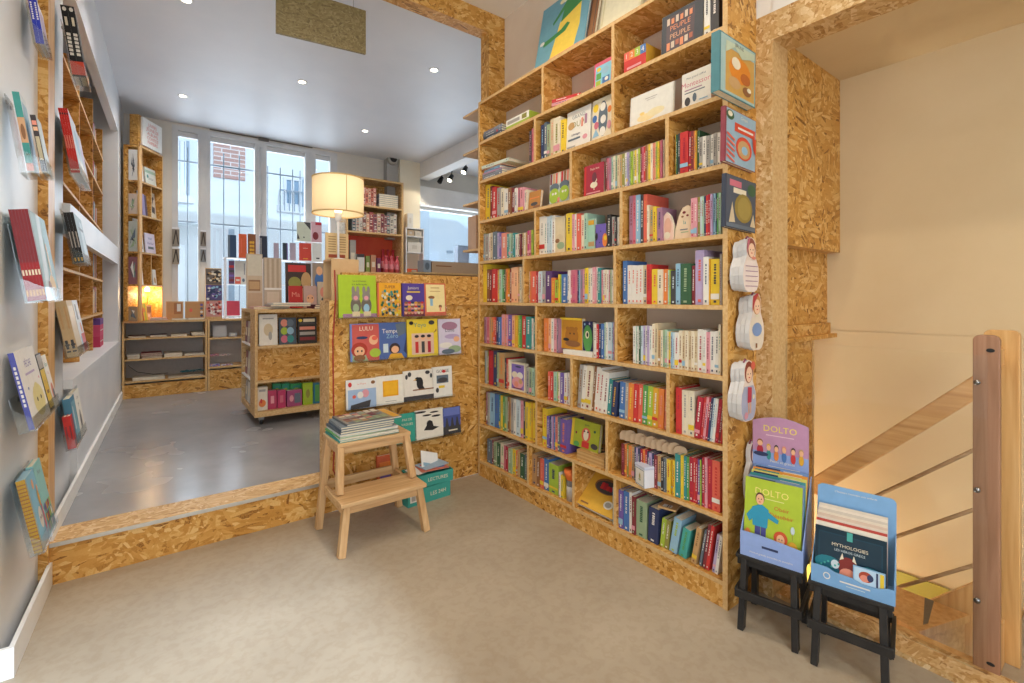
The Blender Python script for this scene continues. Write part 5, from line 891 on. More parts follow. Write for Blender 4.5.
r = stackL(2, 'comic_album', 'black spined album', 'black album with red band round its base, topmost holder beyond the post', YB2, (220, 475), (125, 480), (145, 42), 238, '#1f1e1e', [('r', 0, .04, 1, .22, 'coral')], [('r', 0, 0, 1, 1, '#1c1b1b'), ('r', 0, .03, 1, .22, '#d9472e'), ('e', .5, .95, .3, .03, 'white'), ('r', .3, .72, .7, .84, 'cream')] + [('r', .2, .3 + .055 * k, .8, .34 + .055 * k, 'white') for k in range(6)], 'topmost holder beyond post', A2)
xb, zb, a, w, h, dp = r; holder('clear acrylic holder topmost beyond the post, with black red-banded albums', YB2, YB2 + w + .05, xb, zb, a, dp)
r = stackL(4, 'comic_album', 'red spined album', 'pale album with bright red spine, second holder beyond the post', YB2, (185, 505), (120, 510), (105, 112), 226, '#ccd6de', [('e', .6, .6, .3, .2, 'sky'), ('r', .2, .1, .9, .3, 'white')], [('r', 0, 0, 1, 1, '#c42a22'), ('r', .2, .9, .8, .93, 'black'), ('r', .3, .38, .7, .58, 'salmon'), ('r', .2, .04, .8, .06, 'white')], 'second holder beyond post', A4)
xb, zb, a, w, h, dp = r
o = book_mesh('picture_book', .16, h * .9, .018, '#c9cdd6', [('e', .5, .6, .3, .2, 'lilac'), ('r', .1, .1, .9, .2, 'slate')], 'cover'); o.location = (xb, YB2 + w + .01, zb + .0005); o.rotation_euler = (-a, 0, PI / 2); tag(o, 'pale lilac picture book beyond the bright red albums, second holder', 'book')
holder('clear acrylic holder second beyond the post, with bright red albums', YB2, YB2 + w + .18, xb, zb, a, dp)
r = stackL(3, 'comic_album', 'narrow black spined album', 'grey blue album with black spine, third holder beyond the post', YB2, (210, 440), (140, 450), (140, 135), 278, '#9fb3bd', [('p', [(.3, 0), (.6, .9), (.9, .9), (.8, 0)], '#b9c8cf'), ('r', .3, .7, .9, .76, 'slate')], [('r', 0, 0, 1, 1, '#201f20'), ('r', .3, .3, .7, .62, 'grey'), ('r', .25, .03, .75, .1, 'gold')], 'third holder beyond post', A6)
xb, zb, a, w, h, dp = r; holder('clear acrylic holder third beyond the post, with narrow black spines', YB2, YB2 + w, xb, zb, a, dp)
r = stackL(2, 'hardcover_book', 'tan spined novel', 'tan spined thick book with black date, fourth holder beyond the post', YB2 - .05, (415, 345), (345, 345), (345, 55), 440, '#c6ad84', [('r', .1, .1, .9, .9, 'beige')], [('r', 0, 0, 1, 1, '#c0a57c'), ('r', .1, .2, .9, .23, 'charcoal'), ('r', .15, .08, .85, .11, 'charcoal'), ('r', .3, .14, .8, .3, 'charcoal'), ('r', .35, .5, .65, .9, 'tan')], 'fourth holder beyond post', A7)
xb, zb, a, w, h, dp = r
o = book_mesh('hardcover_book', .2, h * 1.0, .03, '#d7dde3', [('r', .3, .0, 1, .34, '#cf4a48'), ('e', .6, .46, .14, .1, 'orange'), ('r', .2, .62, .5, .92, 'slate'), ('r', .1, .1, .3, .3, 'sky')], 'cover'); o.location = (xb, YB2 - .05 + w + .01, zb + .0005); o.rotation_euler = (-a, 0, PI / 2); tag(o, 'pale blue and red book beside the tan spined ones, fourth holder beyond post', 'book')
holder('clear acrylic holder fourth beyond the post, with tan dated spines', YB2 - .05, YB2 + w + .18, xb, zb, a, dp)
r = stackL(2, 'hardcover_book', 'plain red book', 'plain red spined book nearest the room, lowest holder beyond the post', YB2, (325, 205), (255 + 30, 215), (70 * 4.27, (416 - 400) * 4.27), 332, '#c23030', [('r', .1, .1, .9, .9, 'crimson')], [('r', 0, 0, 1, 1, '#c5302c'), ('r', .3, .3, .7, .7, 'maroon')], 'lowest holder beyond post', A8)
xb, zb, a, w, h, dp = r; y2 = YB2 + max(w, .03)
o = book_mesh('picture_book', .15, .245, .03, '#4f86a4', [('r', .1, .1, .9, .9, '#6aa3b8'), ('r', .2, .3, .4, .8, 'pale')], 'cover'); o.location = (xb, y2 + .012, zb + .0005); o.rotation_euler = (-a, 0, PI / 2); tag(o, 'blue picture book between red and white ones, lowest holder beyond post', 'book')
o = book_mesh('picture_book', .19, .25, .02, '#e9e6dc', [('e', .5, .32, .2, .24, 'grey'), ('e', .5, .32, .1, .14, 'charcoal'), ('t', 'Conte', .5, .84, .1, 'charcoal'), ('t', 'gris', .5, .7, .1, 'charcoal')], 'cover'); o.location = (xb, y2 + .17, zb + .0005); o.rotation_euler = (-a, 0, PI / 2); tag(o, 'white picture book with a grey animal, lowest holder beyond post', 'book')
holder('clear acrylic holder lowest beyond the post, with red and white books', YB2, y2 + .37, xb, zb, a, dp)
# shelves in the recess of that wall
un = thing('recess_shelves', 'chipboard shelves built inside the white wall recess beside the holders', 'shelving', (-.55, 5.0, .85))
XN = -.70
for z in (1.14, 1.46, 1.95, 2.33, 2.68): child(MB().box(XN, 3.6, z, -.42, 6.34, z + .018, 0, xp=1), 'shelf', [OSB, EDGE], un)
for y in (3.62, 4.5, 5.4, 6.32): child(MB().box(XN, y, .852, -.425, y + .018, 3.0, 0, xp=1), 'upright', [OSB, EDGE], un)
child(MB().box(XN - .012, 3.6, .852, XN, 6.34, 3.0), 'back_panel', OSB, un)
random.seed(21)
pal = ['cream', 'white', 'salmon', 'red', 'slate', 'sky', 'maroon', 'grey', 'lilac', 'tan', 'teal', 'pink']
for zi, (z, zn) in enumerate(((1.158, 'lowest'), (1.478, 'second'), (1.968, 'third'), (2.348, 'fourth'), (2.698, 'fifth'))):
    y = 5.45; k = 0
    while y < 6.2:
        w_ = random.uniform(.016, .036); h_ = random.uniform(.19, .26); c_ = pal[(zi * 5 + k * 7) % 12]
        o = book_mesh('hardcover_book', w_, h_, .16, c_, spine_art(w_, h_, c_, None)); o.location = (-.46, y, z + .0006); o.rotation_euler = (0, 0, PI / 2)
        tag(o, f'{WORD.get(c_, c_)} book {ORD[k]} along the {zn} shelf of the wall recess', 'book', 'books in the wall recess'); y += w_ + (.0012 if k % 4 != 3 else .05); k += 1
for k, (c_, z_) in enumerate((('#c2385e', .8515), ('#c9486c', .9525), ('#5c3a86', 1.054))):
    boxy('gift_box', f'{["magenta box at the bottom", "pink red box in the middle", "purple box on top"][k]} of the little pile on the wall sill', 'box', .34, .1 if k < 2 else .055, .16, (-.40, 5.72, z_), PI / 2, [col(c_)], [('r', .1, .45, .9, .55, 'white')] if k < 2 else (), group='boxes on the wall sill')
# ================================================================== the raised back of the shop
# ---- counters along the window wall
def cabinet(name, label, x0, x1, y0, y1, z0, z1, shelves, plinth, ends=(True, True), back=None):
    t = thing(name, label, 'cabinet', ((x0 + x1) / 2, (y0 + y1) / 2, z0)); th = .02
    child(MB().box(x0, y0, z1 - .024, x1, y1, z1, 0, yn=1), 'top_board', [OSBP, EDGE], t)
    for k, x in enumerate((x0, x1 - th)):
        if ends[k]: child(MB().box(x, y0, z0, x + th, y1, z1 - .024, 0, yn=1), 'side_panel', [OSBP, EDGE], t)
    for z in shelves: child(MB().box(x0 + th, y0, z, x1 - th, y1 - .012, z + .018, 0, yn=1), 'shelf', [OSBP, EDGE], t)
    child(MB().box(x0 + th, y0 + .01, z0, x1 - th, y0 + .026, plinth), 'plinth', OSB, t)
    child(MB().box(x0 + th, y1 - .012, plinth, x1 - th, y1, z1 - .024), 'back_panel', back or col('#b8b2ad', .8), t); return t
YC = 6.74
cabinet('low_shelf_unit', 'long low chipboard shelf unit under the window with flat piles on shelves', LX(YC) + .008, .50, YC, YB - .01, ZP, 1.045, (.355, .60, .835), .335)
cabinet('low_shelf_unit', 'second low chipboard shelf unit under the window partly behind the trolley', .505, 1.95, YC, YB - .01, ZP, 1.045, (.45, .80), .43)
def at(px, y): return onY(px, 300, y)[0]
random.seed(31)
n = 0
SH = {'lower': .374, 'middle': .619, 'upper': .854}
for nm_, z, runs in (('lower', .374, ((132, 166, 3), (168, 205, 2))), ('middle', .619, ((127, 140, 5), (141, 163, 6), (164, 183, 4), (184, 205, 3))), ('upper', .854, ((127, 146, 2), (150, 168, 3), (171, 188, 2), (191, 205, 4)))):
    for ri, (a_, b_, k_) in enumerate(runs):
        xa, xb_ = at(a_, YC + .03), at(b_, YC + .03); zz = z + .0005
        for k in range(k_):
            c_ = random.choice(['#ddd6c8', '#cfc6b6', '#e4dfd4', '#b7a894', '#8c6e62', '#5d4a4c', '#e9e5dc'] if nm_ != 'middle' or ri != 1 else ['#7c3a3c', '#8f4a44', '#6d2e34', '#c9b9a4'])
            t_ = random.uniform(.006, .013)
            lie_flat('magazine', f'{ORD[k]} magazine from the bottom of the {ORD[ri]} pile, {nm_} shelf under the window', xa + random.uniform(0, .01), YC + .02 + random.uniform(0, .015), zz, (xb_ - xa) * .94, .22, t_, c_, random.uniform(-.02, .02), group='flat piles under the window'); zz += t_ + .0006
m = MB().tube([(.02 + .03 * k, YC + .06 + .02 * math.sin(k * 1.7), .425 + .03 * math.exp(-((k - 4) / 3) ** 2)) for k in range(13)], .004, seg=6); m.v = [(x, y, z) for x, y, z in m.v]
m = MB().tube([(-.24, YC + .05, .55), (-.16, YC + .05, .47), (-.02, YC + .06, .43), (.12, YC + .05, .432)], .004, seg=6); tag(m.build('black_cable', DARK), 'black cable drooping into the lowest shelf under the window', 'cable')
tag(MB().tube([(.24 + .035 * math.sin(k * 1.9) + .012 * k, YC + .08 + .04 * math.cos(k * 1.3), .43 + .006 * (k % 3)) for k in range(20)], .006, seg=6).build('teal_cable', col('#2d6f7c', .5)), 'coil of teal cable on the lowest shelf under the window', 'cable')
x0 = at(212, YC + .08); face_y('notebook', 'wide grey notebook standing on the second low shelf unit', 213, 227, 325.5, 345, YC + .1, '#b3b4b8', [('r', .1, .1, .9, .9, '#c1c2c4')], .02, 4, z0=.8185)
face_y('notebook', 'small grey notebook standing beside the wide grey one', 229, 237, 333, 345, YC + .1, '#aeb1b8', [('r', .2, .2, .8, .8, 'white')], .02, 4, z0=.8185)
for k, (a_, b_, t0, t1, c_, u) in enumerate(((209, 219, 354, 363, '#b07c86', 'upper salmon'), (220, 231, 354, 363, '#c3b9b4', 'upper pale'), (209, 220, 364, 375, '#8a86b8', 'lower violet'), (221, 233, 364, 375, '#c0bcc4', 'lower grey'))):
    face_y('patterned_notebook', f'{u} patterned notebook on the bottom of the second low shelf unit', a_, b_, t0, t1, YC + (.12 if k < 2 else .05), c_, [('e', .25 + .25 * (j % 3), .2 + .3 * (j // 3), .09, .11, ['coral', 'white', 'navy', 'violet'][(j + k) % 4]) for j in range(9)], .012, 8, z0=.4685 + (.0 if k > 1 else .115), group='patterned notebooks by the window')
# ---- on that counter
ZK = 1.0455
for k, (a_, b_, lb) in enumerate(((166, 184, 'brown picture box with a framed card, nearest the lit shelf corner'), (185, 205, 'brown picture box with a dark flowered edge, beside the patterned tower'))):
    y = YC + .1; xa, xb_ = at(a_, y), at(b_, y)
    boxy('picture_box', lb, 'box', (xb_ - xa) * .97, .215, .06, (xa, y, ZK), 0, [PLY, col('#d5b48c')], [('r', .05, .05, .95, .95, '#b98a58')] + ([('r', .45, .3, .9, .9, '#a06a3e'), ('r', .62, .45, .84, .86, 'white')] if k == 0 else [('e', .85, .2 + .2 * j, .08, .07, ['navy', 'white', 'slate', 'violet'][j]) for j in range(4)] + [('e', .3, .5, .08, .1, 'coral')]))
for k, (a_, b_, c_) in enumerate(((150, 168, '#b9545c'), (150, 167, '#d79a9a'), (172, 188, '#e2d2bc'), (186, 204, '#e6ddce'))):
    xa, xb_ = at(a_, YC + .02), at(b_, YC + .02); lie_flat('magazine', ['red pink booklet lying at the counter edge below the lit corner', 'pale pink booklet lying on the red pink one', 'cream booklet lying before the brown picture boxes', 'white booklet lying before the flowered picture box'][k], xa, YC + .005, ZK + (.0165 if k == 1 else 0), xb_ - xa, .085, .016, c_)
tw = thing('card_tower', 'tall patterned card tower with black, blue and pink prints by the window', 'card tower', (at(214, 6.80), 6.80, ZK))
mb = MB(); w_ = at(222, 6.80) - at(206, 6.80); mb.prism([(-.03, 0), (.12, 0), (.12, .62), (.06, .62)], -w_ / 2, w_ / 2, 'x'); mb.build('stand', EDGE, tw)
for k, (c_, nm_) in enumerate((('#c98f86', 'pink'), ('#5a5078', 'blue'), ('#6d5f56', 'black'))):
    mb = MB(); mb.box(-w_ / 2, 0, 0, w_ / 2, .006, .19); a = Art(mb, w_, .19, 0, -w_ / 2); random.seed(k); a.draw([('e', random.uniform(.1, .9), random.uniform(.08, .92), .09, .07, random.choice([['white', 'coral', 'maroon'], ['white', 'sky', 'violet', 'navy'], ['cream', 'grey', 'black', 'tan']][k])) for _ in range(34)], 1)
    o = mb.build('card', [col(c_)] + [col(hx(c)) for c in a.mats], tw); o.location = (0, -.04 + .03 * k, .03 + .195 * k); o.rotation_euler = (-.14, 0, 0); o['label'] = f'{nm_} patterned card'
# ---- tall corner shelf
A_ = Vector((-.135, 6.60)); B_ = Vector((.075, 6.966)); dv = B_ - A_; Ls = dv.length; rzs = math.atan2(dv.y, dv.x)
ts = thing('corner_shelf', 'tall narrow chipboard corner shelf standing on the low unit by the window', 'shelf unit', (A_.x, A_.y, ZK), (0, 0, rzs)); HS = 1.93; Ds = .15
MB().box(0, 0, 0, .045, .02, HS).build('post', BEECHL, ts); MB().box(Ls - .018, 0, 0, Ls, Ds, HS, 0, yn=1).build('side_panel', [OSB, EDGE], ts); MB().box(0, Ds, 0, Ls, Ds + .012, HS).build('back_panel', OSB, ts); MB().box(0, Ds - .03, 0, .018, Ds, HS).build('side_panel', [OSB, EDGE], ts)
zsh = [0, .385, .745, 1.155, 1.525, HS - .02]
for z in zsh[1:]: MB().box(0, 0 if z < 1.9 else -.004, z, Ls - .018, Ds, z + .018, 0, yn=1).build('shelf', [OSB, EDGE], ts)
for k in (1, 3): MB().box(Ls * .55, .02, zsh[k] + .018, Ls * .55 + .014, Ds, zsh[k + 1], 0, yn=1).build('divider', [OSB, EDGE], ts)
MTS = Matrix.Translation((A_.x, A_.y, ZK)) @ Matrix.Rotation(rzs, 4, 'Z')
def in_ts(o, x, y, z, rx=0): o.matrix_world = MTS @ Matrix.Translation((x, y, z)) @ Matrix.Rotation(rx, 4, 'X'); return o
ink = lambda s: [('p', [(random.uniform(.1, .8), random.uniform(.1, .8)), (random.uniform(.2, .9), random.uniform(.1, .8)), (random.uniform(.2, .9), random.uniform(.2, .9))], random.choice(s)) for _ in range(9)]
random.seed(4)
for (x, w_, h_, z, c_, art, lb, y_) in ((.06, .12, .33, 4, '#e2e0dc', ink(['charcoal', 'grey', 'slate']), 'white book with black ink plants, highest bay of the corner shelf', .06), (.20, .19, .2, 4, '#dfe3dc', [('r', 0, .7, 1, .86, 'mint'), ('t', 'Cahier', .45, .4, .2, 'slate'), ('e', .2, .5, .08, .1, 'teal')], 'white book with mint band and script, highest bay of the corner shelf', .05),
        (.06, .04, .27, 3, '#9fb4cc', [], 'sky blue book in the second bay of the corner shelf', .03), (.11, .05, .25, 3, '#8d86b4', [], 'violet book in the second bay of the corner shelf', .03), (.165, .03, .24, 3, '#5b4450', [], 'maroon book in the second bay of the corner shelf', .03), (.26, .13, .30, 3, '#d8d2c2', ink(['charcoal', 'grey']), 'cream book with ink branches, second bay of the corner shelf', .05),
        (.05, .13, .37, 2, '#dfe0dc', ink(['charcoal', 'slate', 'grey']) + [('t', 'LES', .5, .82, .12, 'charcoal')], 'tall white book with dark title, third bay of the corner shelf', .06), (.19, .17, .23, 2, '#d9d2e4', [('t', 'Petit', .5, .74, .16, 'blue'), ('t', 'Herbier', .5, .5, .16, 'violet'), ('r', .2, .22, .8, .34, 'slate')], 'lilac white book with violet lettering, third bay of the corner shelf', .04),
        (.06, .06, .28, 1, '#e4e0d8', [('e', .5, .3, .3, .1, 'grey')], 'narrow white card leaning in the fourth bay of the corner shelf', .03), (.30, .06, .18, 1, '#e6e2da', [('e', .5, .3, .3, .2, 'tan')], 'small white card in the fourth bay of the corner shelf', .03)):
    o = book_mesh('picture_book', w_, h_, .014, c_, art, 'cover'); in_ts(o, x, y_, zsh[z] + .0195, -R(5)); tag(o, lb, 'book', 'books on the corner shelf')
o = book_mesh('picture_book', .10, .2, .014, '#e0b93a', [('r', .1, 0, .3, 1, 'red'), ('r', .55, 0, .75, 1, 'lime'), ('e', .5, .6, .2, .14, 'orange')], 'cover'); in_ts(o, .10, .03, .001, -R(7)); tag(o, 'yellow and red striped book glowing in the lit bottom bay', 'book')
boxy('gift_box', 'brown little box in the lit bottom bay of the corner shelf', 'box', .09, .17, .05, (MTS @ Vector((.22, .06, .001))), rzs, [PLY], [('r', .1, .5, .9, .9, 'brown'), ('e', .5, .3, .2, .1, 'cream')])
lampc = thing('clip_light', 'small warm light glowing in the bottom bay of the corner shelf', 'lamp', MTS @ Vector((.3, .10, .33))); MB().lathe([(0, 0), (.022, .004), (.026, .03), (.012, .05), (0, .05)]).build('bulb_cover', emit('warm_bulb', '#ffd79a', 12), lampc)
l = bpy.data.lights.new('corner_shelf_light', 'POINT'); l.energy = 4; l.color = (1, .75, .42); l.shadow_soft_size = .03; lo = bpy.data.objects.new('corner_shelf_light', l); COL.objects.link(lo); lo.location = MTS @ Vector((.3, .07, .29))
cb = thing('sign_box', 'chipboard box with white orange lettered panel on top of the corner shelf', 'sign', MTS @ Vector((.0, .0, HS + .002)), (0, 0, rzs))
MB().box(.0, .01, 0, .36, .10, .33).build('box', OSBD, cb); mb = MB(); mb.box(.035, -.01, .012, .385, .009, .318); a = Art(mb, .35, .306, -.01, .035, .012); random.seed(9)
a.draw([('t', t_, .5, .82 - .16 * k, .17, 'coral') for k, t_ in enumerate(('LIVRES', 'JEUNESSE', 'ALBUMS', 'CONTES', 'PAPIERS'))], 1); mb.build('panel', [col('#ecebe6')] + [col(hx(c)) for c in a.mats], cb)
# books on the open near side of the corner shelf
for k, (z, h_, c_, lb) in enumerate(((4, .36, '#dcdad6', 'white leafy patterned book on the open side of the corner shelf, highest'), (3, .22, '#c9b6a8', 'pinkish patterned box on the open side of the corner shelf, second'), (2, .38, '#b5b8b0', 'grey leafy patterned book on the open side of the corner shelf, third'), (1, .30, '#8c5a60', 'dark red and white pair on the open side of the corner shelf, fourth'), (0, .16, '#a08468', 'brown toy on the open side of the corner shelf, lowest'))):
    random.seed(60 + k); o = book_mesh('picture_book', .085, min(h_, .33), .01, c_, ink(['charcoal', 'slate', 'sage', 'white']), 'cover'); o.matrix_world = MTS @ Matrix.Translation((.002, .112, zsh[z] + (.0195 if z else .001))) @ Matrix.Rotation(-PI / 2, 4, 'Z'); tag(o, lb, 'book', 'books on the corner shelf open side')
# hanging pouches on the window frame
for k, (a_, b_, t0, t1, c_) in enumerate(((172, 179.5, 227, 246, '#9c9284'), (172, 179.5, 247, 264, '#a89e8c'), (200.5, 206, 230, 246, '#8f857a'), (200.5, 206, 248, 262, '#8b8f92'))):
    y = YB - .035; x0, z1 = onY(a_, t0, y); x1, _ = onY(b_, t0, y); _, z0 = onY(a_, t1, y)
    p = thing('hanging_pouch', f'{["upper", "lower"][k % 2]} cloth pouch hung on the window frame {["nearest the corner shelf", "above the patterned tower"][k // 2]}', 'pouch', ((x0 + x1) / 2, y, z0)); w_ = x1 - x0; h_ = z1 - z0
    MB().box(-w_ / 2, -.006, 0, w_ / 2, .008, h_ * .9).build('pouch', col(c_, .8), p); MB().beam((-w_ * .35, -.009, h_ * .1), (w_ * .02, -.009, h_ * .85), .012, .004, up=(0, 1, 0)).build('strap', col('#4d453e'), p); MB().beam((w_ * .35, -.009, h_ * .1), (w_ * .02, -.009, h_ * .85), .012, .004, up=(0, 1, 0)).build('strap', col('#4d453e'), p)
    MB().box(-w_ / 2, -.008, h_ * .9, w_ / 2, .01, h_).build('hanger', METALW, p)
# ---- white wire rack on the counter at the window
YR = 6.86; xr0, xr1 = at(225, YR), at(326, YR); zr = onY(270, 259.5, YR)[1]
rk = thing('display_rack', 'white metal rack of notebooks and cards in front of the window', 'rack', ((xr0 + xr1) / 2, YR, ZK))
for x in (xr0, (xr0 * 2 + xr1) / 3, (xr0 + xr1 * 2) / 3, xr1):
    child(MB().box(x - .008, YR - .07, ZK, x + .008, YR - .055, zr), 'upright', METALW, rk); child(MB().box(x - .008, YR + .055, ZK, x + .008, YR + .07, zr), 'upright', METALW, rk)
for z in (zr - .012, onY(236, 285, YR)[1], ZK + .02): child(MB().box(xr0 - .02, YR - .075, z, xr1 + .01, YR + .075, z + .012), 'shelf', METALW, rk)
def rackbook(a_, b_, t0, t1, c_, art, lb, y=YR - .02, z0=None, th=.03, lean=3, name='notebook'): face_y(name, lb, a_, b_, t0, t1, y, c_, art, th, lean, z0=zr + .0006 if z0 is None else z0, group='notebooks on the white rack')
for a_, b_, t0, c_, art, lb in ((228, 236.5, 235, '#27405e', [('r', .0, .0, .25, 1, 'slate')], 'dark blue notebook on the white rack top, beside the orange one'), (239, 247, 234, '#c8572e', [('r', .3, .2, .36, .8, 'coral')], 'orange notebook on the white rack top'), (248, 256, 234, '#7d4a2a', [('e', .3 + .2 * (j % 3), .2 + .15 * (j // 3), .1, .06, 'gold') for j in range(12)], 'brown gold patterned notebook on the white rack top'), (260, 267.5, 236, '#262c3c', [('r', .1, .1, .2, .9, 'grey')], 'near black notebook on the white rack top'),
        (274, 279, 243, '#a597a4', [], 'mauve pencil tin on the white rack top, next to the dark one'), (283, 288, 243, '#323c46', [('r', .8, 0, 1, 1, 'violet')], 'dark pencil tin between two mauve ones on the white rack'), (290, 296, 243, '#a79aa8', [], 'mauve pencil tin beside the red cover on the white rack'),
        (299.5, 311.5, 243.2, '#c24436', [('r', .3, .1, .7, .14, 'gold'), ('r', .3, .7, .7, .72, 'cream')], 'red notebook on the white rack top'), (312.5, 322, 243.2, '#d3d2cd', [('r', .4, .12, .75, .2, 'charcoal')], 'white notebook beside the red one on the white rack')): rackbook(a_, b_, t0, 259, c_, art, lb)
z2 = onY(305, 241, YR)[1]
rackbook(297, 311, 222, 241, '#c4c9b6', [('p', [(.5, 1), (1, 1), (1, .6)], 'charcoal'), ('p', [(0, .1), (.2, .1), (.05, .4)], 'charcoal'), ('e', .5, .2, .06, .04, 'charcoal')], 'pale green notebook with black leaves above the red one', z0=z2, y=YR + .03, th=.012)
rackbook(311.5, 322, 222, 241, '#cba5ad', [('e', .4, .3, .28, .2, 'maroon'), ('r', .4, .85, 1, 1, 'crimson')], 'pink notebook with a maroon circle above the white one', z0=z2, y=YR + .03, th=.012)
child(MB().box(onY(296, 241, YR)[0], YR + .02, z2 - .006, onY(323, 241, YR)[0], YR + .06, z2 - .0005), 'shelf', METALW, rk)
zl = onY(236, 285, YR)[1] + .0126
for k, (a_, b_, c_, lb) in enumerate(((229, 234.5, '#6a4a6e', 'purple striped card block inside the white rack'), (235, 246.5, '#d9d4ca', 'pale card block with red cross inside the white rack'))):
    rackbook(a_, b_, 261, 284, c_, [[('r', 0, .1 + .2 * j, 1, .2 + .2 * j, ['maroon', 'violet', 'charcoal', 'red'][j]) for j in range(4)], [('r', 0, 0, .5, .3, 'coral'), ('r', .1, .12, .4, .2, 'white'), ('r', .8, .4, .86, .9, 'slate'), ('e', .75, .16, .12, .08, 'slate')]][k], lb, z0=zl, name='card_block')
rackbook(227, 240, 301, 306, '#c8485a', [], 'low red box at the foot of the white rack', z0=ZK + .0326, name='card_block')
# ---- trolley
X0, X1, Y0t, Y1t, ZB, ZT = .69, 1.56, 4.62, 5.42, .262, 1.20
tr = thing('book_trolley', 'chipboard book trolley on casters standing on the grey floor', 'trolley', ((X0 + X1) / 2, 5.0, ZP))
child(MB().box(X0, Y0t, ZT - .03, X1, Y1t, ZT, 0, yn=1, xn=1), 'top_board', [OSBP, EDGE], tr); child(MB().box(X0, Y0t, ZB, X1, Y1t, ZB + .045, 0, yn=1, xn=1), 'bottom_board', [OSBP, EDGE], tr)
child(MB().box(X0, Y0t, ZB + .045, X0 + .022, Y0t + .25, ZT - .03, 0, yn=1), 'side_panel', [OSBP, EDGE], tr); child(MB().box(X1 - .022, Y0t, ZB + .045, X1, Y1t, ZT - .03, 0, yn=1), 'side_panel', [OSBP, EDGE], tr)
child(MB().box(X0, Y1t - .03, ZB + .045, X0 + .3, Y1t, ZT - .03, 0, xn=1), 'side_panel', [OSBP, EDGE], tr)
child(MB().box(X0 + .022, Y0t + .25, ZB + .045, X1 - .022, Y0t + .262, ZT - .03), 'back_panel', OSB, tr); child(MB().box(X0 + .28, Y0t + .262, ZB + .045, X0 + .292, Y1t - .03, ZT - .03), 'back_panel', OSB, tr)
zs1, zs2 = onY(290, 345, Y0t)[1], onY(290, 378.5, Y0t)[1]
for z in (zs1, zs2): child(MB().box(X0 + .022, Y0t + .004, z - .02, X1 - .022, Y0t + .25, z, 0, yn=1), 'shelf', [OSBP, EDGE], tr)
child(MB().box(X0 + .022, Y0t + .05, zs2, X1 - .022, Y0t + .06, zs1 - .02), 'front_panel', OSB, tr)
for z in (.55, .86): child(MB().box(X0, Y0t + .262, z, X0 + .28, Y1t - .03, z + .014), 'shelf', METALW, tr)
for x, y in ((X0 + .06, Y0t + .06), (X1 - .06, Y0t + .06), (X0 + .06, Y1t - .06), (X1 - .06, Y1t - .06)):
    w_ = child(MB().tube([(x - .012, y + .01, ZP + .030), (x + .012, y + .01, ZP + .030)], .030, seg=18), 'caster', DARK, tr)
    MB().box(x - .02, y - .016, ZP + .04, x + .02, y + .03, ZB).build('fork', STEEL, w_)
YT = Y0t + .06
T6 = (4.88, 235, 290)
for a_, b_, t0, c_, art, lb in ((118, 210, 120, '#e4ded2', [('e', .5, .5, .25, .2, 'beige'), ('e', .6, .3, .1, .14, 'grey'), ('r', .2, .84, .8, .88, 'grey')], 'white book with a line drawn figure, trolley top bay'), (216, 302, 136, '#4d5560', [('e', .3 + .35 * (j % 2), .2 + .3 * (j // 2), .2, .14, ['rose', 'teal', 'lime', 'sky', 'salmon', 'slate'][j]) for j in range(6)], 'dark book with coloured blobs, trolley top bay'), (307, 402, 134, '#33302e', [('r', .1, .12 + .2 * j, .9, .24 + .2 * j, ['maroon', 'grey', 'salmon', 'charcoal'][j]) for j in range(4)] + [('r', .3, .82, .9, .94, 'cream'), ('e', .15, .88, .1, .06, 'yellow')], 'black book with rows of cars, trolley top bay')):
    face_y('picture_book', lb, a_, b_, t0, 255, YT, c_, art, .02, 5, z0=zs1 + .0006, zoom=T6, group='books in the trolley')
zb_ = ZB + .0456
for a_, b_, t0, t1, c_, art, lb, y_, zz in ((107, 160, 474, 572, '#ded2c0', [('e', .5, .3, .34, .16, 'orange'), ('r', .2, .8, .8, .9, 'grey'), ('e', .4, .4, .1, .1, 'red')], 'small white and orange book, trolley bottom bay', YT, zb_), (162, 204, 490, 562, '#b53d5e', [('r', .3, .3, .7, .7, 'pink')], 'crimson boxed game beside the white and orange book, trolley', YT, zb_), (208, 248, 488, 560, '#b83a62', [('r', .3, .3, .7, .7, 'rose')], 'crimson boxed game second along the trolley bottom bay', YT, zb_), (254, 328, 488, 554, '#9d4a72', [('r', .5, .2, .9, .8, 'slate'), ('e', .3, .5, .14, .2, 'pink')], 'pink and grey boxed game, trolley bottom bay', YT, zb_),
        (332, 380, 452, 548, '#9fbf2e', [('r', .2, .1, .8, .9, 'lime'), ('e', .5, .5, .2, .2, 'olive')], 'lime green tall box, trolley bottom bay', YT, zb_), (382, 425, 452, 548, '#2f6f8a', [('r', .2, .1, .7, .9, 'green')], 'blue and green tall box, trolley bottom bay', YT, zb_)):
    face_y('boxed_game', lb, a_, b_, t0, t1, y_, c_, art, .05, 0, z0=zz, zoom=T6, cat='game', group='boxed games in the trolley')
for k, (a_, b_) in enumerate(((184, 226), (228, 268), (270, 328))): face_y('boxed_game', f'green boxed game standing {["behind the crimson ones", "second along behind the crimson ones", "behind the pink and grey box"][k]}, trolley', a_, b_, 456, 530, YT + .07, ['#2f8f5a', '#2f9a6a', '#3aa05a'][k], [('e', .5, .7, .2, .12, 'lime'), ('r', .2, .8, .8, .9, 'teal')], .05, 0, z0=zb_, zoom=T6, cat='game', group='boxed games in the trolley')
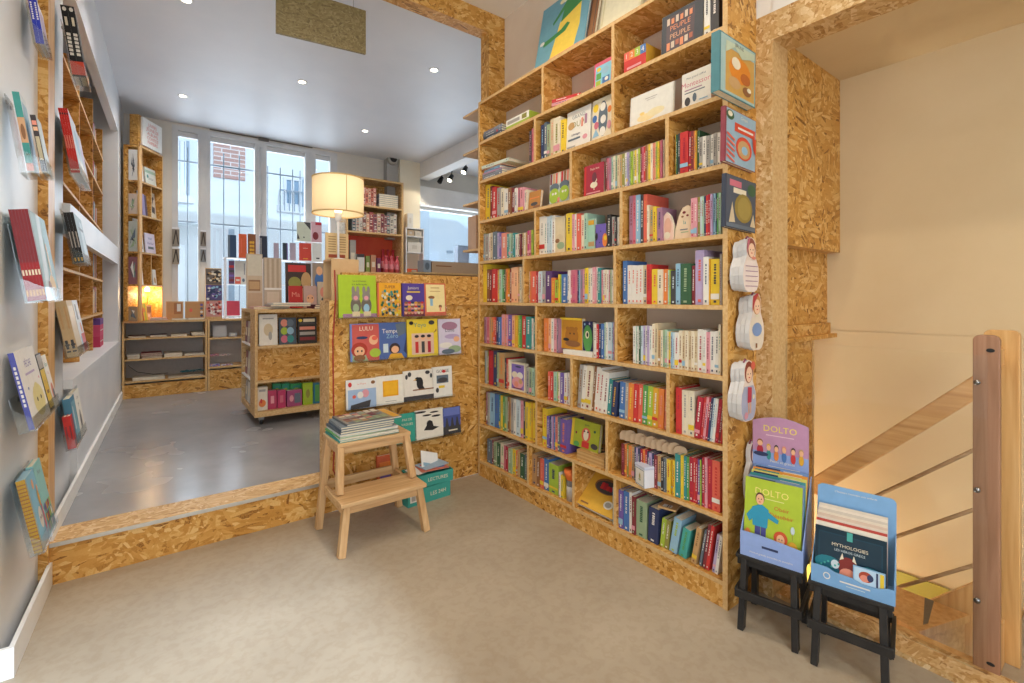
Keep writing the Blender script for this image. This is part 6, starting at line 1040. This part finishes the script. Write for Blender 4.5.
for k in range(3):
    for j in range(3):
        c_ = [['#8c3c44', '#b9b2aa', '#7a4c5c'], ['#b08878', '#cfc6ba', '#8f5a58'], ['#8f9aa4', '#d8d6d0', '#a8a49c']][k][j]; o = book_mesh('picture_book', .13, [.2, .22, .19][k], .02, c_, [('r', .2, .3, .8, .7, 'cream')], 'cover'); o.location = (X0 + .02, Y0t + .43 + .14 * j, [.8766, .5666, ZB + .0476][k]); o.rotation_euler = (-.05, 0, -PI / 2); tag(o, f'{["dark red", "salmon", "grey"][k]} toned book, {ORD[j]} one in on the {["upper", "middle", "bottom"][k]} side shelf of the trolley', 'book', 'books on the trolley side')
# on the trolley
ZT2 = ZT + .0006
for x, y, w_, h_, t_, c_, z_, rz, lb in ((.66, 4.75, .30, .30, .022, '#c79a94', 0, 0, 'pinkish flat book at the trolley corner'), (.78, 4.66, .34, .28, .018, '#8e8d8c', .0226, 0, 'grey flat book with white edge lying on the trolley'), (.80, 4.655, .32, .26, .014, '#d9d6ce', .0412, .02, 'white flat book topmost of the pale trolley pile'), (1.15, 4.66, .34, .3, .020, '#6d2c3c', 0, -.02, 'maroon flat book lying on the trolley'), (1.16, 4.665, .33, .28, .016, '#571f30', .0206, .01, 'dark maroon flat book lying on the other maroon one')):
    lie_flat('picture_book', lb, x + .04, y, ZT2 + z_, w_, h_, t_, c_, rz, group='flat books on the trolley')
def onrack(a_, b_, t0, y, c_, art, lb, th=.02, name='picture_book', cat='book', lean=4, z0=None): face_y(name, lb, a_, b_, t0, 300, y, c_, art, th, lean, z0=ZT2 if z0 is None else z0, cat=cat, group='standing on the trolley')
YV = 5.08
onrack(247, 263, 254, YV, '#c0aa90', [('r', .05, .6, .95, .98, '#c9c0ac'), ('r', .1, .32, .85, .52, '#8f6a48'), ('r', .15, .35, .8, .49, '#b99468'), ('r', .05, .04, .95, .28, '#b89a7c')], 'kraft card tower with a framed brown card, standing on the trolley', .05, 'card_tower', 'card tower', 2)
onrack(264.5, 282, 258, YV, '#b7a48e', [('r', .03 + .14 * k, .4, .12 + .14 * k, .98, ['#c4b29a', '#a8937c'][k % 2]) for k in range(7)] + [('r', .0, .36, 1, .40, 'white'), ('r', .15, .06, .85, .32, '#cbb79f')], 'striped beige notebook stand beside the kraft card tower', .06, 'notebook_stand', 'stand', 2)
onrack(286, 312, 263, YV + .03, '#41332f', [('r', .1, .8, .8, .95, 'red'), ('e', .35, .55, .25, .14, 'olive'), ('e', .8, .6, .2, .2, 'tan'), ('e', .8, .3, .2, .2, 'peach'), ('e', .4, .3, .15, .1, 'grey')], 'dark cover with painted faces and flowers, standing on the trolley')
onrack(313.5, 330, 263, YV + .03, '#9a8878', [('e', .4, .6, .3, .18, 'blue'), ('e', .4, .82, .2, .1, 'peach'), ('e', .7, .3, .2, .2, 'charcoal')], 'brown cover with a blue figure, standing on the trolley')
onrack(289, 303, 286, YV - .06, '#b8302c', [('t', 'Ma', .5, .6, .3, 'salmon')], 'small red book in front of the painted faces, on the trolley')
onrack(304, 317, 286, YV - .06, '#c3a094', [('e', .5, .4, .3, .2, 'peach'), ('e', .35, .45, .04, .04, 'black'), ('e', .65, .45, .04, .04, 'black')], 'small pinkish book with a face, on the trolley')
onrack(318, 330, 282, YV - .06, '#c9b79c', [('e', .5, .6, .3, .2, 'salmon'), ('e', .5, .3, .2, .1, 'charcoal')], 'small beige book with a figure, on the trolley')
# ---- plywood cube, lamp and panel on the partition
cu = thing('plywood_box', 'open sided plywood box on the end of the chipboard partition', 'box', (.95, 3.08, 1.2855))
bx = (.862, 2.985, 1.03, 3.165)
for a_ in ((bx[0], bx[1], 1.2856, bx[2], bx[3], 1.2956), (bx[0], bx[1], 1.53, bx[2], bx[3], 1.542), (bx[0], bx[1], 1.2956, bx[2], bx[1] + .01, 1.53), (bx[0], bx[3] - .01, 1.2956, bx[2], bx[3], 1.53), (bx[2] - .01, bx[1] + .01, 1.2956, bx[2], bx[3] - .01, 1.53)):
    child(MB().box(*a_), 'panel', PLY, cu)
xL, yL = .938, 3.10
lp = thing('table_lamp', 'white pole lamp with round cream drum shade, lit, on the plywood box', 'lamp', (xL, yL, 1.5425))
MB().lathe([(0, 0), (.04, 0), (.04, .008), (.012, .014), (0, .014)]).build('base', METALW, lp); MB().tube([(0, 0, .01), (0, 0, .33)], .007, seg=12).build('pole', METALW, lp)
MB().lathe([(.0, .25), (.018, .25), (.02, .27), (.02, .31), (0, .31)]).build('socket', METALW, lp)
SHD = bpy.data.materials.new('lamp_shade_cloth'); SHD.use_nodes = True; nt = SHD.node_tree; nt.nodes.clear(); o_ = nt.nodes.new('ShaderNodeOutputMaterial'); mx = nt.nodes.new('ShaderNodeMixShader'); dfn = nt.nodes.new('ShaderNodeBsdfDiffuse'); tl = nt.nodes.new('ShaderNodeBsdfTranslucent'); dfn.inputs[0].default_value = lin('#ead9b4'); tl.inputs[0].default_value = lin('#efdcb6'); mx.inputs[0].default_value = .45
nt.links.new(dfn.outputs[0], mx.inputs[1]); nt.links.new(tl.outputs[0], mx.inputs[2]); nt.links.new(mx.outputs[0], o_.inputs[0])
ZS0, ZS1, RS_ = 1.838 - 1.5425, 2.06 - 1.5425, .160
sh = MB().lathe([(RS_ - .004, ZS0), (RS_ - .004, ZS1)], seg=48).build('shade', SHD, lp)
for z in (ZS0, ZS1): MB().lathe([(RS_ - .006, z - .004), (RS_ - .001, z - .004), (RS_ - .001, z + .004), (RS_ - .006, z + .004), (RS_ - .006, z - .004)], seg=48).build('shade_ring', col('#c9a86e', .7), lp)
MB().box(.0, -RS_ - .001, ZS0, .003, -RS_ + .004, ZS1).build('shade_seam', col('#c9a86e', .7), lp)
MB().lathe([(0, .29), (.02, .30), (.03, .33), (.022, .36), (0, .37)], seg=16).build('bulb', emit('lamp_bulb', '#ffe2b0', 3), lp)
l = bpy.data.lights.new('table_lamp_light', 'POINT'); l.energy = 1.3; l.color = (1, .9, .74); l.shadow_soft_size = .03; lo = bpy.data.objects.new('table_lamp_light', l); COL.objects.link(lo); lo.location = (xL, yL, 1.5425 + .42)
boxy('text_board', 'cream text board with brown lines standing behind the lamp pole', 'board', .145, .178, .012, (.872, 3.147, 1.5425), 0, [col('#d9bd8c')], [('r', .12, .3 + .09 * k, .45, .34 + .09 * k, '#a98a5c') for k in range(7)] + [('r', .55, .3 + .09 * k, .88, .34 + .09 * k, '#a98a5c') for k in range(7)] + [('r', .12, .1, .5, .22, '#9c4a30'), ('r', .6, .1, .85, .22, '#9c4a30')])
# ---- bookcase with red bay behind the lamp
YQ = 6.72; xq0, xq1 = at(346, YQ), at(403.5, YQ); zt_ = onY(380, 181, YQ)[1]
q = thing('tall_shelf', 'tall chipboard shelf with red lined bay behind the drum shade lamp', 'shelf unit', ((xq0 + xq1) / 2, YQ + .15, ZP))
child(MB().box(xq0, YQ, ZP, xq0 + .03, YB - .01, zt_, 0, yn=1), 'side_panel', [OSBP, EDGE], q); child(MB().box(xq1 - .03, YQ, ZP, xq1, YB - .01, zt_, 0, yn=1), 'side_panel', [OSBP, EDGE], q); child(MB().box(xq0, YQ, zt_, xq1, YB - .01, zt_ + .025, 0, yn=1), 'top_board', [OSBP, EDGE], q)
zq = [onY(375, y_, YQ)[1] for y_ in (272, 232.5, 206)]
for z in zq + [.3, .8, 1.25]: child(MB().box(xq0 + .03, YQ, z - .024, xq1 - .03, YB - .02, z, 0, yn=1), 'shelf', [OSBP, EDGE], q)
child(MB().box(xq0 + .03, YB - .03, zq[1], xq1 - .03, YB - .02, zt_), 'back_panel', OSB, q); child(MB().box(xq0 + .03, YB - .03, zq[0], xq1 - .03, YB - .02, zq[1] - .024), 'red_panel', mottled('red_lining', '#e0523a', '#e8623f', 3, .6), q)
child(MB().box(xq0 + .03, YB - .03, ZP, xq1 - .03, YB - .02, zq[0] - .024), 'back_panel', OSB, q)
random.seed(17)
def zone_books(z, p0, p1, hpx, cols, lb, w0, w1, name='patterned_roll'):
    x = at(p0, YQ + .03); xe = at(p1, YQ + .03); k = 0
    while x < xe:
        w_ = random.uniform(w0, w1); h_ = hpx * random.uniform(.88, 1); c_ = cols[k % len(cols)]
        o = book_mesh(name, w_, h_, .2, c_, [('r', random.uniform(.1, .4), .08 * j, random.uniform(.6, .95), .08 * j + .04, random.choice(['cream', 'maroon', 'charcoal', 'white', 'salmon'])) for j in range(12)]); o.location = (x, YQ + .03, z + .0006); tag(o, lb % ORD[k], 'paper pack' if 'pack' in name else 'book', 'patterned papers on the tall shelf'); x += w_ + .001; k += 1
zone_books(zq[2], 363, 376, .27, ['#c98a7a', '#b9604e', '#d0a088', '#a8503e'], '%s red patterned paper pack along the highest bay of the tall shelf', .03, .045, 'paper_pack')
zone_books(zq[1], 352, 395, .30, ['#6d7a80', '#b9b2a4', '#cfc9bc', '#8c6a5c', '#d8b090', '#a04c4c', '#8c5a64', '#c4a890', '#84464a', '#9a6a6a'], '%s patterned paper pack along the middle bay of the tall shelf', .04, .06, 'paper_pack')
zz = zq[2]
for k in range(7): lie_flat('paper_pack', f'{ORD[k]} grey striped paper pack from the bottom of the stack, highest bay of tall shelf', at(379, YQ + .05), YQ + .04, zz + .0006, at(398, YQ + .05) - at(379, YQ + .05), .22, .028, ['#8f959a', '#a9adb0', '#7d8489'][k % 3], random.uniform(-.03, .03), group='grey paper stack', cat='paper pack'); zz += .0287
def bottle(px, y, z, h, r, lb, c='#cf4450'):
    b = thing('red_bottle', lb, 'bottle', (at(px, y), y, z + .0006), group='red bottles in the red lined bay'); MB().lathe([(0, 0), (r, 0), (r, h * .62), (r * .55, h * .78), (r * .5, h * .88), (r * .62, h * .89), (r * .62, h), (0, h)], seg=16).build('body', col(c, .35), b); MB().lathe([(r * 1.01, h * .2), (r * 1.01, h * .5)], seg=16).build('label_band', col('#e28a90', .5), b)
for k, px in enumerate((386, 391.5, 397)): bottle(px, YQ + .06, zq[0], .25, .034, f'pinkish red bottle, {ORD[k]} of three in front of the red lined bay', '#d8626a')
for k, px in enumerate((383, 388, 393)): bottle(px, YQ + .22, zq[0] + .0, .36, .034, f'tall red bottle, {ORD[k]} of three at the back of the red lined bay', '#c23640')
for k, (a_, b_, t0, c_, lb) in enumerate(((357, 364.5, 254, '#d9d6cf', 'white packet with dark lid in the red lined bay'), (366, 370, 256, '#7f8f4a', 'slim olive packet in the red lined bay'), (371, 376, 255, '#c08a6a', 'tan packet in the red lined bay'), (377, 381, 258, '#7a3a5a', 'purple packet in the red lined bay'), (350, 356, 240, '#a8a39a', 'grey flowery packet in the red lined bay'))):
    face_y('packet', lb, a_, b_, t0, 272, YQ + .08, c_, [('r', 0, .82, 1, 1, 'charcoal')] if k == 0 else [('r', .2, .3, .8, .6, 'cream')], .05, 0, z0=zq[0] + .0006, cat='packet')
# marble-like column panel beside it
m = MB(); m.box(at(337, YQ), YQ + .02, ZP, at(345, YQ), YQ + .05, onY(341, 222, YQ)[1]); tag(m.build('paper_banner', mottled('speckled_paper', '#b9b4ab', '#dcd8cf', 30, .7)), 'speckled grey paper banner standing beside the tall chipboard shelf', 'banner')
# ---- desk zone
YD = 6.45; xd0, xd1 = at(404, YD) , 4.7; zd = onY(450, 273, YD)[1]
cabinet('tall_counter', 'tall plywood counter below the wide shop window', xq1 + .012, xd1, YD, 6.9, ZP, zd, (.6, 1.1), .3)
wk = thing('white_shelf', 'small white shelf of pale boxes between tall shelf and shop window', 'shelf unit', (at(413, 6.76), 6.76, zd))
x0, x1 = at(406, 6.75), at(424, 6.75)
zw = [onY(414, y_, 6.75)[1] for y_ in (269, 252, 236, 228)]
for x in (x0, x1 - .015): child(MB().box(x, 6.75, zd + .0005, x + .015, 6.89, zw[3]), 'upright', METALW, wk)
for z in zw[1:]: child(MB().box(x0 + .015, 6.75, z - .014, x1 - .015, 6.89, z), 'shelf', METALW, wk)
for k, (a_, b_, z, h_, c_, lb) in enumerate(((407.5, 413, zw[3], .22, '#d6d3cd', 'white carton standing on top of the small white shelf'), (407.5, 414, zw[2], .09, '#b9a285', 'tan box in the upper bay of the small white shelf'), (415, 421.5, zw[2], .08, '#d8cfbf', 'cream box in the upper bay of the small white shelf'), (408, 421, zw[1], .15, '#d9d4ca', 'wide pale box in the middle bay of the small white shelf'), (408, 420, zd + .001, .06, '#d9623a', 'orange tray at the bottom of the small white shelf'))):
    boxy('carton', lb, 'box', at(b_, 6.76) - at(a_, 6.76), h_, .11, (at(a_, 6.76), 6.76, z + .0006), 0, [col(c_)], [('r', .3, .3, .7, .7, '#c9c2b6')])
boxy('carton', 'long brown cardboard box lying on the tall counter by the shop window', 'box', at(479, 6.5) - at(432, 6.5), onY(450, 262, 6.5)[1] - zd, .25, (at(432, 6.5), 6.5, zd + .0006), 0, [col('#b89a7c')], [('r', .08, .55, .4, .65, 'brown')])
boxy('carton', 'blue grey box on the tall counter beside the long cardboard one', 'box', at(431, 6.5) - at(423.5, 6.5), onY(427, 260, 6.5)[1] - zd, .2, (at(423.5, 6.5), 6.5, zd + .0006), 0, [col('#8f9aa6')], [('e', .5, .5, .3, .3, 'slate')])
boxy('carton', 'sky blue box standing on the long cardboard box by the shop window', 'box', at(470, 6.55) - at(459, 6.55), .28, .12, (at(459, 6.55), 6.58, onY(450, 262, 6.5)[1] + .002), 0, [col('#9fb4d2')], [('r', .1, .1, .9, .9, '#a9bddb')])
# ---- little shelves on the back of the portal post
for k, y_ in enumerate((117, 155, 206, 252)):
    s_ = thing('bracket_shelf', f'small plywood shelf jutting out behind the portal post, {["highest", "second highest", "third highest", "lowest"][k]} of four', 'shelf', (2.06, 3.18, 1.3 + (298 - y_) * 3.8 / 475.4)); MB().box(-.07, -.118, 0, .088, .13, .016, 0, xn=1).build('board', [PLY, EDGE], s_); MB().beam((.07, -.115, -.06), (.07, .06, -.002), .012, .012).build('bracket', STEEL, s_)
    if k == 3: boxy('carton', 'kraft brown carton standing on the lowest small shelf behind the post', 'box', .14, .26, .12, (1.995, 3.12, s_.location.z + .0166), 0, [col('#b59478')], [('r', 0, .48, 1, .52, '#a58468')])
# ---- hung from ceiling and walls
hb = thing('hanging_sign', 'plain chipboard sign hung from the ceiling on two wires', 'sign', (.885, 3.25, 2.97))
mb = MB(); mb.hexa([(-.283, -.009, -.02), (.283, -.009, .02), (.283, .009, .02), (-.283, .009, -.02), (-.283, -.009, .29), (.283, -.009, .32), (.283, .009, .32), (-.283, .009, .29)]); mb.build('board', osb('osb_backlit_dark', [(.0, '#6f6144'), (.2, '#84754f'), (.65, '#8d7e58'), (1.0, '#9c8d68')], 1.8), hb)  # backlit shade of the sign is put into its darker, flatter board colour
for x in (-.2, .2): MB().tube([(x, 0, .29), (x, 0, .47)], .0015, seg=6).build('wire', STEEL, hb)
sp = thing('wall_speaker', 'small round grey speaker high on the grey column by the tall shelf', 'speaker', (at(393, 6.93), 6.958, onY(393, 159, 6.93)[1]), (PI / 2, 0, 0)); MB().lathe([(0, .05), (.06, .05), (.085, .03), (.09, 0), (0, 0)]).build('housing', col('#b4b0a8'), sp); MB().lathe([(0, .056), (.055, .053)]).build('grille', DARK, sp)
tk = thing('track_light', 'black ceiling track with lit spotlights beyond the white beam', 'track light', (3.8, 6, 3.2)); ya, za = onX(436, 176, 3.8); yb_, zb2 = onX(472, 162, 3.8); zm = (za + zb2) / 2
child(MB().box(3.785, yb_ - .1, zm, 3.815, ya + .1, zm + .03), 'track', DARK, tk)
for y in (yb_, ya): child(MB().tube([(3.8, y, zm + .03), (3.8, y, ZC)], .008), 'rod', DARK, tk)
for k, (px, py, lit) in enumerate(((441, 181, 0), (451, 179, 1), (465, 171, 1))):
    y, z = onX(px, py, 3.78); hd_ = child(MB().tube([(3.8, y, zm), (3.79, y, z + .05)], .008), 'spot_stem', DARK, tk); MB().tube([(3.80, y, z + .06), (3.74, y - .02, z - .03)], [.03, .04], seg=14, cap=True).build('spot_head', DARK, hd_)
    if lit:
        o = MB().lathe([(0, 0), (.036, 0)], seg=14).build('spot_lens', LIT, hd_); o.location = (3.738, y - .021, z - .033); o.rotation_euler = (Vector((-.06, -.02, -.09)).to_track_quat('Z', 'Y')).to_euler()
        l = bpy.data.lights.new('track_spot', 'SPOT'); l.energy = 25; l.color = (1, .88, .7); l.spot_size = R(110); l.shadow_soft_size = .04; lo = bpy.data.objects.new('track_spot', l); COL.objects.link(lo); lo.location = (3.73, y - .03, z - .05); lo.rotation_euler = Vector((.06, .02, .09)).to_track_quat('Z', 'Y').to_euler()
# ================================================================== light
wd = bpy.data.worlds.new('world'); scn.world = wd; wd.use_nodes = True
bg = wd.node_tree.nodes['Background']; bg.inputs['Color'].default_value = (.80, .90, 1.0, 1); bg.inputs['Strength'].default_value = .9
def area(name, loc, rot, sx, sy, power, color):
    l = bpy.data.lights.new(name, 'AREA'); l.shape = 'RECTANGLE'; l.size = sx; l.size_y = sy; l.energy = power; l.color = color
    o = bpy.data.objects.new(name, l); COL.objects.link(o); o.location = loc; o.rotation_euler = rot; return o
area('window_daylight', (1.15, YB + .35, 2.15), (-PI / 2, 0, 0), 1.9, 2.4, 80, (.84, .92, 1.0))
area('shop_window_daylight', (4.15, YB + .3, 1.9), (-PI / 2, 0, 0), 1.4, 1.8, 70, (.84, .92, 1.0))
area('street_daylight', (-.6, -2.55, 1.5), (PI / 2, 0, 0), 2.6, 2.7, 95, (.86, .93, 1.0))
def spot(loc, power, color=(1, .94, .86), size=150):  # serves the seen downlights and the added unseen fill spots
    l = bpy.data.lights.new('downlight', 'SPOT'); l.energy = power; l.color = color; l.spot_size = R(size); l.spot_blend = .8; l.shadow_soft_size = .05
    o = bpy.data.objects.new('downlight_or_fill', l); COL.objects.link(o); o.location = loc; return o
DL = [(.237, 6.12), (1.165, 5.016), (2.094, 4.008), (2.152, 6.002), (.178, 4.136)]
DLN = ['near the cream box over the tall corner shelves', 'in the middle of the raised ceiling', 'beside the chipboard portal post', 'over the patterned paper shelves', 'near the hanging chipboard sign']
for (x, y), t in zip(DL, DLN):
    d = thing('ceiling_downlight', f'small round lit downlight in the ceiling {t}', 'ceiling light', (x, y, ZC), group='recessed ceiling downlights')
    MB().lathe([(.03, -.001), (.045, -.006), (.05, -.001)]).build('rim', METALW, d)
    MB().lathe([(.0, -.003), (.03, -.003)]).build('lamp_lens', LIT, d)
    spot((x, y, ZC - .02), 38)
for x, y in ((.2, 1.6), (1.2, 1.6), (.2, .2), (1.2, .2), (.2, -1.2), (1.2, -1.2)): spot((x, y, ZC - .02), 21 if x < 1 else 37, (1, .86, .67))  # unseen spots without fittings, added to light the front zone
area('street_sky', (.70, -8.0, 5.9), (R(61), 0, 0), .3, .3, 2100, (.60, .79, 1.0))
spot((1.15, 2.25, ZC - .02), 42, (1, .85, .66))  # unseen fill spot added to brighten the partition and its books
l = bpy.data.lights.new('stairwell_lamp', 'POINT'); l.energy = 72; l.color = (1, .95, .8); l.shadow_soft_size = .1; lo = bpy.data.objects.new('stairwell_lamp', l); COL.objects.link(lo); lo.location = (2.5, 1.3, -.7)
sun = bpy.data.lights.new('sun', 'SUN'); sun.energy = .4; sun.angle = R(7); sun.color = (.74, .85, 1.0)
so = bpy.data.objects.new('sun', sun); COL.objects.link(so); so.rotation_euler = Vector((0, -math.cos(R(29)), math.sin(R(29)))).to_track_quat('Z', 'Y').to_euler()
vs = scn.view_settings; scn.display_settings.display_device = 'sRGB'
vs.view_transform = 'Standard'; vs.look = 'None'; vs.exposure = 0.0; vs.gamma = 1.0; vs.use_curve_mapping = False
scn.cycles.use_denoising = True
scn.cycles.max_bounces = 10; scn.cycles.transparent_max_bounces = 24; scn.cycles.caustics_reflective = False; scn.cycles.caustics_refractive = False
scn.cycles.sample_clamp_indirect = 6
